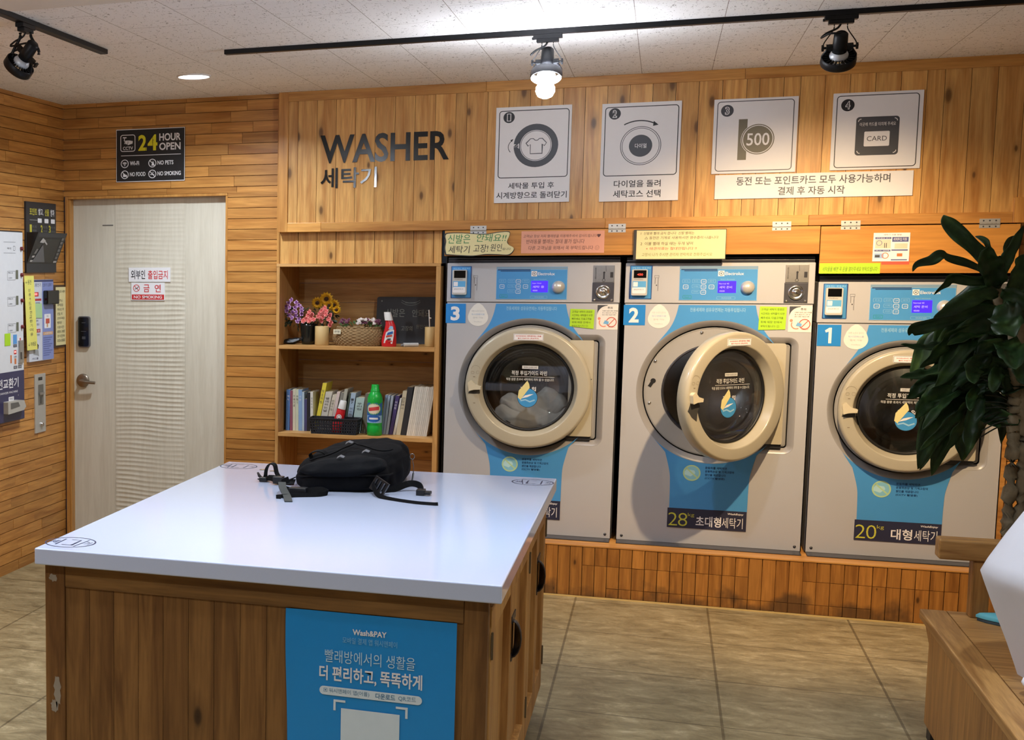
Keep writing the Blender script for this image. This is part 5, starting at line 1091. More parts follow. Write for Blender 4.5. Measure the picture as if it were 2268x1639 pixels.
tm(lambda q: q.stroke(arc(1.935, 0.30, 0.085, 232, 308, 12), 0.0016, -0.001, 0)); tm(lambda q: q.stroke(arc(1.935, 0.318, 0.090, 236, 304, 12), 0.0016, -0.001, 0)); tm(lambda q: q.text('MENU BOARD', 1.905, 1.965, 0.226, 0.232, -0.001, 0)); tm(lambda q: q.disc(1.775, 0.238, 0.004, -0.001, 0, 10))
m.build('chalk_writing', plain('chalk', (150, 158, 152), 0.9), t)
t = thing('glue_tube', 'clear white tube lying in front of the blackboard', 'tube', (1.99, 0.05, S1))
MB().tube([(1.958, 0.030, S1 + 0.011), (2.028, 0.070, S1 + 0.011)], 0.011, 14).build('body', plain('tube_frost', (186, 186, 184), 0.25), t)
m = MB(); m.tube([(1.946, 0.023, S1 + 0.009), (1.957, 0.0295, S1 + 0.010)], 0.006, 10); m.build('nozzle', plain('tube_grey', (120, 120, 122), 0.4), t)

# --- lower shelf: every book a thing
BK = [('blue book at the far left end of the lower shelf', 1.306, 0.021, 1.308, 0.974, (84, 122, 176)), ('slim maroon book, second from the left end of the lower shelf', 1.330, 0.014, 1.329, 0.968, (140, 78, 96)),
 ('cream book beside the maroon book', 1.346, 0.016, 1.344, 0.977, (206, 200, 178)), ('pale green book between the cream and light blue books', 1.363, 0.015, 1.361, 0.975, (198, 202, 178)), ('light blue book in the left group of the lower shelf', 1.379, 0.020, 1.376, 0.974, (132, 164, 204)),
 ('thin icy blue book right of the light blue book', 1.4, 0.011, 1.397, 0.962, (176, 196, 210)), ('short navy book, lowest of the left group', 1.412, 0.014, 1.410, 0.923, (70, 70, 112)), ('black book right of the short navy book', 1.427, 0.018, 1.424, 0.961, (30, 30, 36)), ('white-spined book at the right of the left group', 1.446, 0.015, 1.443, 0.965, (216, 212, 202)),
 ('tall yellow book leaning above the others', 1.464, 0.022, 1.513, 1.016, (222, 204, 66)), ('wide grey-white book leaning on the yellow book', 1.488, 0.037, 1.530, 0.968, (198, 192, 178)), ('cream spine leaning right of the wide grey-white book', 1.527, 0.021, 1.569, 0.953, (208, 198, 178)), ('pinkish white book behind the black basket', 1.552, 0.017, 1.593, 0.970, (212, 194, 186)),
 ('grey book leaning behind the red bottle', 1.574, 0.016, 1.614, 0.966, (128, 126, 118)), ('pale grey book with a dark top behind the red bottle', 1.595, 0.018, 1.634, 0.985, (170, 166, 152)), ('thin dark green book left of the blue-white book', 1.627, 0.009, 1.660, 0.964, (66, 78, 66)), ('blue and white book with 17 on its spine', 1.639, 0.026, 1.671, 0.966, (160, 178, 196)),
 ('wide pale teal book right of the basket', 1.676, 0.046, 1.699, 0.941, (176, 196, 190)), ('brown-grey book between the teal book and the green bottle', 1.729, 0.030, 1.749, 0.965, (120, 114, 100)),
 ('slate blue book just right of the green bottle', 1.833, 0.013, 1.856, 0.960, (120, 138, 164)), ('second slate blue book right of the green bottle', 1.848, 0.012, 1.871, 0.959, (146, 160, 180)), ('grey-blue book left of the purple book', 1.8625, 0.013, 1.888, 0.957, (160, 168, 180)),
 ('dark purple book leaning right of the green bottle', 1.879, 0.019, 1.913, 0.958, (66, 52, 104)), ('white book leaning on the purple book', 1.901, 0.013, 1.936, 0.945, (208, 204, 196)), ('beige book leaning before the dark slipcase', 1.917, 0.024, 1.951, 0.985, (192, 180, 154))]
GB = 'books on the lower shelf'
def book(label, x0, w, x1, zt_, rgb, y0=0.088, dep=0.15, name='book', title=None, rect=None):
    """x0 foot, x1 where its top starts, so it leans by x1 - x0."""
    t = thing(name, label, 'book', (x0 + w / 2, y0 + dep / 2, S2), GB if name == 'book' else 'white magazines on the lower shelf')
    h = zt_ - S2; sh = (x1 - x0); c_ = plain('cover_%d_%d_%d' % rgb, rgb, 0.5, var=0.06)
    def P(u, v_): return (x0 + u * w + v_ * sh, S2 + v_ * h)
    m = MB(); m.prism([P(0, 0), P(1, 0), P(1, 1), P(0, 1)], y0, y0 + dep); m.build('cover', c_, t)
    pg = MB(); pg.add([(P(0.12, 1)[0], y0 + 0.004, S2 + h + 0.0004), (P(0.88, 1)[0], y0 + 0.004, S2 + h + 0.0004), (P(0.88, 1)[0], y0 + dep - 0.003, S2 + h + 0.0004), (P(0.12, 1)[0], y0 + dep - 0.003, S2 + h + 0.0004)], [(0, 1, 2, 3)]); pg.build('pages', plain('page_edge', (206, 190, 156), 0.8), t)
    if title:
        m = MB(); n = len(title)
        for k, ch in enumerate(title):
            v1 = title_top - k * 0.055 if False else 0.86 - k * 0.075; u0, u1 = 0.22, 0.78
            a = P(u0, v1 - 0.055); b = P(u1, v1)
            m.text(ch, a[0], a[0] + (u1 - u0) * w, a[1], b[1], y0 - 0.0006)
        m.build('spine_title', rect or inkgray, t)
    return t
TT = {0: '역사', 2: '마음의글', 3: '여행기', 4: '사랑', 8: '생각하기', 9: '청소의힘', 10: '빨래하는날', 11: '인생수업', 16: '17 이야기', 17: '우리집', 22: '어린왕', 24: '건강백서'}
for k, b in enumerate(BK): book(b[0], b[1], b[2], b[3], b[4], b[5], title=TT.get(k), rect=white if b[5][0] < 140 else None)
book('thick dark-edged slipcase book between the beige book and the magazines', 1.944, 0.030, 1.975, 1.006, (40, 40, 44))
MAG = 11
for k in range(MAG):
    x0, w = 1.9755 + k * 0.0098, 0.0092
    book('thin white magazine leaning in the row at the right end of the lower shelf', x0, w, x0 + 0.040, 1.012 - 0.001 * (k % 3), (214 - 5 * (k % 3), 208 - 5 * (k % 3), 196 - 5 * (k % 3)), name='magazine', y0=0.075, dep=0.19)
# black basket of the lower shelf: open lattice sides
t = thing('plastic_basket', 'low black perforated plastic basket in front of the leaning books', 'basket', (1.595, -0.005 + 0.03, S2))
bl = plain('basket_black', (34, 37, 46), 0.45)
def bside(p0, p1, q0, q1):
    """lattice between the bottom edge p0-p1 and the top edge q0-q1"""
    p0, p1, q0, q1 = map(Vector, (p0, p1, q0, q1)); n = max(4, int((p1 - p0).length / 0.0125)); m = MB(); nr = (p1 - p0).cross(q0 - p0).normalized()
    def pt(u, v_): return p0.lerp(p1, u).lerp(q0.lerp(q1, u), v_)
    def bar(u0, u1, v0, v1):
        A = [pt(u0, v0), pt(u1, v0), pt(u1, v1), pt(u0, v1)]; m.add(A + [a - nr * 0.002 for a in A], [(0, 1, 2, 3), (7, 6, 5, 4), (0, 4, 5, 1), (1, 5, 6, 2), (2, 6, 7, 3), (3, 7, 4, 0)])
    for i in range(n + 1): u = i / n; bar(max(0, u - 0.22 / n), min(1, u + 0.22 / n), 0, 1)
    for v0, v1 in ((0, 0.12), (0.24, 0.30), (0.42, 0.48), (0.60, 0.66), (0.80, 1.0)): bar(0, 1, v0, v1)
    return m
m = MB(); bx0, bx1, by0, by1 = 1.474, 1.720, -0.012, 0.082; tx0, tx1, ty0, ty1 = 1.462, 1.732, -0.016, 0.086; zt_ = S2 + 0.088
for a in (((bx0, by0, S2), (bx1, by0, S2), (tx0, ty0, zt_), (tx1, ty0, zt_)), ((bx1, by1, S2), (bx0, by1, S2), (tx1, ty1, zt_), (tx0, ty1, zt_)), ((bx0, by1, S2), (bx0, by0, S2), (tx0, ty1, zt_), (tx0, ty0, zt_)), ((bx1, by0, S2), (bx1, by1, S2), (tx1, ty0, zt_), (tx1, ty1, zt_))):
    q = bside(*a); m.add(q.v, q.f)
m.box(bx0, bx1, by0, by1, S2, S2 + 0.003)
m.build('lattice_body', bl, t)
m = MB(); R_ = rr_pts(tx0 - 0.003, tx1 + 0.003, ty0 - 0.003, ty1 + 0.003, 0.012)
m.layers([[(a, b, zt_ - 0.006) for a, b in R_], [(a, b, zt_) for a, b in R_], [(1.597 + (a - 1.597) * 0.965, 0.035 + (b - 0.035) * 0.9, zt_) for a, b in R_], [(1.597 + (a - 1.597) * 0.965, 0.035 + (b - 0.035) * 0.9, zt_ - 0.006) for a, b in R_]], 0, False); m.build('rim', bl, t)
oval_bottle('red_bottle', 'small red bottle with white cap leaning inside the black basket', 1.600, 0.036, S2 + 0.004, [(0.0, 0.024, 0), (0.003, 0.027, 0), (0.05, 0.028, 0), (0.10, 0.026, 0), (0.128, 0.0235, 0), (0.140, 0.019, 0)], [redpl, whpl], cap=[(0.136, 0.022, 0), (0.150, 0.021, 0), (0.178, 0.018, 0), (0.182, 0.016, 0)], tilt=(0, math.radians(13), 0),
    lab=lambda t, x, y, z0: (lambda m: (m.ring(x, z0 + 0.092, 0.010, 0.014, y - 0.0185, 0, n=20), m.disc(x, z0 + 0.092, 0.0075, y - 0.0185, 0, 18), m.build('label', [whpl], t)))(MB()))
# green bottle
t = thing('green_bottle', 'bright green detergent bottle with a blue label among the books', 'bottle', (1.812, 0.034, S2))
grn = plain('bottle_green', (24, 168, 62), 0.25)
MB().lathe([(0.0, 0.0), (0.036, 0.0), (0.040, 0.004), (0.0405, 0.045), (0.0385, 0.052), (0.0385, 0.058), (0.0405, 0.064), (0.0405, 0.190), (0.0395, 0.204), (0.034, 0.222), (0.027, 0.232), (0.0245, 0.238)], (1.812, 0.034, S2), 'z', 36).build('body', grn, t)
m = MB(); m.lathe([(0.026, 0.238), (0.0255, 0.246), (0.021, 0.250), (0.0205, 0.272), (0.019, 0.275), (0.0, 0.275)], (1.812, 0.034, S2), 'z', 28); m.build('cap', grn, t)
m = MB()
def gw(P, k, lift): m.add([(1.812 + (0.0408 + lift) * math.sin(u), 0.034 - (0.0408 + lift) * math.cos(u), S2 + h) for u, h in P], [list(range(len(P)))], k)
for i in range(-9, 9):
    a, b = i * 0.15, (i + 1) * 0.15; gw([(a, 0.070), (b, 0.070), (b, 0.110), (a, 0.110)], 0, 0); gw([(a, 0.110), (b, 0.110), (b, 0.176 + 0.004 * math.sin(i)), (a, 0.176 + 0.004 * math.sin(i))], 1, 0)
def band(u0, u1, lo, hi, k, lift, n=22):
    for i in range(n):
        a, b = u0 + (u1 - u0) * i / n, u0 + (u1 - u0) * (i + 1) / n; gw([(a, lo(a)), (b, lo(b)), (b, hi(b)), (a, hi(a))], k, lift)
def burst(cz, ru, rz, k, lift, w=0.14):
    e = lambda u: rz * math.sqrt(max(0.0, 1 - (u / ru) ** 2)) * (1 + w * math.sin(u * 30))
    band(-ru, ru, lambda u: cz - e(u), lambda u: cz + e(u), k, lift, 40)
burst(0.146, 1.05, 0.032, 2, 0.0004); burst(0.146, 0.92, 0.027, 3, 0.0008)
band(-0.70, 0.74, lambda u: 0.137 + 0.006 * u, lambda u: 0.156 + 0.006 * u, 4, 0.0012); burst(0.094, 0.95, 0.019, 1, 0.0004); band(-0.6, 0.6, lambda u: 0.089, lambda u: 0.099, 5, 0.0009)
m.build('label', [plain('label_pale', (150, 190, 224), 0.4), plain('label_deep_blue', (40, 96, 176), 0.4), plain('label_green', (70, 160, 90), 0.4), plain('label_cream', (226, 214, 190), 0.4), plain('label_red', (206, 66, 70), 0.4), white], t)

# ================================================================== ISLAND TABLE
TX0, TX1, TY0, TY1, TZ = 1.644, 2.894, -3.934, -2.104, 0.876
isl = thing('folding_island', 'large wooden island table with a white stone top and cupboard doors', 'island table', ((TX0 + TX1) / 2, (TY0 + TY1) / 2, 0))
MB().box(TX0, TX1, TY0, TY1, TZ - 0.046, TZ).build('countertop', quartz, isl, bevel=0.004, seg=3)
AX0, AX1, AY0, AY1, AZ0, AZ1 = TX0 + 0.018, TX1 - 0.030, TY0 + 0.030, TY1 - 0.03, 0.085, TZ - 0.046
m = MB(); m.box(AX0 + 0.012, AX1 - 0.024, AY0 + 0.012, AY1 - 0.012, AZ0, AZ1 - 0.002, 0, -0.4); m.build('carcass', w_cab, isl)
def grooved(x0, x1, z0, z1, y, seed, step=0.072):
    m = MB(); r = random.Random(seed); x = x0
    while x < x1 - 0.004: m.box(x + 0.0006, min(x + step - 0.0006, x1), y, y + 0.010, z0, z1, 0, r.uniform(-1, 1)); x += step
    return m
grooved(AX0 + 0.06, AX1 - 0.06, AZ0, AZ1 - 0.06, AY0 + 0.006, 31).build('front_boards', w_cab, isl)
MB().box(AX0, AX0 + 0.060, AY0, AY0 + 0.045, AZ0 - 0.03, AZ1 - 0.001, 0, 0.3).build('front_stile', w_cab, isl, bevel=0.003)
MB().box(AX1 - 0.062, AX1 - 0.004, AY0, AY0 + 0.045, AZ0 - 0.03, AZ1 - 0.001, 0, -0.5).build('front_stile', w_cab, isl, bevel=0.003)
MB().box(AX0 + 0.0605, AX1 - 0.0625, AY0, AY0 + 0.03, AZ1 - 0.064, AZ1 - 0.001, 0, 0.1).build('top_rail', w_cab_h, isl, bevel=0.003)
MB().box(AX0 + 0.0605, AX1 - 0.0625, AY0, AY0 + 0.03, AZ0, AZ0 + 0.07, 0, 0.0).build('bottom_rail', w_cab_h, isl, bevel=0.003)
# scuffed filler patches on the left stile
r = random.Random(4)
for cx_, cz_, w_, h_ in ((AX0 + 0.026, 0.790, 0.014, 0.012), (AX0 + 0.036, 0.470, 0.012, 0.055), (AX0 + 0.026, 0.425, 0.013, 0.022)):
    m = MB(); m.poly([(cx_ + w_ * math.cos(a) * r.uniform(0.6, 1.1), cz_ + h_ * math.sin(a) * r.uniform(0.6, 1.1)) for a in [2 * PI * i / 22 for i in range(22)]], AY0 - 0.0006)
    m.build('scuff_mark', plain('filler_grey', (150, 138, 122), 0.7, var=0.15), isl)
# right side: two frame doors with grooved panels, iron pulls
def side_door(y0, y1, k):
    X1 = AX1; z0, z1 = 0.105, AZ1 - 0.028
    m = MB(); st = 0.075; mid = (y0 + y1) / 2
    for a, b in ((y0, y0 + st), (mid - 0.05, mid + 0.05), (y1 - st, y1)): m.box(X1 - 0.024, X1, a, b, z0, z1, 0, rnd.uniform(-1, 1))
    for a, b in ((y0 + st, mid - 0.05), (mid + 0.05, y1 - st)):
        m.box(X1 - 0.024, X1 - 0.0005, a, b, z0, z0 + 0.085, 0, 0.2); m.box(X1 - 0.024, X1 - 0.0005, a, b, z1 - 0.075, z1, 0, -0.1)
    d = m.build('door', w_cab_d, isl, bevel=0.002)
    m = MB()
    for a, b in ((y0 + st, mid - 0.05), (mid + 0.05, y1 - st)): m.box(X1 - 0.024, X1 - 0.020, a, b, z0 + 0.08, z1 - 0.07, 0, -0.6)
    m.build('inset_panel', w_cab_d, d)
    # cup pull turned sideways: its mouth opens to the street side
    m = MB(); hz = 0.590; hy_ = mid - 0.02; rings = []
    for j in range(9):
        a = PI * j / 8
        rings.append([(X1 + 0.025 * math.sin(a) * math.cos(b) + 0.001, hy_ + 0.085 * math.sin(b), hz + 0.052 * math.cos(a) * (0.35 + 0.65 * math.cos(b))) for b in [PI / 2 * i / 8 * 1.0 for i in range(9)]])
    m.layers(rings, 0, True, False)
    for z in (hz + 0.055, hz - 0.055): m.box(X1, X1 + 0.003, hy_ - 0.0, hy_ + 0.10, z - 0.010, z + 0.010)
    h = m.build('cup_pull', plain('iron_pull', (74, 70, 70), 0.45, 0.6, bump=0.6, scale=160), d)
    so = h.modifiers.new('thick', 'SOLIDIFY'); so.thickness = 0.003
    m = MB()
    for z in (z1 - 0.10, z0 + 0.12):
        for yy in ((y1 - 0.004,) if k else (y0 + 0.004, y1 - 0.004)): m.tube([(X1 + 0.001, yy, z - 0.035), (X1 + 0.001, yy, z + 0.035)], 0.004, 8); m.box(X1, X1 + 0.0012, yy - 0.012, yy + 0.012, z - 0.030, z + 0.030)
    m.build('hinges', plain('dark_bronze', (104, 88, 66), 0.45, 0.5), d)
side_door(AY0 + 0.05, -2.800, 0); side_door(-2.792, AY1 - 0.012, 1)
m = MB(); m.box(AX1 - 0.0245, AX1 - 0.002, AY0 + 0.0455, AY1, AZ1 - 0.026, AZ1 - 0.001, 0, 0.2); m.box(AX1 - 0.024, AX1 - 0.002, AY1 - 0.011, AY1, 0.10, AZ1 - 0.027, 0, 0.2); m.box(AX0, AX0 + 0.012, AY0 + 0.046, AY1, AZ0, AZ1 - 0.001, 0, 0.1); m.box(AX0, AX1 - 0.03, AY1 - 0.012, AY1, AZ0, AZ1 - 0.001, 0, -0.1)
m.build('side_frame', w_cab, isl)
for a in (AX0 + 0.05, AX1 - 0.07):
    for b in (AY0 + 0.07, AY1 - 0.06): MB().lathe([(0.0, 0.0), (0.024, 0.0), (0.026, 0.004), (0.022, 0.085), (0.0, 0.085)], (a, b, 0), 'z', 16).build('foot', plain('foot_dark', (50, 42, 36), 0.6), isl)
# pen-drawn ovals at the corners of the top
m = MB()
def onto(fn):
    q = MB(); fn(q); m.add([(x, z, TZ + 0.0006) for x, y, z in q.v], [f for f in q.f])
def oval(cx_, cy_, flip):
    k = -1 if flip else 1
    onto(lambda q: q.stroke([(cx_ + 0.071 * math.cos(a), cy_ + 0.068 * math.sin(a)) for a in [2 * PI * i / 48 for i in range(48)]], 0.0042, 0, 0, True))
    onto(lambda q: q.stroke([(cx_ - k * 0.030, cy_ - 0.040), (cx_ - k * 0.030, cy_ + 0.040)], 0.004, 0)); onto(lambda q: q.stroke([(cx_ - k * 0.010, cy_ + 0.036), (cx_ + k * 0.018, cy_ + 0.036), (cx_ + k * 0.018, cy_ - 0.036), (cx_ - k * 0.012, cy_ - 0.036)], 0.004, 0))
    onto(lambda q: q.stroke([(cx_ + k * 0.030, cy_ - 0.050), (cx_ + k * 0.040, cy_ + 0.044)], 0.0034, 0)); onto(lambda q: q.text('세', cx_ - 0.060, cx_ - 0.038, cy_ - 0.02, cy_ + 0.02, 0)); onto(lambda q: q.text('기', cx_ + 0.044, cx_ + 0.060, cy_ - 0.02, cy_ + 0.02, 0))
oval(1.7065, -3.826, False); oval(2.820, -2.228, True); oval(1.72, -2.22, True)
m.build('pen_ovals', plain('pen_blue_black', (24, 28, 66), 0.5), isl)
# poster on the front
t = thing('blue_poster', 'bright blue poster with white Korean lettering on the island front', 'poster', (2.572, AY0, 0.10))
PX0, PX1, PZ0, PZ1 = 2.3555, 2.786, 0.155, 0.766
V = []; n = 24
def px(u, v_): return PX0 + (PX1 - PX0) * u + (0.004 * math.sin(v_ * 5) * (1 - u))
def py(u, v_): return AY0 - 0.0015 - 0.004 * max(0, 1 - u * 5) ** 2 * (0.5 + 0.5 * math.sin(v_ * 9)) + (0.0 if True else 0)
for j in range(n + 1):
    for i in range(n + 1): V.append((px(i / n, j / n), py(i / n, j / n), PZ0 + (PZ1 - PZ0) * j / n))
MB().add(V, [(j * (n + 1) + i, j * (n + 1) + i + 1, (j + 1) * (n + 1) + i + 1, (j + 1) * (n + 1) + i) for j in range(n) for i in range(n)], smooth=True).build('sheet', plain('poster_blue', (22, 138, 210), 0.35, var=0.03), t)
m = MB(); y = AY0 - 0.0035
m.text('Wash&PAY', 2.5265, 2.6135, 0.7115, 0.7265, y, 0, 0.03); m.text('모바일 결제 앱 워시앤페이', 2.501, 2.640, 0.688, 0.704, y, 1, 0.0)
m.text('빨래방에서의 생활을', 2.456, 2.686, 0.634, 0.668, y, 2, 0.0); m.text('더 편리하고, 똑똑하게', 2.442, 2.7045, 0.583, 0.625, y, 0, 0.022)
m.poly(rr_pts(2.443, 2.705, 0.547, 0.570, 0.0112), y, 3); m.text('▣ 워시앤페이 앱(어플)', 2.454, 2.572, 0.552, 0.566, y - 0.0004, 4, 0.0); m.text('다운로드', 2.588, 2.638, 0.551, 0.566, y - 0.0004, 4, 0.02); m.text('QR코드', 2.646, 2.690, 0.552, 0.565, y - 0.0004, 4, 0.0)
m.stroke([(2.483, 0.508), (2.483, 0.534), (2.511, 0.534)], 0.006, y, 3); m.stroke([(2.640, 0.534), (2.667, 0.534), (2.667, 0.508)], 0.006, y, 3); m.stroke([(2.483, 0.372), (2.483, 0.346), (2.511, 0.346)], 0.006, y, 3); m.stroke([(2.640, 0.346), (2.667, 0.346), (2.667, 0.372)], 0.006, y, 3)
m.rect(2.500, 2.650, 0.364, 0.516, y, 3)
m.build('printed_lettering', [white, plain('poster_pale', (130, 190, 224), 0.4), plain('poster_light', (190, 220, 236), 0.4), plain('poster_white', (214, 226, 234), 0.4), plain('poster_slate', (76, 124, 160), 0.4)], t)

# ================================================================== BACKPACK and coins on the island
bp = thing('backpack', 'black backpack lying on the white island top with loose straps', 'backpack', (2.21, -2.46, TZ))
def pack_pt(u, v_):
    """u round the outline, v from the table (0) to the crown (1)."""
    v_ = max(0.0, min(1.0, v_)); a = 2 * PI * u; ex = lambda q, p: math.copysign(abs(q) ** p, q)
    prof = [(0.0, 0.93), (0.08, 1.0), (0.30, 1.02), (0.52, 0.97), (0.70, 0.86), (0.84, 0.66), (0.94, 0.38), (1.0, 0.0)]
    for (v0, s0), (v1, s1) in zip(prof, prof[1:]):
        if v0 <= v_ <= v1 + 1e-9: s = s0 + (s1 - s0) * (v_ - v0) / (v1 - v0); break
    hz = [(0.0, 0.0), (0.08, 0.018), (0.30, 0.060), (0.52, 0.094), (0.70, 0.115), (0.84, 0.128), (0.94, 0.135), (1.0, 0.137)]
    for (v0, h0), (v1, h1) in zip(hz, hz[1:]):
        if v0 <= v_ <= v1 + 1e-9: h = h0 + (h1 - h0) * (v_ - v0) / (v1 - v0); break
    x = 0.178 * s * ex(math.cos(a), 0.62); y = 0.250 * s * ex(math.sin(a), 0.62)
    # the open end on the right stands straighter, the left end sags, the rear is fuller
    k = 0.82 + 0.30 * (y / 0.25) * 0.5 + 0.10 * (x / 0.18)
    h *= 1.16 * max(0.55, k) * (1.0 - 0.14 * max(0, (-x - 0.02) / 0.16) ** 2)
    p = Vector((x, y, h)); q = p * 9
    d = noise.noise(q * 1.0 + Vector((3, 1, 2))) * 0.014 + noise.noise(q * 2.3) * 0.010 + 1.4 * abs(noise.noise(Vector((x * 7 + y * 12, y * 4 - x * 9, 4.0)))) * 0.010
    w = min(1, v_ * 6)
    p = p + Vector((p.x, p.y, 0.05)).normalized() * d * w; p.z = max(0.0, p.z)
    c_, s_ = math.cos(0.20), math.sin(0.20)
    return Vector((2.222 + p.x * c_ - p.y * s_ + 0.05 * (p.y / 0.25), -2.455 + p.x * s_ + p.y * c_, TZ + p.z))
N_, K_ = 120, 44
m = MB(); m.layers([[pack_pt(i / N_, j / K_) for i in range(N_)] for j in range(K_ + 1)]); m.add([pack_pt(i / N_, 0) for i in range(N_)], [list(range(N_))[::-1]])
m.build('main_body', fabric, bp)
def on(u, v_, lift=0.004):
    p = pack_pt(u, v_); c_ = pack_pt(0, 1); n_ = (p - Vector((2.222, -2.455, TZ + 0.01))).normalized(); return p + n_ * lift
# front pocket: a second, smaller bulge along the near top, with its zip and tabs
m = MB(); rings = []
for j in range(13):
    q = j / 12; ring = []
    for i in range(64):
        a = 2 * PI * i / 64; r_ = 1 - q
        u = 0.755 + 0.155 * math.cos(a) * r_ ; v_ = 0.62 + 0.26 * math.sin(a) * r_
        b = pack_pt(u % 1, max(0.02, min(0.995, v_))); lift = 0.022 * math.sin(PI / 2 * min(1, q * 2.2)) + 0.004 * noise.noise(b * 20)
        ring.append(on(u % 1, max(0.02, min(0.995, v_)), lift))
    rings.append(ring)
m.layers(rings); m.build('front_pocket', plain('backpack_fabric_grey', (16, 17, 20), 0.9, var=0.2, scale=120, bump=0.3, spec=0.12), bp)
m = MB(); m.tube([on(0.62 + 0.30 * t_, 0.36 + 0.05 * math.sin(t_ * 5), 0.005) for t_ in [i / 24 for i in range(25)]], 0.0035, 6); m.tube([on(0.60 + 0.36 * t_, 0.9 - 0.12 * math.cos(t_ * 6), 0.016) for t_ in [i / 24 for i in range(25)]], 0.003, 6)
m.build('zip_seams', strapm, bp)
m = MB()
for u, v_ in ((0.80, 0.86), (0.745, 0.80), (0.70, 0.97)):
    a = on(u, v_, 0.026); m.ribbon([a, a + Vector((0.012, -0.004, 0.008)), a + Vector((0.026, -0.006, 0.004))], 0.014, 0.002, wdir=(0, 1, 0.4))
m.build('grey_tabs', plain('tab_grey', (96, 96, 100), 0.5), bp)
# haul loop and shoulder straps on the left
m = MB(); m.ribbon(spline([on(0.545, 0.80, 0.0), on(0.55, 0.84, 0.018), on(0.57, 0.88, 0.022), on(0.60, 0.90, 0.016), on(0.62, 0.90, 0.0)], 6), 0.022, 0.003, wdir=(0.2, 1, 0.2)); m.build('haul_loop', strapm, bp)
m = MB(); P = spline([(2.035, -2.58, 0.900), (1.995, -2.575, 0.885), (1.966, -2.56, 0.906), (1.952, -2.545, 0.936), (1.934, -2.54, 0.940), (1.921, -2.54, 0.922), (1.917, -2.54, 0.895), (1.925, -2.55, 0.882)], 6); m.ribbon(P, 0.026, 0.0035, wdir=(0.15, 1, 0.1))
m.ribbon(spline([(2.04, -2.60, 0.888), (1.99, -2.595, 0.884), (1.955, -2.57, 0.892), (1.925, -2.555, 0.890)], 6), 0.030, 0.004, wdir=(0.1, 1, 0.5)); m.build('shoulder_strap', strapm, bp)
m = MB(); m.box(1.902, 1.930, -2.575, -2.545, 0.877, 0.893); m.prism([(1.906, 0.893), (1.892, 0.910), (1.898, 0.893)], -2.57, -2.55); m.prism([(1.893, 0.886), (1.905, 0.880), (1.905, 0.890)], -2.57, -2.55); m.box(1.965, 2.0, -2.62, -2.585, 0.880, 0.905); m.build('strap_buckle', plain('buckle_black', (18, 18, 20), 0.35), bp, bevel=0.002)
# near straps lying on the top
m = MB(); m.ribbon(spline([(2.05, -2.72, 0.915), (2.032, -2.76, 0.905), (2.062, -2.80, 0.893), (2.12, -2.80, 0.890), (2.175, -2.775, 0.894), (2.196, -2.775, 0.884), (2.175, -2.815, 0.879), (2.11, -2.85, 0.8785), (2.055, -2.895, 0.878), (2.07, -2.90, 0.878)], 7), 0.021, 0.0025, wdir=(0, 0.5, 1)); m.build('compression_strap', strapm, bp)
m = MB(); m.ribbon(spline([(2.040, -2.775, 0.912), (2.055, -2.82, 0.900), (2.085, -2.88, 0.884), (2.110, -2.955, 0.8785)], 5), 0.026, 0.003, wdir=(1, 0.35, 0)); m.build('strap_end', plain('webbing_grey', (56, 58, 56), 0.8), bp)
MB().box(2.075, 2.135, -2.822, -2.788, 0.880, 0.903).build('side_release_buckle', MATS['buckle_black'], bp, bevel=0.003)
# right-hand ladder buckle and two straps
m = MB(); m.ribbon(spline([(2.335, -2.69, 0.918), (2.350, -2.735, 0.900), (2.372, -2.765, 0.884), (2.42, -2.80, 0.879), (2.50, -2.838, 0.8785), (2.560, -2.846, 0.8785), (2.578, -2.843, 0.879)], 7), 0.016, 0.0025, wdir=(0.2, 0.6, 1)); m.build('webbing_tail', strapm, bp)
m = MB(); m.ribbon(spline([(2.36, -2.66, 0.886), (2.395, -2.62, 0.886), (2.44, -2.585, 0.902), (2.475, -2.60, 0.902), (2.494, -2.635, 0.890), (2.496, -2.655, 0.884)], 7), 0.022, 0.003, wdir=(0, 0.5, 1)); m.build('hip_strap', strapm, bp)
m = MB(); m.box(2.478, 2.506, -2.672, -2.632, 0.8765, 0.896)
for dy in (0, 0.014, 0.028): m.box(2.506, 2.526, -2.671 + dy, -2.663 + dy, 0.880, 0.890)
m.build('prong_buckle', MATS['buckle_black'], bp, bevel=0.002)
m = MB(); MM = Matrix.Translation((2.36, -2.70, 0.905)) @ Matrix.Rotation(0.5, 4, 'Y') @ Matrix.Rotation(-0.3, 4, 'Z')
for k in range(4): m.box(-0.028 + k * 0.016, -0.020 + k * 0.016, -0.006, 0.004, -0.020, 0.024, M=MM)
m.box(-0.028, 0.028, -0.006, 0.004, -0.024, -0.018, M=MM); m.box(-0.028, 0.028, -0.006, 0.004, 0.020, 0.026, M=MM); m.build('ladder_buckle', MATS['buckle_black'], bp)
m = MB(); m.tube([(2.418, -2.40, 0.965), (2.424, -2.40, 0.940), (2.424, -2.40, 0.912)], 0.0016, 6); m.tube([(2.424, -2.40, 0.912), (2.421, -2.40, 0.884)], 0.004, 6); m.tube([(2.418 + 0.008 * math.cos(a), -2.40, 0.972 + 0.010 * math.sin(a)) for a in [2 * PI * i / 12 for i in range(13)]], 0.0018, 6); m.build('zip_pull', plain('zip_metal', (150, 146, 140), 0.3, 0.9), bp)
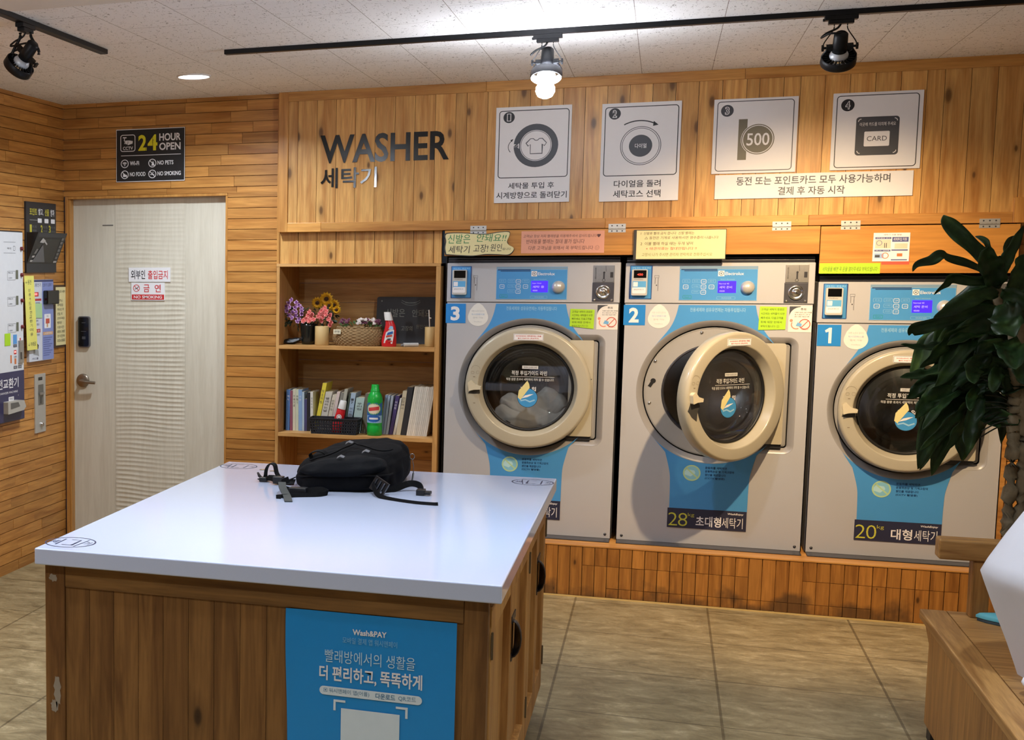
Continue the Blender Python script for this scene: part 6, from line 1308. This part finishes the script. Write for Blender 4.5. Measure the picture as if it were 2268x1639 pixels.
for k, (x, y) in enumerate(((1.836, -2.283), (1.882, -2.303))):
    o = MB().lathe([(0.0, 0.0), (0.0132, 0.0), (0.0136, 0.0006), (0.0136, 0.0016), (0.0132, 0.0021), (0.0115, 0.0019), (0.0, 0.0018)], (x, y, TZ), 'z', 32).build('coin', plain('coin_nickel', (186, 180, 168), 0.3, 1.0), off=(x, y, TZ))
    props(o, ('silver coin farther from the backpack, at the back of the white top', 'silver coin nearer the backpack strap, at the back of the white top')[k], 'coin', 'coins on the island top')

# ================================================================== BENCH, right foreground
BX, SZ = 4.118, 0.432
t = thing('wooden_bench', 'chunky wooden bench with a square armrest, in front of washer 1', 'bench', (4.40, -3.2, 0))
BYF, BYN, BXR = -1.80, -4.9, 4.72
MB().box(BX, BX + 0.082, BYN, BYF, SZ - 0.034, SZ, 0, 0.2).build('seat_edge_board', w_bench_y, t, bevel=0.004)
m = MB(); y_ = BYN + 0.0; r = random.Random(13)
while y_ < BYF - 0.01:
    e = min(y_ + 0.118, BYF); m.box(BX + 0.0835, BXR, y_ + 0.0006, e - 0.0006, SZ - 0.034, SZ - 0.0005, 0, r.uniform(-1, 1)); y_ = e
m.build('seat_boards', w_bench, t)
m = MB(); m.prism([(-BYN - 0.02, 0.05), (-BYN - 0.02, SZ - 0.0345), (1.80 + 0.012, SZ - 0.0345), (1.83, SZ - 0.06), (1.905, SZ - 0.10), (1.905, 0.05)][::-1], 0, 0.03, M=Matrix(((0, 1, 0, BX + 0.018), (-1, 0, 0, 0), (0, 0, 1, 0), (0, 0, 0, 1)))); m.build('side_panel', w_bench_v, t)
MB().box(BXR - 0.03, BXR, BYN, BYF - 0.06, 0.05, SZ - 0.035).build('rear_panel', w_bench_v, t)
MB().box(BX + 0.05, BXR - 0.03, -1.935, -1.905, 0.05, SZ - 0.035).build('end_panel', w_bench_v, t)
for y_ in (-1.99, -4.8):
    for x in (BX + 0.025, BXR - 0.09): MB().box(x, x + 0.06, y_, y_ + 0.07, 0, 0.051).build('foot', plain('bench_foot_dark', (40, 32, 26), 0.6), t)
m = MB(); m.box(4.256, 4.31, -1.885, -1.82, SZ - 0.0, 0.632, 0, -0.5); m.build('armrest_post', w_bench_v, t, bevel=0.004)
MB().box(4.150, 4.73, -1.895, -1.815, 0.632, 0.703, 0, 0.1).build('armrest', w_bench, t, bevel=0.008, seg=3)
MB().box(4.66, 4.73, -1.885, -1.82, SZ, 0.90, 0, 0.1).box(4.66, 4.73, -4.85, -4.78, SZ, 0.90, 0, 0.1).box(4.675, 4.71, -4.78, -1.885, 0.60, 0.70, 0, 0.3).box(4.675, 4.71, -4.78, -1.885, 0.78, 0.88, 0, -0.2).build('backrest', w_bench_y, t, bevel=0.004)
# folded teal item
t = thing('teal_cloth', 'flat folded teal cloth item on the bench beside the armrest post', 'cloth', (4.34, -1.92, SZ))
P = [(4.268, -1.915), (4.285, -1.905), (4.33, -1.890), (4.40, -1.905), (4.47, -1.93), (4.46, -2.02), (4.39, -2.03), (4.33, -1.985), (4.29, -1.95)]
m = MB(); c_ = Vector((4.37, -1.955))
def tl(s, z): return [(c_.x + (a - c_.x) * s, c_.y + (b - c_.y) * s, SZ + z) for a, b in P]
m.layers([tl(1.0, 0.012), tl(1.0, 0.020), tl(0.9, 0.028), tl(0.5, 0.034), tl(0.05, 0.035)]); m.build('upper_layer', plain('teal_fabric', (90, 172, 186), 0.6, var=0.1), t)
m = MB(); m.layers([tl(0.96, 0.0), tl(0.97, 0.012), tl(0.2, 0.0125)]); m.add(tl(0.96, 0.0), [list(range(len(P)))[::-1]]); m.build('lower_layer', plain('teal_dark_underside', (38, 54, 60), 0.7), t)  # underside coloured much darker than the teal layer above
# white fabric bundle
t = thing('white_fabric_bundle', 'white fabric bundle with sharp folds resting on the wooden bench', 'fabric bundle', (4.40, -2.60, SZ))
rg = [(0.0, 0.150), (0.03, 0.160), (0.10, 0.185), (0.20, 0.224), (0.270, 0.250), (0.304, 0.262), (0.34, 0.246), (0.42, 0.204), (0.50, 0.163), (0.58, 0.120), (0.66, 0.075), (0.70, 0.03), (0.705, 0.0)]
rings = []; n = 60
for h, r_ in rg:
    ring = []
    for i in range(n):
        a = 2 * PI * i / n; ex = lambda q: math.copysign(abs(q) ** 1.35, q)
        f = 0.026 * noise.noise(Vector((math.cos(a) * 1.8, math.sin(a) * 1.8, h * 2.6)) + Vector((8, 3, 1))) + 0.012 * noise.noise(Vector((math.cos(a) * 4 + 3, math.sin(a) * 4, h * 7)))
        away = 1 - max(0.0, -math.cos(a)) ** 2
        q = r_ + (1.6 * f + 0.016 * math.sin(a * 7 + h * 5) * min(1, h / 0.2) + 0.02 * noise.noise(Vector((math.cos(a) * 3, math.sin(a) * 3 + 7, h * 3)))) * away * min(1.0, r_ / 0.12)
        top_ = h / 0.7 * 0.05 * noise.noise(Vector((math.cos(a) * 2, math.sin(a) * 2, 3))) * away
        ring.append((4.402 + q * ex(math.cos(a)) + 0.05 * max(0, h - 0.45) * 2, -2.60 + q * 1.25 * ex(math.sin(a)), SZ + max(0.0, h + top_ - (0.0 if h < 0.5 else (h - 0.5) * 0.35))))
    rings.append(ring)
m = MB(); m.layers(rings, 0, True); m.add(rings[0], [list(range(n))[::-1]]); m.build('main_fold', plain('white_cotton', (222, 224, 234), 0.75, var=0.03, scale=12), t)
m = MB(); m.ball((4.40, -2.83, SZ + 0.035), (0.185, 0.075, 0.05), 30, 14, fn=lambda p: Vector((p.x + 0.012 * noise.noise(p * 22), p.y, max(SZ + 0.002, p.z + 0.014 * noise.noise(p * 26 + Vector((2, 5, 1))))))); m.build('hem', MATS['white_cotton'], t)

# ================================================================== PLANT behind the bench
t = thing('corn_plant', 'tall dark green corn plant with drooping leaves before washer 1', 'plant', (4.42, -1.6, 0))
MB().lathe([(0.0, 0.0), (0.100, 0.0), (0.108, 0.01), (0.135, 0.31), (0.142, 0.315), (0.142, 0.335), (0.130, 0.335), (0.124, 0.30), (0.0, 0.295)], (4.43, -1.6, 0), 'z', 36).build('pot', plain('pot_grey', (120, 116, 110), 0.6), t)
bark = plain('bark_grey', (128, 116, 92), 0.85, var=0.35, scale=45, bump=0.8)
def wig(P, n=8): return [v_ + Vector((0.006 * noise.noise(v_ * 30), 0.006 * noise.noise(v_ * 30 + Vector((5, 5, 5))), 0)) for v_ in spline(P, n)]
LEAVES = [
    (0.047, [(4.319, -1.6, 1.578), (4.311, -1.6, 1.632), (4.271, -1.6, 1.684), (4.213, -1.6, 1.742), (4.162, -1.6, 1.802), (4.147, -1.6, 1.826)]),
    (0.033, [(4.321, -1.615, 1.578), (4.287, -1.621, 1.616), (4.214, -1.628, 1.649), (4.161, -1.634, 1.673), (4.139, -1.641, 1.68), (4.11, -1.647, 1.663), (4.066, -1.654, 1.649), (4.053, -1.66, 1.625)]),
    (0.034, [(4.319, -1.63, 1.567), (4.295, -1.648, 1.597), (4.245, -1.666, 1.592), (4.178, -1.684, 1.605), (4.144, -1.702, 1.581), (4.114, -1.72, 1.544)]),
    (0.038, [(4.34, -1.588, 1.537), (4.294, -1.575, 1.561), (4.254, -1.562, 1.56), (4.242, -1.55, 1.552)]),
    (0.044, [(4.326, -1.625, 1.543), (4.287, -1.644, 1.548), (4.238, -1.663, 1.529), (4.167, -1.681, 1.483), (4.12, -1.7, 1.461)]),
    (0.038, [(4.344, -1.585, 1.487), (4.291, -1.57, 1.506), (4.254, -1.555, 1.5), (4.233, -1.54, 1.485)]),
    (0.041, [(4.325, -1.62, 1.496), (4.257, -1.632, 1.488), (4.198, -1.644, 1.46), (4.102, -1.656, 1.429), (4.055, -1.668, 1.415), (4.051, -1.68, 1.397)]),
    (0.066, [(4.316, -1.64, 1.573), (4.296, -1.68, 1.624), (4.266, -1.72, 1.67), (4.263, -1.76, 1.712)]),
    (0.017, [(4.317, -1.58, 1.643), (4.301, -1.56, 1.703), (4.288, -1.54, 1.737), (4.263, -1.52, 1.751)]),
    (0.034, [(4.324, -1.615, 1.564), (4.335, -1.63, 1.648), (4.356, -1.645, 1.712), (4.38, -1.66, 1.784)]),
    (0.03, [(4.333, -1.575, 1.577), (4.363, -1.55, 1.676), (4.365, -1.525, 1.722), (4.394, -1.5, 1.75)]),
    (0.063, [(4.341, -1.613, 1.524), (4.374, -1.631, 1.532), (4.405, -1.65, 1.49)]),
    (0.047, [(4.366, -1.595, 1.55), (4.389, -1.588, 1.627), (4.407, -1.58, 1.686)]),
    (0.085, [(4.339, -1.65, 1.511), (4.346, -1.7, 1.466), (4.342, -1.75, 1.431), (4.348, -1.8, 1.401)]),
    (0.035, [(4.329, -1.625, 1.409), (4.272, -1.65, 1.403), (4.217, -1.675, 1.388), (4.167, -1.7, 1.367)]),
    (0.049, [(4.261, -1.635, 1.429), (4.178, -1.67, 1.396), (4.128, -1.705, 1.337), (4.081, -1.74, 1.286)]),
    (0.026, [(4.189, -1.613, 1.369), (4.148, -1.625, 1.357), (4.093, -1.638, 1.351), (4.031, -1.65, 1.364)]),
    (0.038, [(4.264, -1.645, 1.391), (4.222, -1.69, 1.347), (4.166, -1.735, 1.27), (4.125, -1.78, 1.224)]),
    (0.036, [(4.269, -1.625, 1.304), (4.162, -1.65, 1.273), (4.092, -1.675, 1.254), (4.028, -1.7, 1.248)]),
    (0.038, [(4.208, -1.62, 1.25), (4.125, -1.64, 1.237), (4.087, -1.66, 1.198), (4.056, -1.68, 1.171)]),
    (0.045, [(4.221, -1.635, 1.209), (4.145, -1.67, 1.182), (4.104, -1.705, 1.147), (4.077, -1.74, 1.106)]),
    (0.028, [(4.231, -1.65, 1.204), (4.178, -1.7, 1.164), (4.133, -1.75, 1.122), (4.091, -1.8, 1.072)]),
    (0.043, [(4.301, -1.63, 1.187), (4.238, -1.66, 1.147), (4.179, -1.69, 1.078), (4.1, -1.72, 0.989)]),
    (0.043, [(4.306, -1.615, 1.155), (4.258, -1.63, 1.115), (4.22, -1.645, 1.053), (4.18, -1.66, 0.966)]),
    (0.042, [(4.299, -1.635, 1.175), (4.265, -1.67, 1.109), (4.249, -1.705, 1.046), (4.242, -1.74, 0.977)]),
    (0.029, [(4.279, -1.605, 1.119), (4.25, -1.61, 1.05), (4.241, -1.615, 1.004), (4.251, -1.62, 0.946)]),
    (0.057, [(4.316, -1.65, 1.322), (4.258, -1.7, 1.306), (4.236, -1.75, 1.273), (4.24, -1.8, 1.238)]),
    (0.042, [(4.351, -1.625, 1.382), (4.291, -1.65, 1.349), (4.273, -1.675, 1.308), (4.26, -1.7, 1.282)]),
    (0.076, [(4.347, -1.645, 1.377), (4.361, -1.713, 1.342), (4.363, -1.78, 1.29)]),
    (0.038, [(4.344, -1.62, 1.291), (4.33, -1.65, 1.25), (4.32, -1.68, 1.2)]),
    (0.028, [(4.278, -1.65, 1.218), (4.245, -1.725, 1.184), (4.234, -1.8, 1.143)]),
    (0.035, [(4.349, -1.59, 1.395), (4.324, -1.58, 1.416), (4.286, -1.57, 1.427), (4.235, -1.56, 1.42)]),
    (0.031, [(4.341, -1.585, 1.328), (4.265, -1.57, 1.332), (4.215, -1.555, 1.314), (4.181, -1.54, 1.288)]),
    (0.038, [(4.331, -1.588, 1.264), (4.269, -1.575, 1.249), (4.232, -1.562, 1.234), (4.201, -1.55, 1.201)]),
    (0.035, [(4.346, -1.588, 1.24), (4.285, -1.575, 1.2), (4.223, -1.562, 1.153), (4.189, -1.55, 1.116)]),
    (0.031, [(4.357, -1.6, 1.222), (4.324, -1.6, 1.215), (4.293, -1.6, 1.202), (4.264, -1.6, 1.158)]),
    (0.038, [(4.324, -1.595, 1.362), (4.287, -1.59, 1.342), (4.263, -1.585, 1.311), (4.229, -1.58, 1.273)]),
    (0.035, [(4.374, -1.605, 1.278), (4.367, -1.613, 1.242), (4.379, -1.62, 1.188)]),
    (0.031, [(4.319, -1.58, 1.269), (4.304, -1.56, 1.236), (4.303, -1.54, 1.216), (4.247, -1.52, 1.141)]),
    (0.028, [(4.337, -1.59, 1.147), (4.301, -1.58, 1.123), (4.267, -1.57, 1.099), (4.239, -1.56, 1.06)]),
    (0.035, [(4.268, -1.58, 1.237), (4.22, -1.56, 1.203), (4.187, -1.54, 1.181), (4.156, -1.52, 1.16)]),
    (0.056, [(4.398, -1.625, 1.322), (4.405, -1.663, 1.283), (4.407, -1.7, 1.232)]),
    (0.053, [(4.368, -1.588, 1.537), (4.403, -1.569, 1.564), (4.44, -1.55, 1.55)]),
    (0.044, [(4.358, -1.575, 1.55), (4.41, -1.538, 1.604), (4.474, -1.5, 1.632)]),
    (0.052, [(4.415, -1.588, 1.375), (4.46, -1.569, 1.345), (4.506, -1.55, 1.278)]),
    (0.052, [(4.408, -1.613, 1.331), (4.462, -1.631, 1.303), (4.487, -1.65, 1.23)]),
]
TRUNK_A = [Vector(p) for p in [(4.413, -1.6, 0.29), (4.408, -1.6, 0.653), (4.408, -1.6, 1.016), (4.405, -1.6, 1.071), (4.405, -1.6, 1.163), (4.402, -1.6, 1.248), (4.372, -1.6, 1.442), (4.35, -1.6, 1.488), (4.33, -1.6, 1.529), (4.324, -1.6, 1.569)]]
TRUNK_B = [Vector(p) for p in [(4.446, -1.6300000000000001, 0.29), (4.441, -1.6, 0.614), (4.441, -1.6, 0.938), (4.427, -1.6, 1.133), (4.419, -1.6, 1.224), (4.409, -1.6, 1.345), (4.381, -1.6, 1.51)]]
CROWN = 4.357
m = MB(); q = wig(TRUNK_A, 10); m.tube(q, 0.02, 10, rad=[0.023 + 0.005 * noise.noise(p * 14) - 0.008 * (p.z > 1.3) for p in q]); m.build('trunk', bark, t)
m = MB(); q = wig(TRUNK_B, 10); m.tube(q, 0.02, 10, rad=[0.021 + 0.005 * noise.noise(p * 14) for p in q]); m.build('trunk', bark, t)
m = MB()
for k in range(9): m.tube(spline([TRUNK_A[3] + Vector((0, 0, 0.014 * k)), TRUNK_A[3] + Vector((-0.045, -0.01 * (k % 3), 0.018 * k)), TRUNK_A[3] + Vector((-0.10, -0.02 * (k % 4), -0.04 + 0.026 * k))], 5), 0.0026, 6)
m.build('leaf_stalks', plain('stalk_dark', (36, 40, 28), 0.7), t)
def leaf_mat():
    m, N, L, b = new_mat('plant_leaf')
    tc = N.new('ShaderNodeTexCoord'); n1 = N.new('ShaderNodeTexNoise'); n1.inputs['Scale'].default_value = 14; n1.inputs['Detail'].default_value = 4; L.new(tc.outputs['Object'], n1.inputs['Vector'])
    r = ramp(N, [(0.3, S(22, 40, 22)), (0.55, S(34, 60, 30)), (0.8, S(70, 98, 46))]); L.new(n1.outputs['Fac'], r.inputs['Fac']); L.new(r.outputs[0], b.inputs['Base Color'])
    b.inputs['Roughness'].default_value = 0.42; b.inputs['Specular IOR Level'].default_value = 0.3
    return m
def leaf(m, w, P, seed):
    r = random.Random(seed); Q = spline(P, 6); n = len(Q); rows = []
    tw = r.uniform(-0.5, 0.5); ph = r.random() * 6
    for i, p in enumerate(Q):
        t_ = i / (n - 1); d = (Q[min(i + 1, n - 1)] - Q[max(i - 1, 0)]).normalized()
        side = d.cross(Vector((0, -1, 0.25))).normalized(); nr = side.cross(d).normalized()
        a = tw + 0.7 * math.sin(t_ * 2.4 + ph) * 0.6; side, nr = side * math.cos(a) + nr * math.sin(a), nr * math.cos(a) - side * math.sin(a)
        wd = w * 0.56 * (1 + 0.10 * math.sin(t_ * 13 + ph)) * min(1, 0.32 + t_ * 3.2) * (1 - max(0, (t_ - 0.62) / 0.38) ** 1.8) + 0.0006
        rf = 0.24 * wd
        rows.append([p + side * wd * s_ + nr * (abs(s_) * wd * 0.42 + rf * math.sin(t_ * 22 + ph + s_ * 2.6) * (abs(s_) > 0.9)) for s_ in (-1, -0.5, 0, 0.5, 1)])
    m.layers(rows, 0, True, False)
m = MB()
for k, (w, P) in enumerate(LEAVES): leaf(m, w, P, k)
r = random.Random(6)
for k in range(64):                                     # the dense inside of the crown and its far side
    c_ = Vector((CROWN + r.uniform(-0.04, 0.07), -1.6 + r.uniform(-0.02, 0.10), r.uniform(1.05, 1.52))); a = r.uniform(-0.3, PI + 0.3) if k % 2 else r.uniform(PI * 0.75, PI * 1.15); L_ = r.uniform(0.20, 0.36)
    d = Vector((math.cos(a), math.sin(a) if k % 2 else 0.5 * math.sin(a), 0)); P = [c_, c_ + d * L_ * 0.4 + Vector((0, 0, 0.03)), c_ + d * L_ * 0.8 + Vector((0, 0, -0.05)), c_ + d * L_ * 1.0 + Vector((0, 0, -0.20))]
    if (c_ + d * L_).x < CROWN - 0.24: continue
    leaf(m, r.uniform(0.038, 0.062), P, 300 + k)
o = m.build('foliage', leaf_mat(), t); so = o.modifiers.new('thick', 'SOLIDIFY'); so.thickness = 0.0008

# ================================================================== CEILING: tracks, spotlights, downlights, cassette
tk = plain('track_black', (16, 16, 19), 0.45, spec=0.25)
def track(label, x0, x1, y0, y1):
    o = MB().box(x0, x1, y0, y1, HC - 0.020, HC).build('lighting_track', tk, bevel=0.002); props(o, label, 'lighting track', 'black lighting tracks')
track('long black track across the ceiling above the washers', 1.44, 6.2, -1.545, -1.51)
track('short black track running towards the viewer at the upper left', 0.948, 0.983, -6.5, -1.745)
def frame(d):
    d = Vector(d).normalized(); x = d.cross(Vector((0, 1, 0.01))).normalized(); y = d.cross(x).normalized()
    return Matrix((x, y, d)).transposed().to_4x4()
def spot(label, px_, py_, along, aim, lit, piv=0.112, power=None):
    """Adaptor on the track, wire yoke, socket with cross bar, ring shade; local z of the head points where the light goes."""
    zt_ = HC - 0.020
    t = thing('track_spotlight', label, 'spotlight', (px_, py_, zt_), 'spotlights on the black tracks')
    m = MB(); R_ = Matrix.Translation((px_, py_, 0)) @ Matrix.Rotation(0 if along == 'x' else PI / 2, 4, 'Z')
    m.box(-0.055, 0.055, -0.017, 0.017, zt_ - 0.016, zt_, M=R_); m.box(-0.042, 0.042, -0.015, 0.015, zt_ - 0.030, zt_ - 0.0155, M=R_); m.box(-0.060, -0.050, -0.006, 0.006, zt_ - 0.018, zt_ - 0.008, M=R_); m.build('track_adaptor', tk, t, bevel=0.002)
    pz = zt_ - 0.030 - piv; pv = Vector((px_, py_, pz)); H = Matrix.Translation(pv) @ frame(aim)
    ax = H.to_3x3() @ Vector((1, 0, 0)); ax.z = 0; ax.normalize()
    m = MB()
    for sg in (-1, 1): m.tube(spline([Vector((px_, py_, zt_ - 0.029)) + ax * sg * 0.022, Vector((px_, py_, zt_ - 0.050)) + ax * sg * 0.024, Vector((px_, py_, zt_ - 0.095)) + ax * sg * 0.052, pv + ax * sg * 0.054], 5), 0.0020 if lit or power == SPOT_C_POWER else 0.006, 8)
    m.build('wire_yoke', plain('yoke_grey', (70, 70, 72), 0.4, 0.5) if lit else tk, t)
    top = H @ Vector((0, 0, -0.060))
    m = MB(); m.tube(spline([(px_, py_, zt_ - 0.029), Vector((px_, py_, zt_ - 0.045)) + ax * -0.012, Vector((px_, py_, zt_ - 0.060)) + ax * -0.045, Vector((px_, py_, zt_ - 0.076)) + ax * -0.062, top + ax * -0.036 + Vector((0, 0, 0.002)), top], 7), 0.0038, 8); m.build('cable', tk, t)
    h = MB(); h.lathe([(0.0, -0.062), (0.018, -0.062), (0.0235, -0.056), (0.025, -0.010), (0.025, 0.014), (0.0, 0.014)], (0, 0, 0), 'z', 28, M=H); h.box(-0.044, 0.044, -0.009, 0.009, -0.012, 0.006, M=H)
    for sg in (-1, 1): h.tube([H @ Vector((sg * 0.044, 0, -0.003)), H @ Vector((sg * 0.058, 0, -0.003))], 0.0045, 8); h.box(sg * 0.056 - 0.004, sg * 0.056 + 0.004, -0.008, 0.008, -0.012, 0.006, M=H); h.tube([H @ Vector((sg * 0.040, 0, 0.004)), H @ Vector((sg * 0.055, 0, 0.03)), H @ Vector((sg * 0.057, 0, 0.060))], 0.004, 8)
    h.build('socket', tk, t)
    if lit:
        m = MB(); m.lathe([(0.0570, 0.034), (0.0585, 0.036), (0.0585, 0.066), (0.0570, 0.067), (0.0560, 0.064), (0.0560, 0.037), (0.0570, 0.034)], (0, 0, 0), 'z', 40, M=H); m.build('shade_ring', plain('shade_grey', (96, 98, 104), 0.35), t)
        m = MB(); m.lathe([(0.022, 0.014), (0.025, 0.030), (0.030, 0.040), (0.0, 0.041)], (0, 0, 0), 'z', 28, M=H); m.build('bulb_collar', plain('collar_white', (220, 220, 222), 0.5), t)
        m = MB(); m.lathe([(0.029, 0.041), (0.0345, 0.055), (0.035, 0.066), (0.031, 0.080), (0.017, 0.089), (0.029, 0.096), (0.036, 0.110), (0.036, 0.124), (0.029, 0.140), (0.016, 0.149), (0.0, 0.151)], (0, 0, 0), 'z', 32, M=H); m.build('bulb', plain('bulb_glow', (255, 255, 255), 0.5, emit=((238, 245, 255), BULB_STRENGTH), var=0), t)
    else:
        m = MB(); m.lathe([(0.0565, 0.036), (0.0590, 0.038), (0.0595, 0.066), (0.0560, 0.070), (0.0535, 0.066), (0.0545, 0.040), (0.0565, 0.036)], (0, 0, 0), 'z', 40, M=H)
        for k in range(20): m.box(0.026, 0.055, -0.0012, 0.0012, 0.036, 0.060, M=H @ Matrix.Rotation(2 * PI * k / 20, 4, 'Z'))
        m.build('finned_ring', tk, t)
        m = MB(); m.lathe([(0.020, 0.014), (0.026, 0.018), (0.032, 0.030), (0.030, 0.046), (0.0, 0.047)], (0, 0, 0), 'z', 28, M=H); m.lathe([(0.030, 0.046), (0.056, 0.050)], (0, 0, 0), 'z', 36, 0, M=H); m.build('lamp_neck', plain('neck_silver', (196, 200, 206), 0.35, 0.2), t)
        m = MB(); m.lathe([(0.0, 0.064), (0.052, 0.064)], (0, 0, 0), 'z', 32, M=H); m.build('lens', plain('lens_warm', (255, 214, 160), 0.4, emit=((255, 200, 130), 6.0 if power > 60 else 2.0), var=0), t)
        ld = bpy.data.lights.new('spot_lamp', 'SPOT'); ld.energy = power; ld.color = WARM; ld.spot_size = math.radians(98); ld.spot_blend = 1.0; ld.shadow_soft_size = 0.022
        lo = bpy.data.objects.new('spot_lamp', ld); COL.objects.link(lo); lo.parent = t
        w = H @ Vector((0, 0, 0.080)); lo.location = w - Vector((px_, py_, zt_)); lo.rotation_euler = (Vector((0, 0, -1)).rotation_difference(Vector(aim).normalized())).to_euler()
    return t
spot('lit spotlight with a glaring white bulb, above poster 1', 2.768, -1.5275, 'x', (0.0, -0.36, -0.93), True, piv=0.080)
spot('black spotlight turned towards the wall, on the long track above poster 4', 3.795, -1.5275, 'x', (0.02, 0.66, -0.75), False, piv=0.085, power=SPOT_C_POWER)
spot('black spotlight on the short track at the upper left corner', 0.9655, -2.53, 'y', (-0.72, 0.26, -0.72), False, piv=0.085, power=SPOT_A_POWER)
spot('lit spotlight with a bare bulb added to the short track for ceiling light, outside the picture', 0.9655, -4.4, 'y', (0.0, -0.06, -1), True, piv=0.085)  # unseen extra spotlight, added to brighten the ceiling
for k, (x, y_, e) in enumerate(DOWNLIGHTS):
    t = thing('recessed_downlight', 'round glowing downlight flush in the ceiling above the door' if k == 0 else ('round ceiling downlight behind the viewpoint, outside the picture' ), 'ceiling light', (x, y_, HC - 0.006), None if k == 0 else 'ceiling downlights over the room')
    MB().lathe([(0.085, 0.006), (0.084, 0.001), (0.076, -0.001), (0.075, 0.004)], (x, y_, HC - 0.006), 'z', 40).build('bezel', white, t)
    MB().lathe([(0.075, 0.003), (0.0, 0.003)], (x, y_, HC - 0.006), 'z', 40).build('diffuser', plain('diffuser_glow', (255, 255, 255), 0.5, emit=((250, 253, 255), 9.0), var=0), t)
    ld = bpy.data.lights.new('downlight_lamp', 'AREA'); ld.shape = 'DISK'; ld.size = 0.14; ld.energy = e; ld.color = DOWN_COL; ld.spread = math.radians(150 if k == 0 else 118)
    lo = bpy.data.objects.new('downlight_lamp', ld); COL.objects.link(lo); lo.parent = t; lo.location = (0, 0, -0.006)
t = thing('ceiling_cassette', 'pale corner of a flat ceiling unit beside the short track', 'air conditioner', (1.48, -3.26, HC - 0.035))
KX, KY = 1.48, -3.265
def cass(s_): return [(KX + (a - KX) * s_, KY + (b - KY) * s_) for a, b in rr_pts(1.0, 1.96, -3.745, -2.785, 0.03)]
m = MB(); m.layers([[(a, b, z) for a, b in cass(s_)] for s_, z in ((0.93, HC), (1.0, HC - 0.006), (1.0, HC - 0.012), (0.90, HC - 0.030))], 0, False); m.add([(a, b, HC - 0.030) for a, b in cass(0.90)], [list(range(24))[::-1]]); m.build('panel', plain('cassette_white', (216, 208, 198), 0.5), t)
for a, b, c_, d in ((1.2, 1.76, -3.06, -3.03), (1.2, 1.76, -3.5, -3.47), (1.24, 1.27, -3.45, -3.08), (1.69, 1.72, -3.45, -3.08)): MB().box(a, b, c_, d, HC - 0.0325, HC - 0.0301).build('air_slot', plain('slot_shadow', (90, 86, 82), 0.6), t)
bpy.data.objects.remove(TOB); bpy.data.curves.remove(TCU); bpy.data.scenes.remove(TMP)
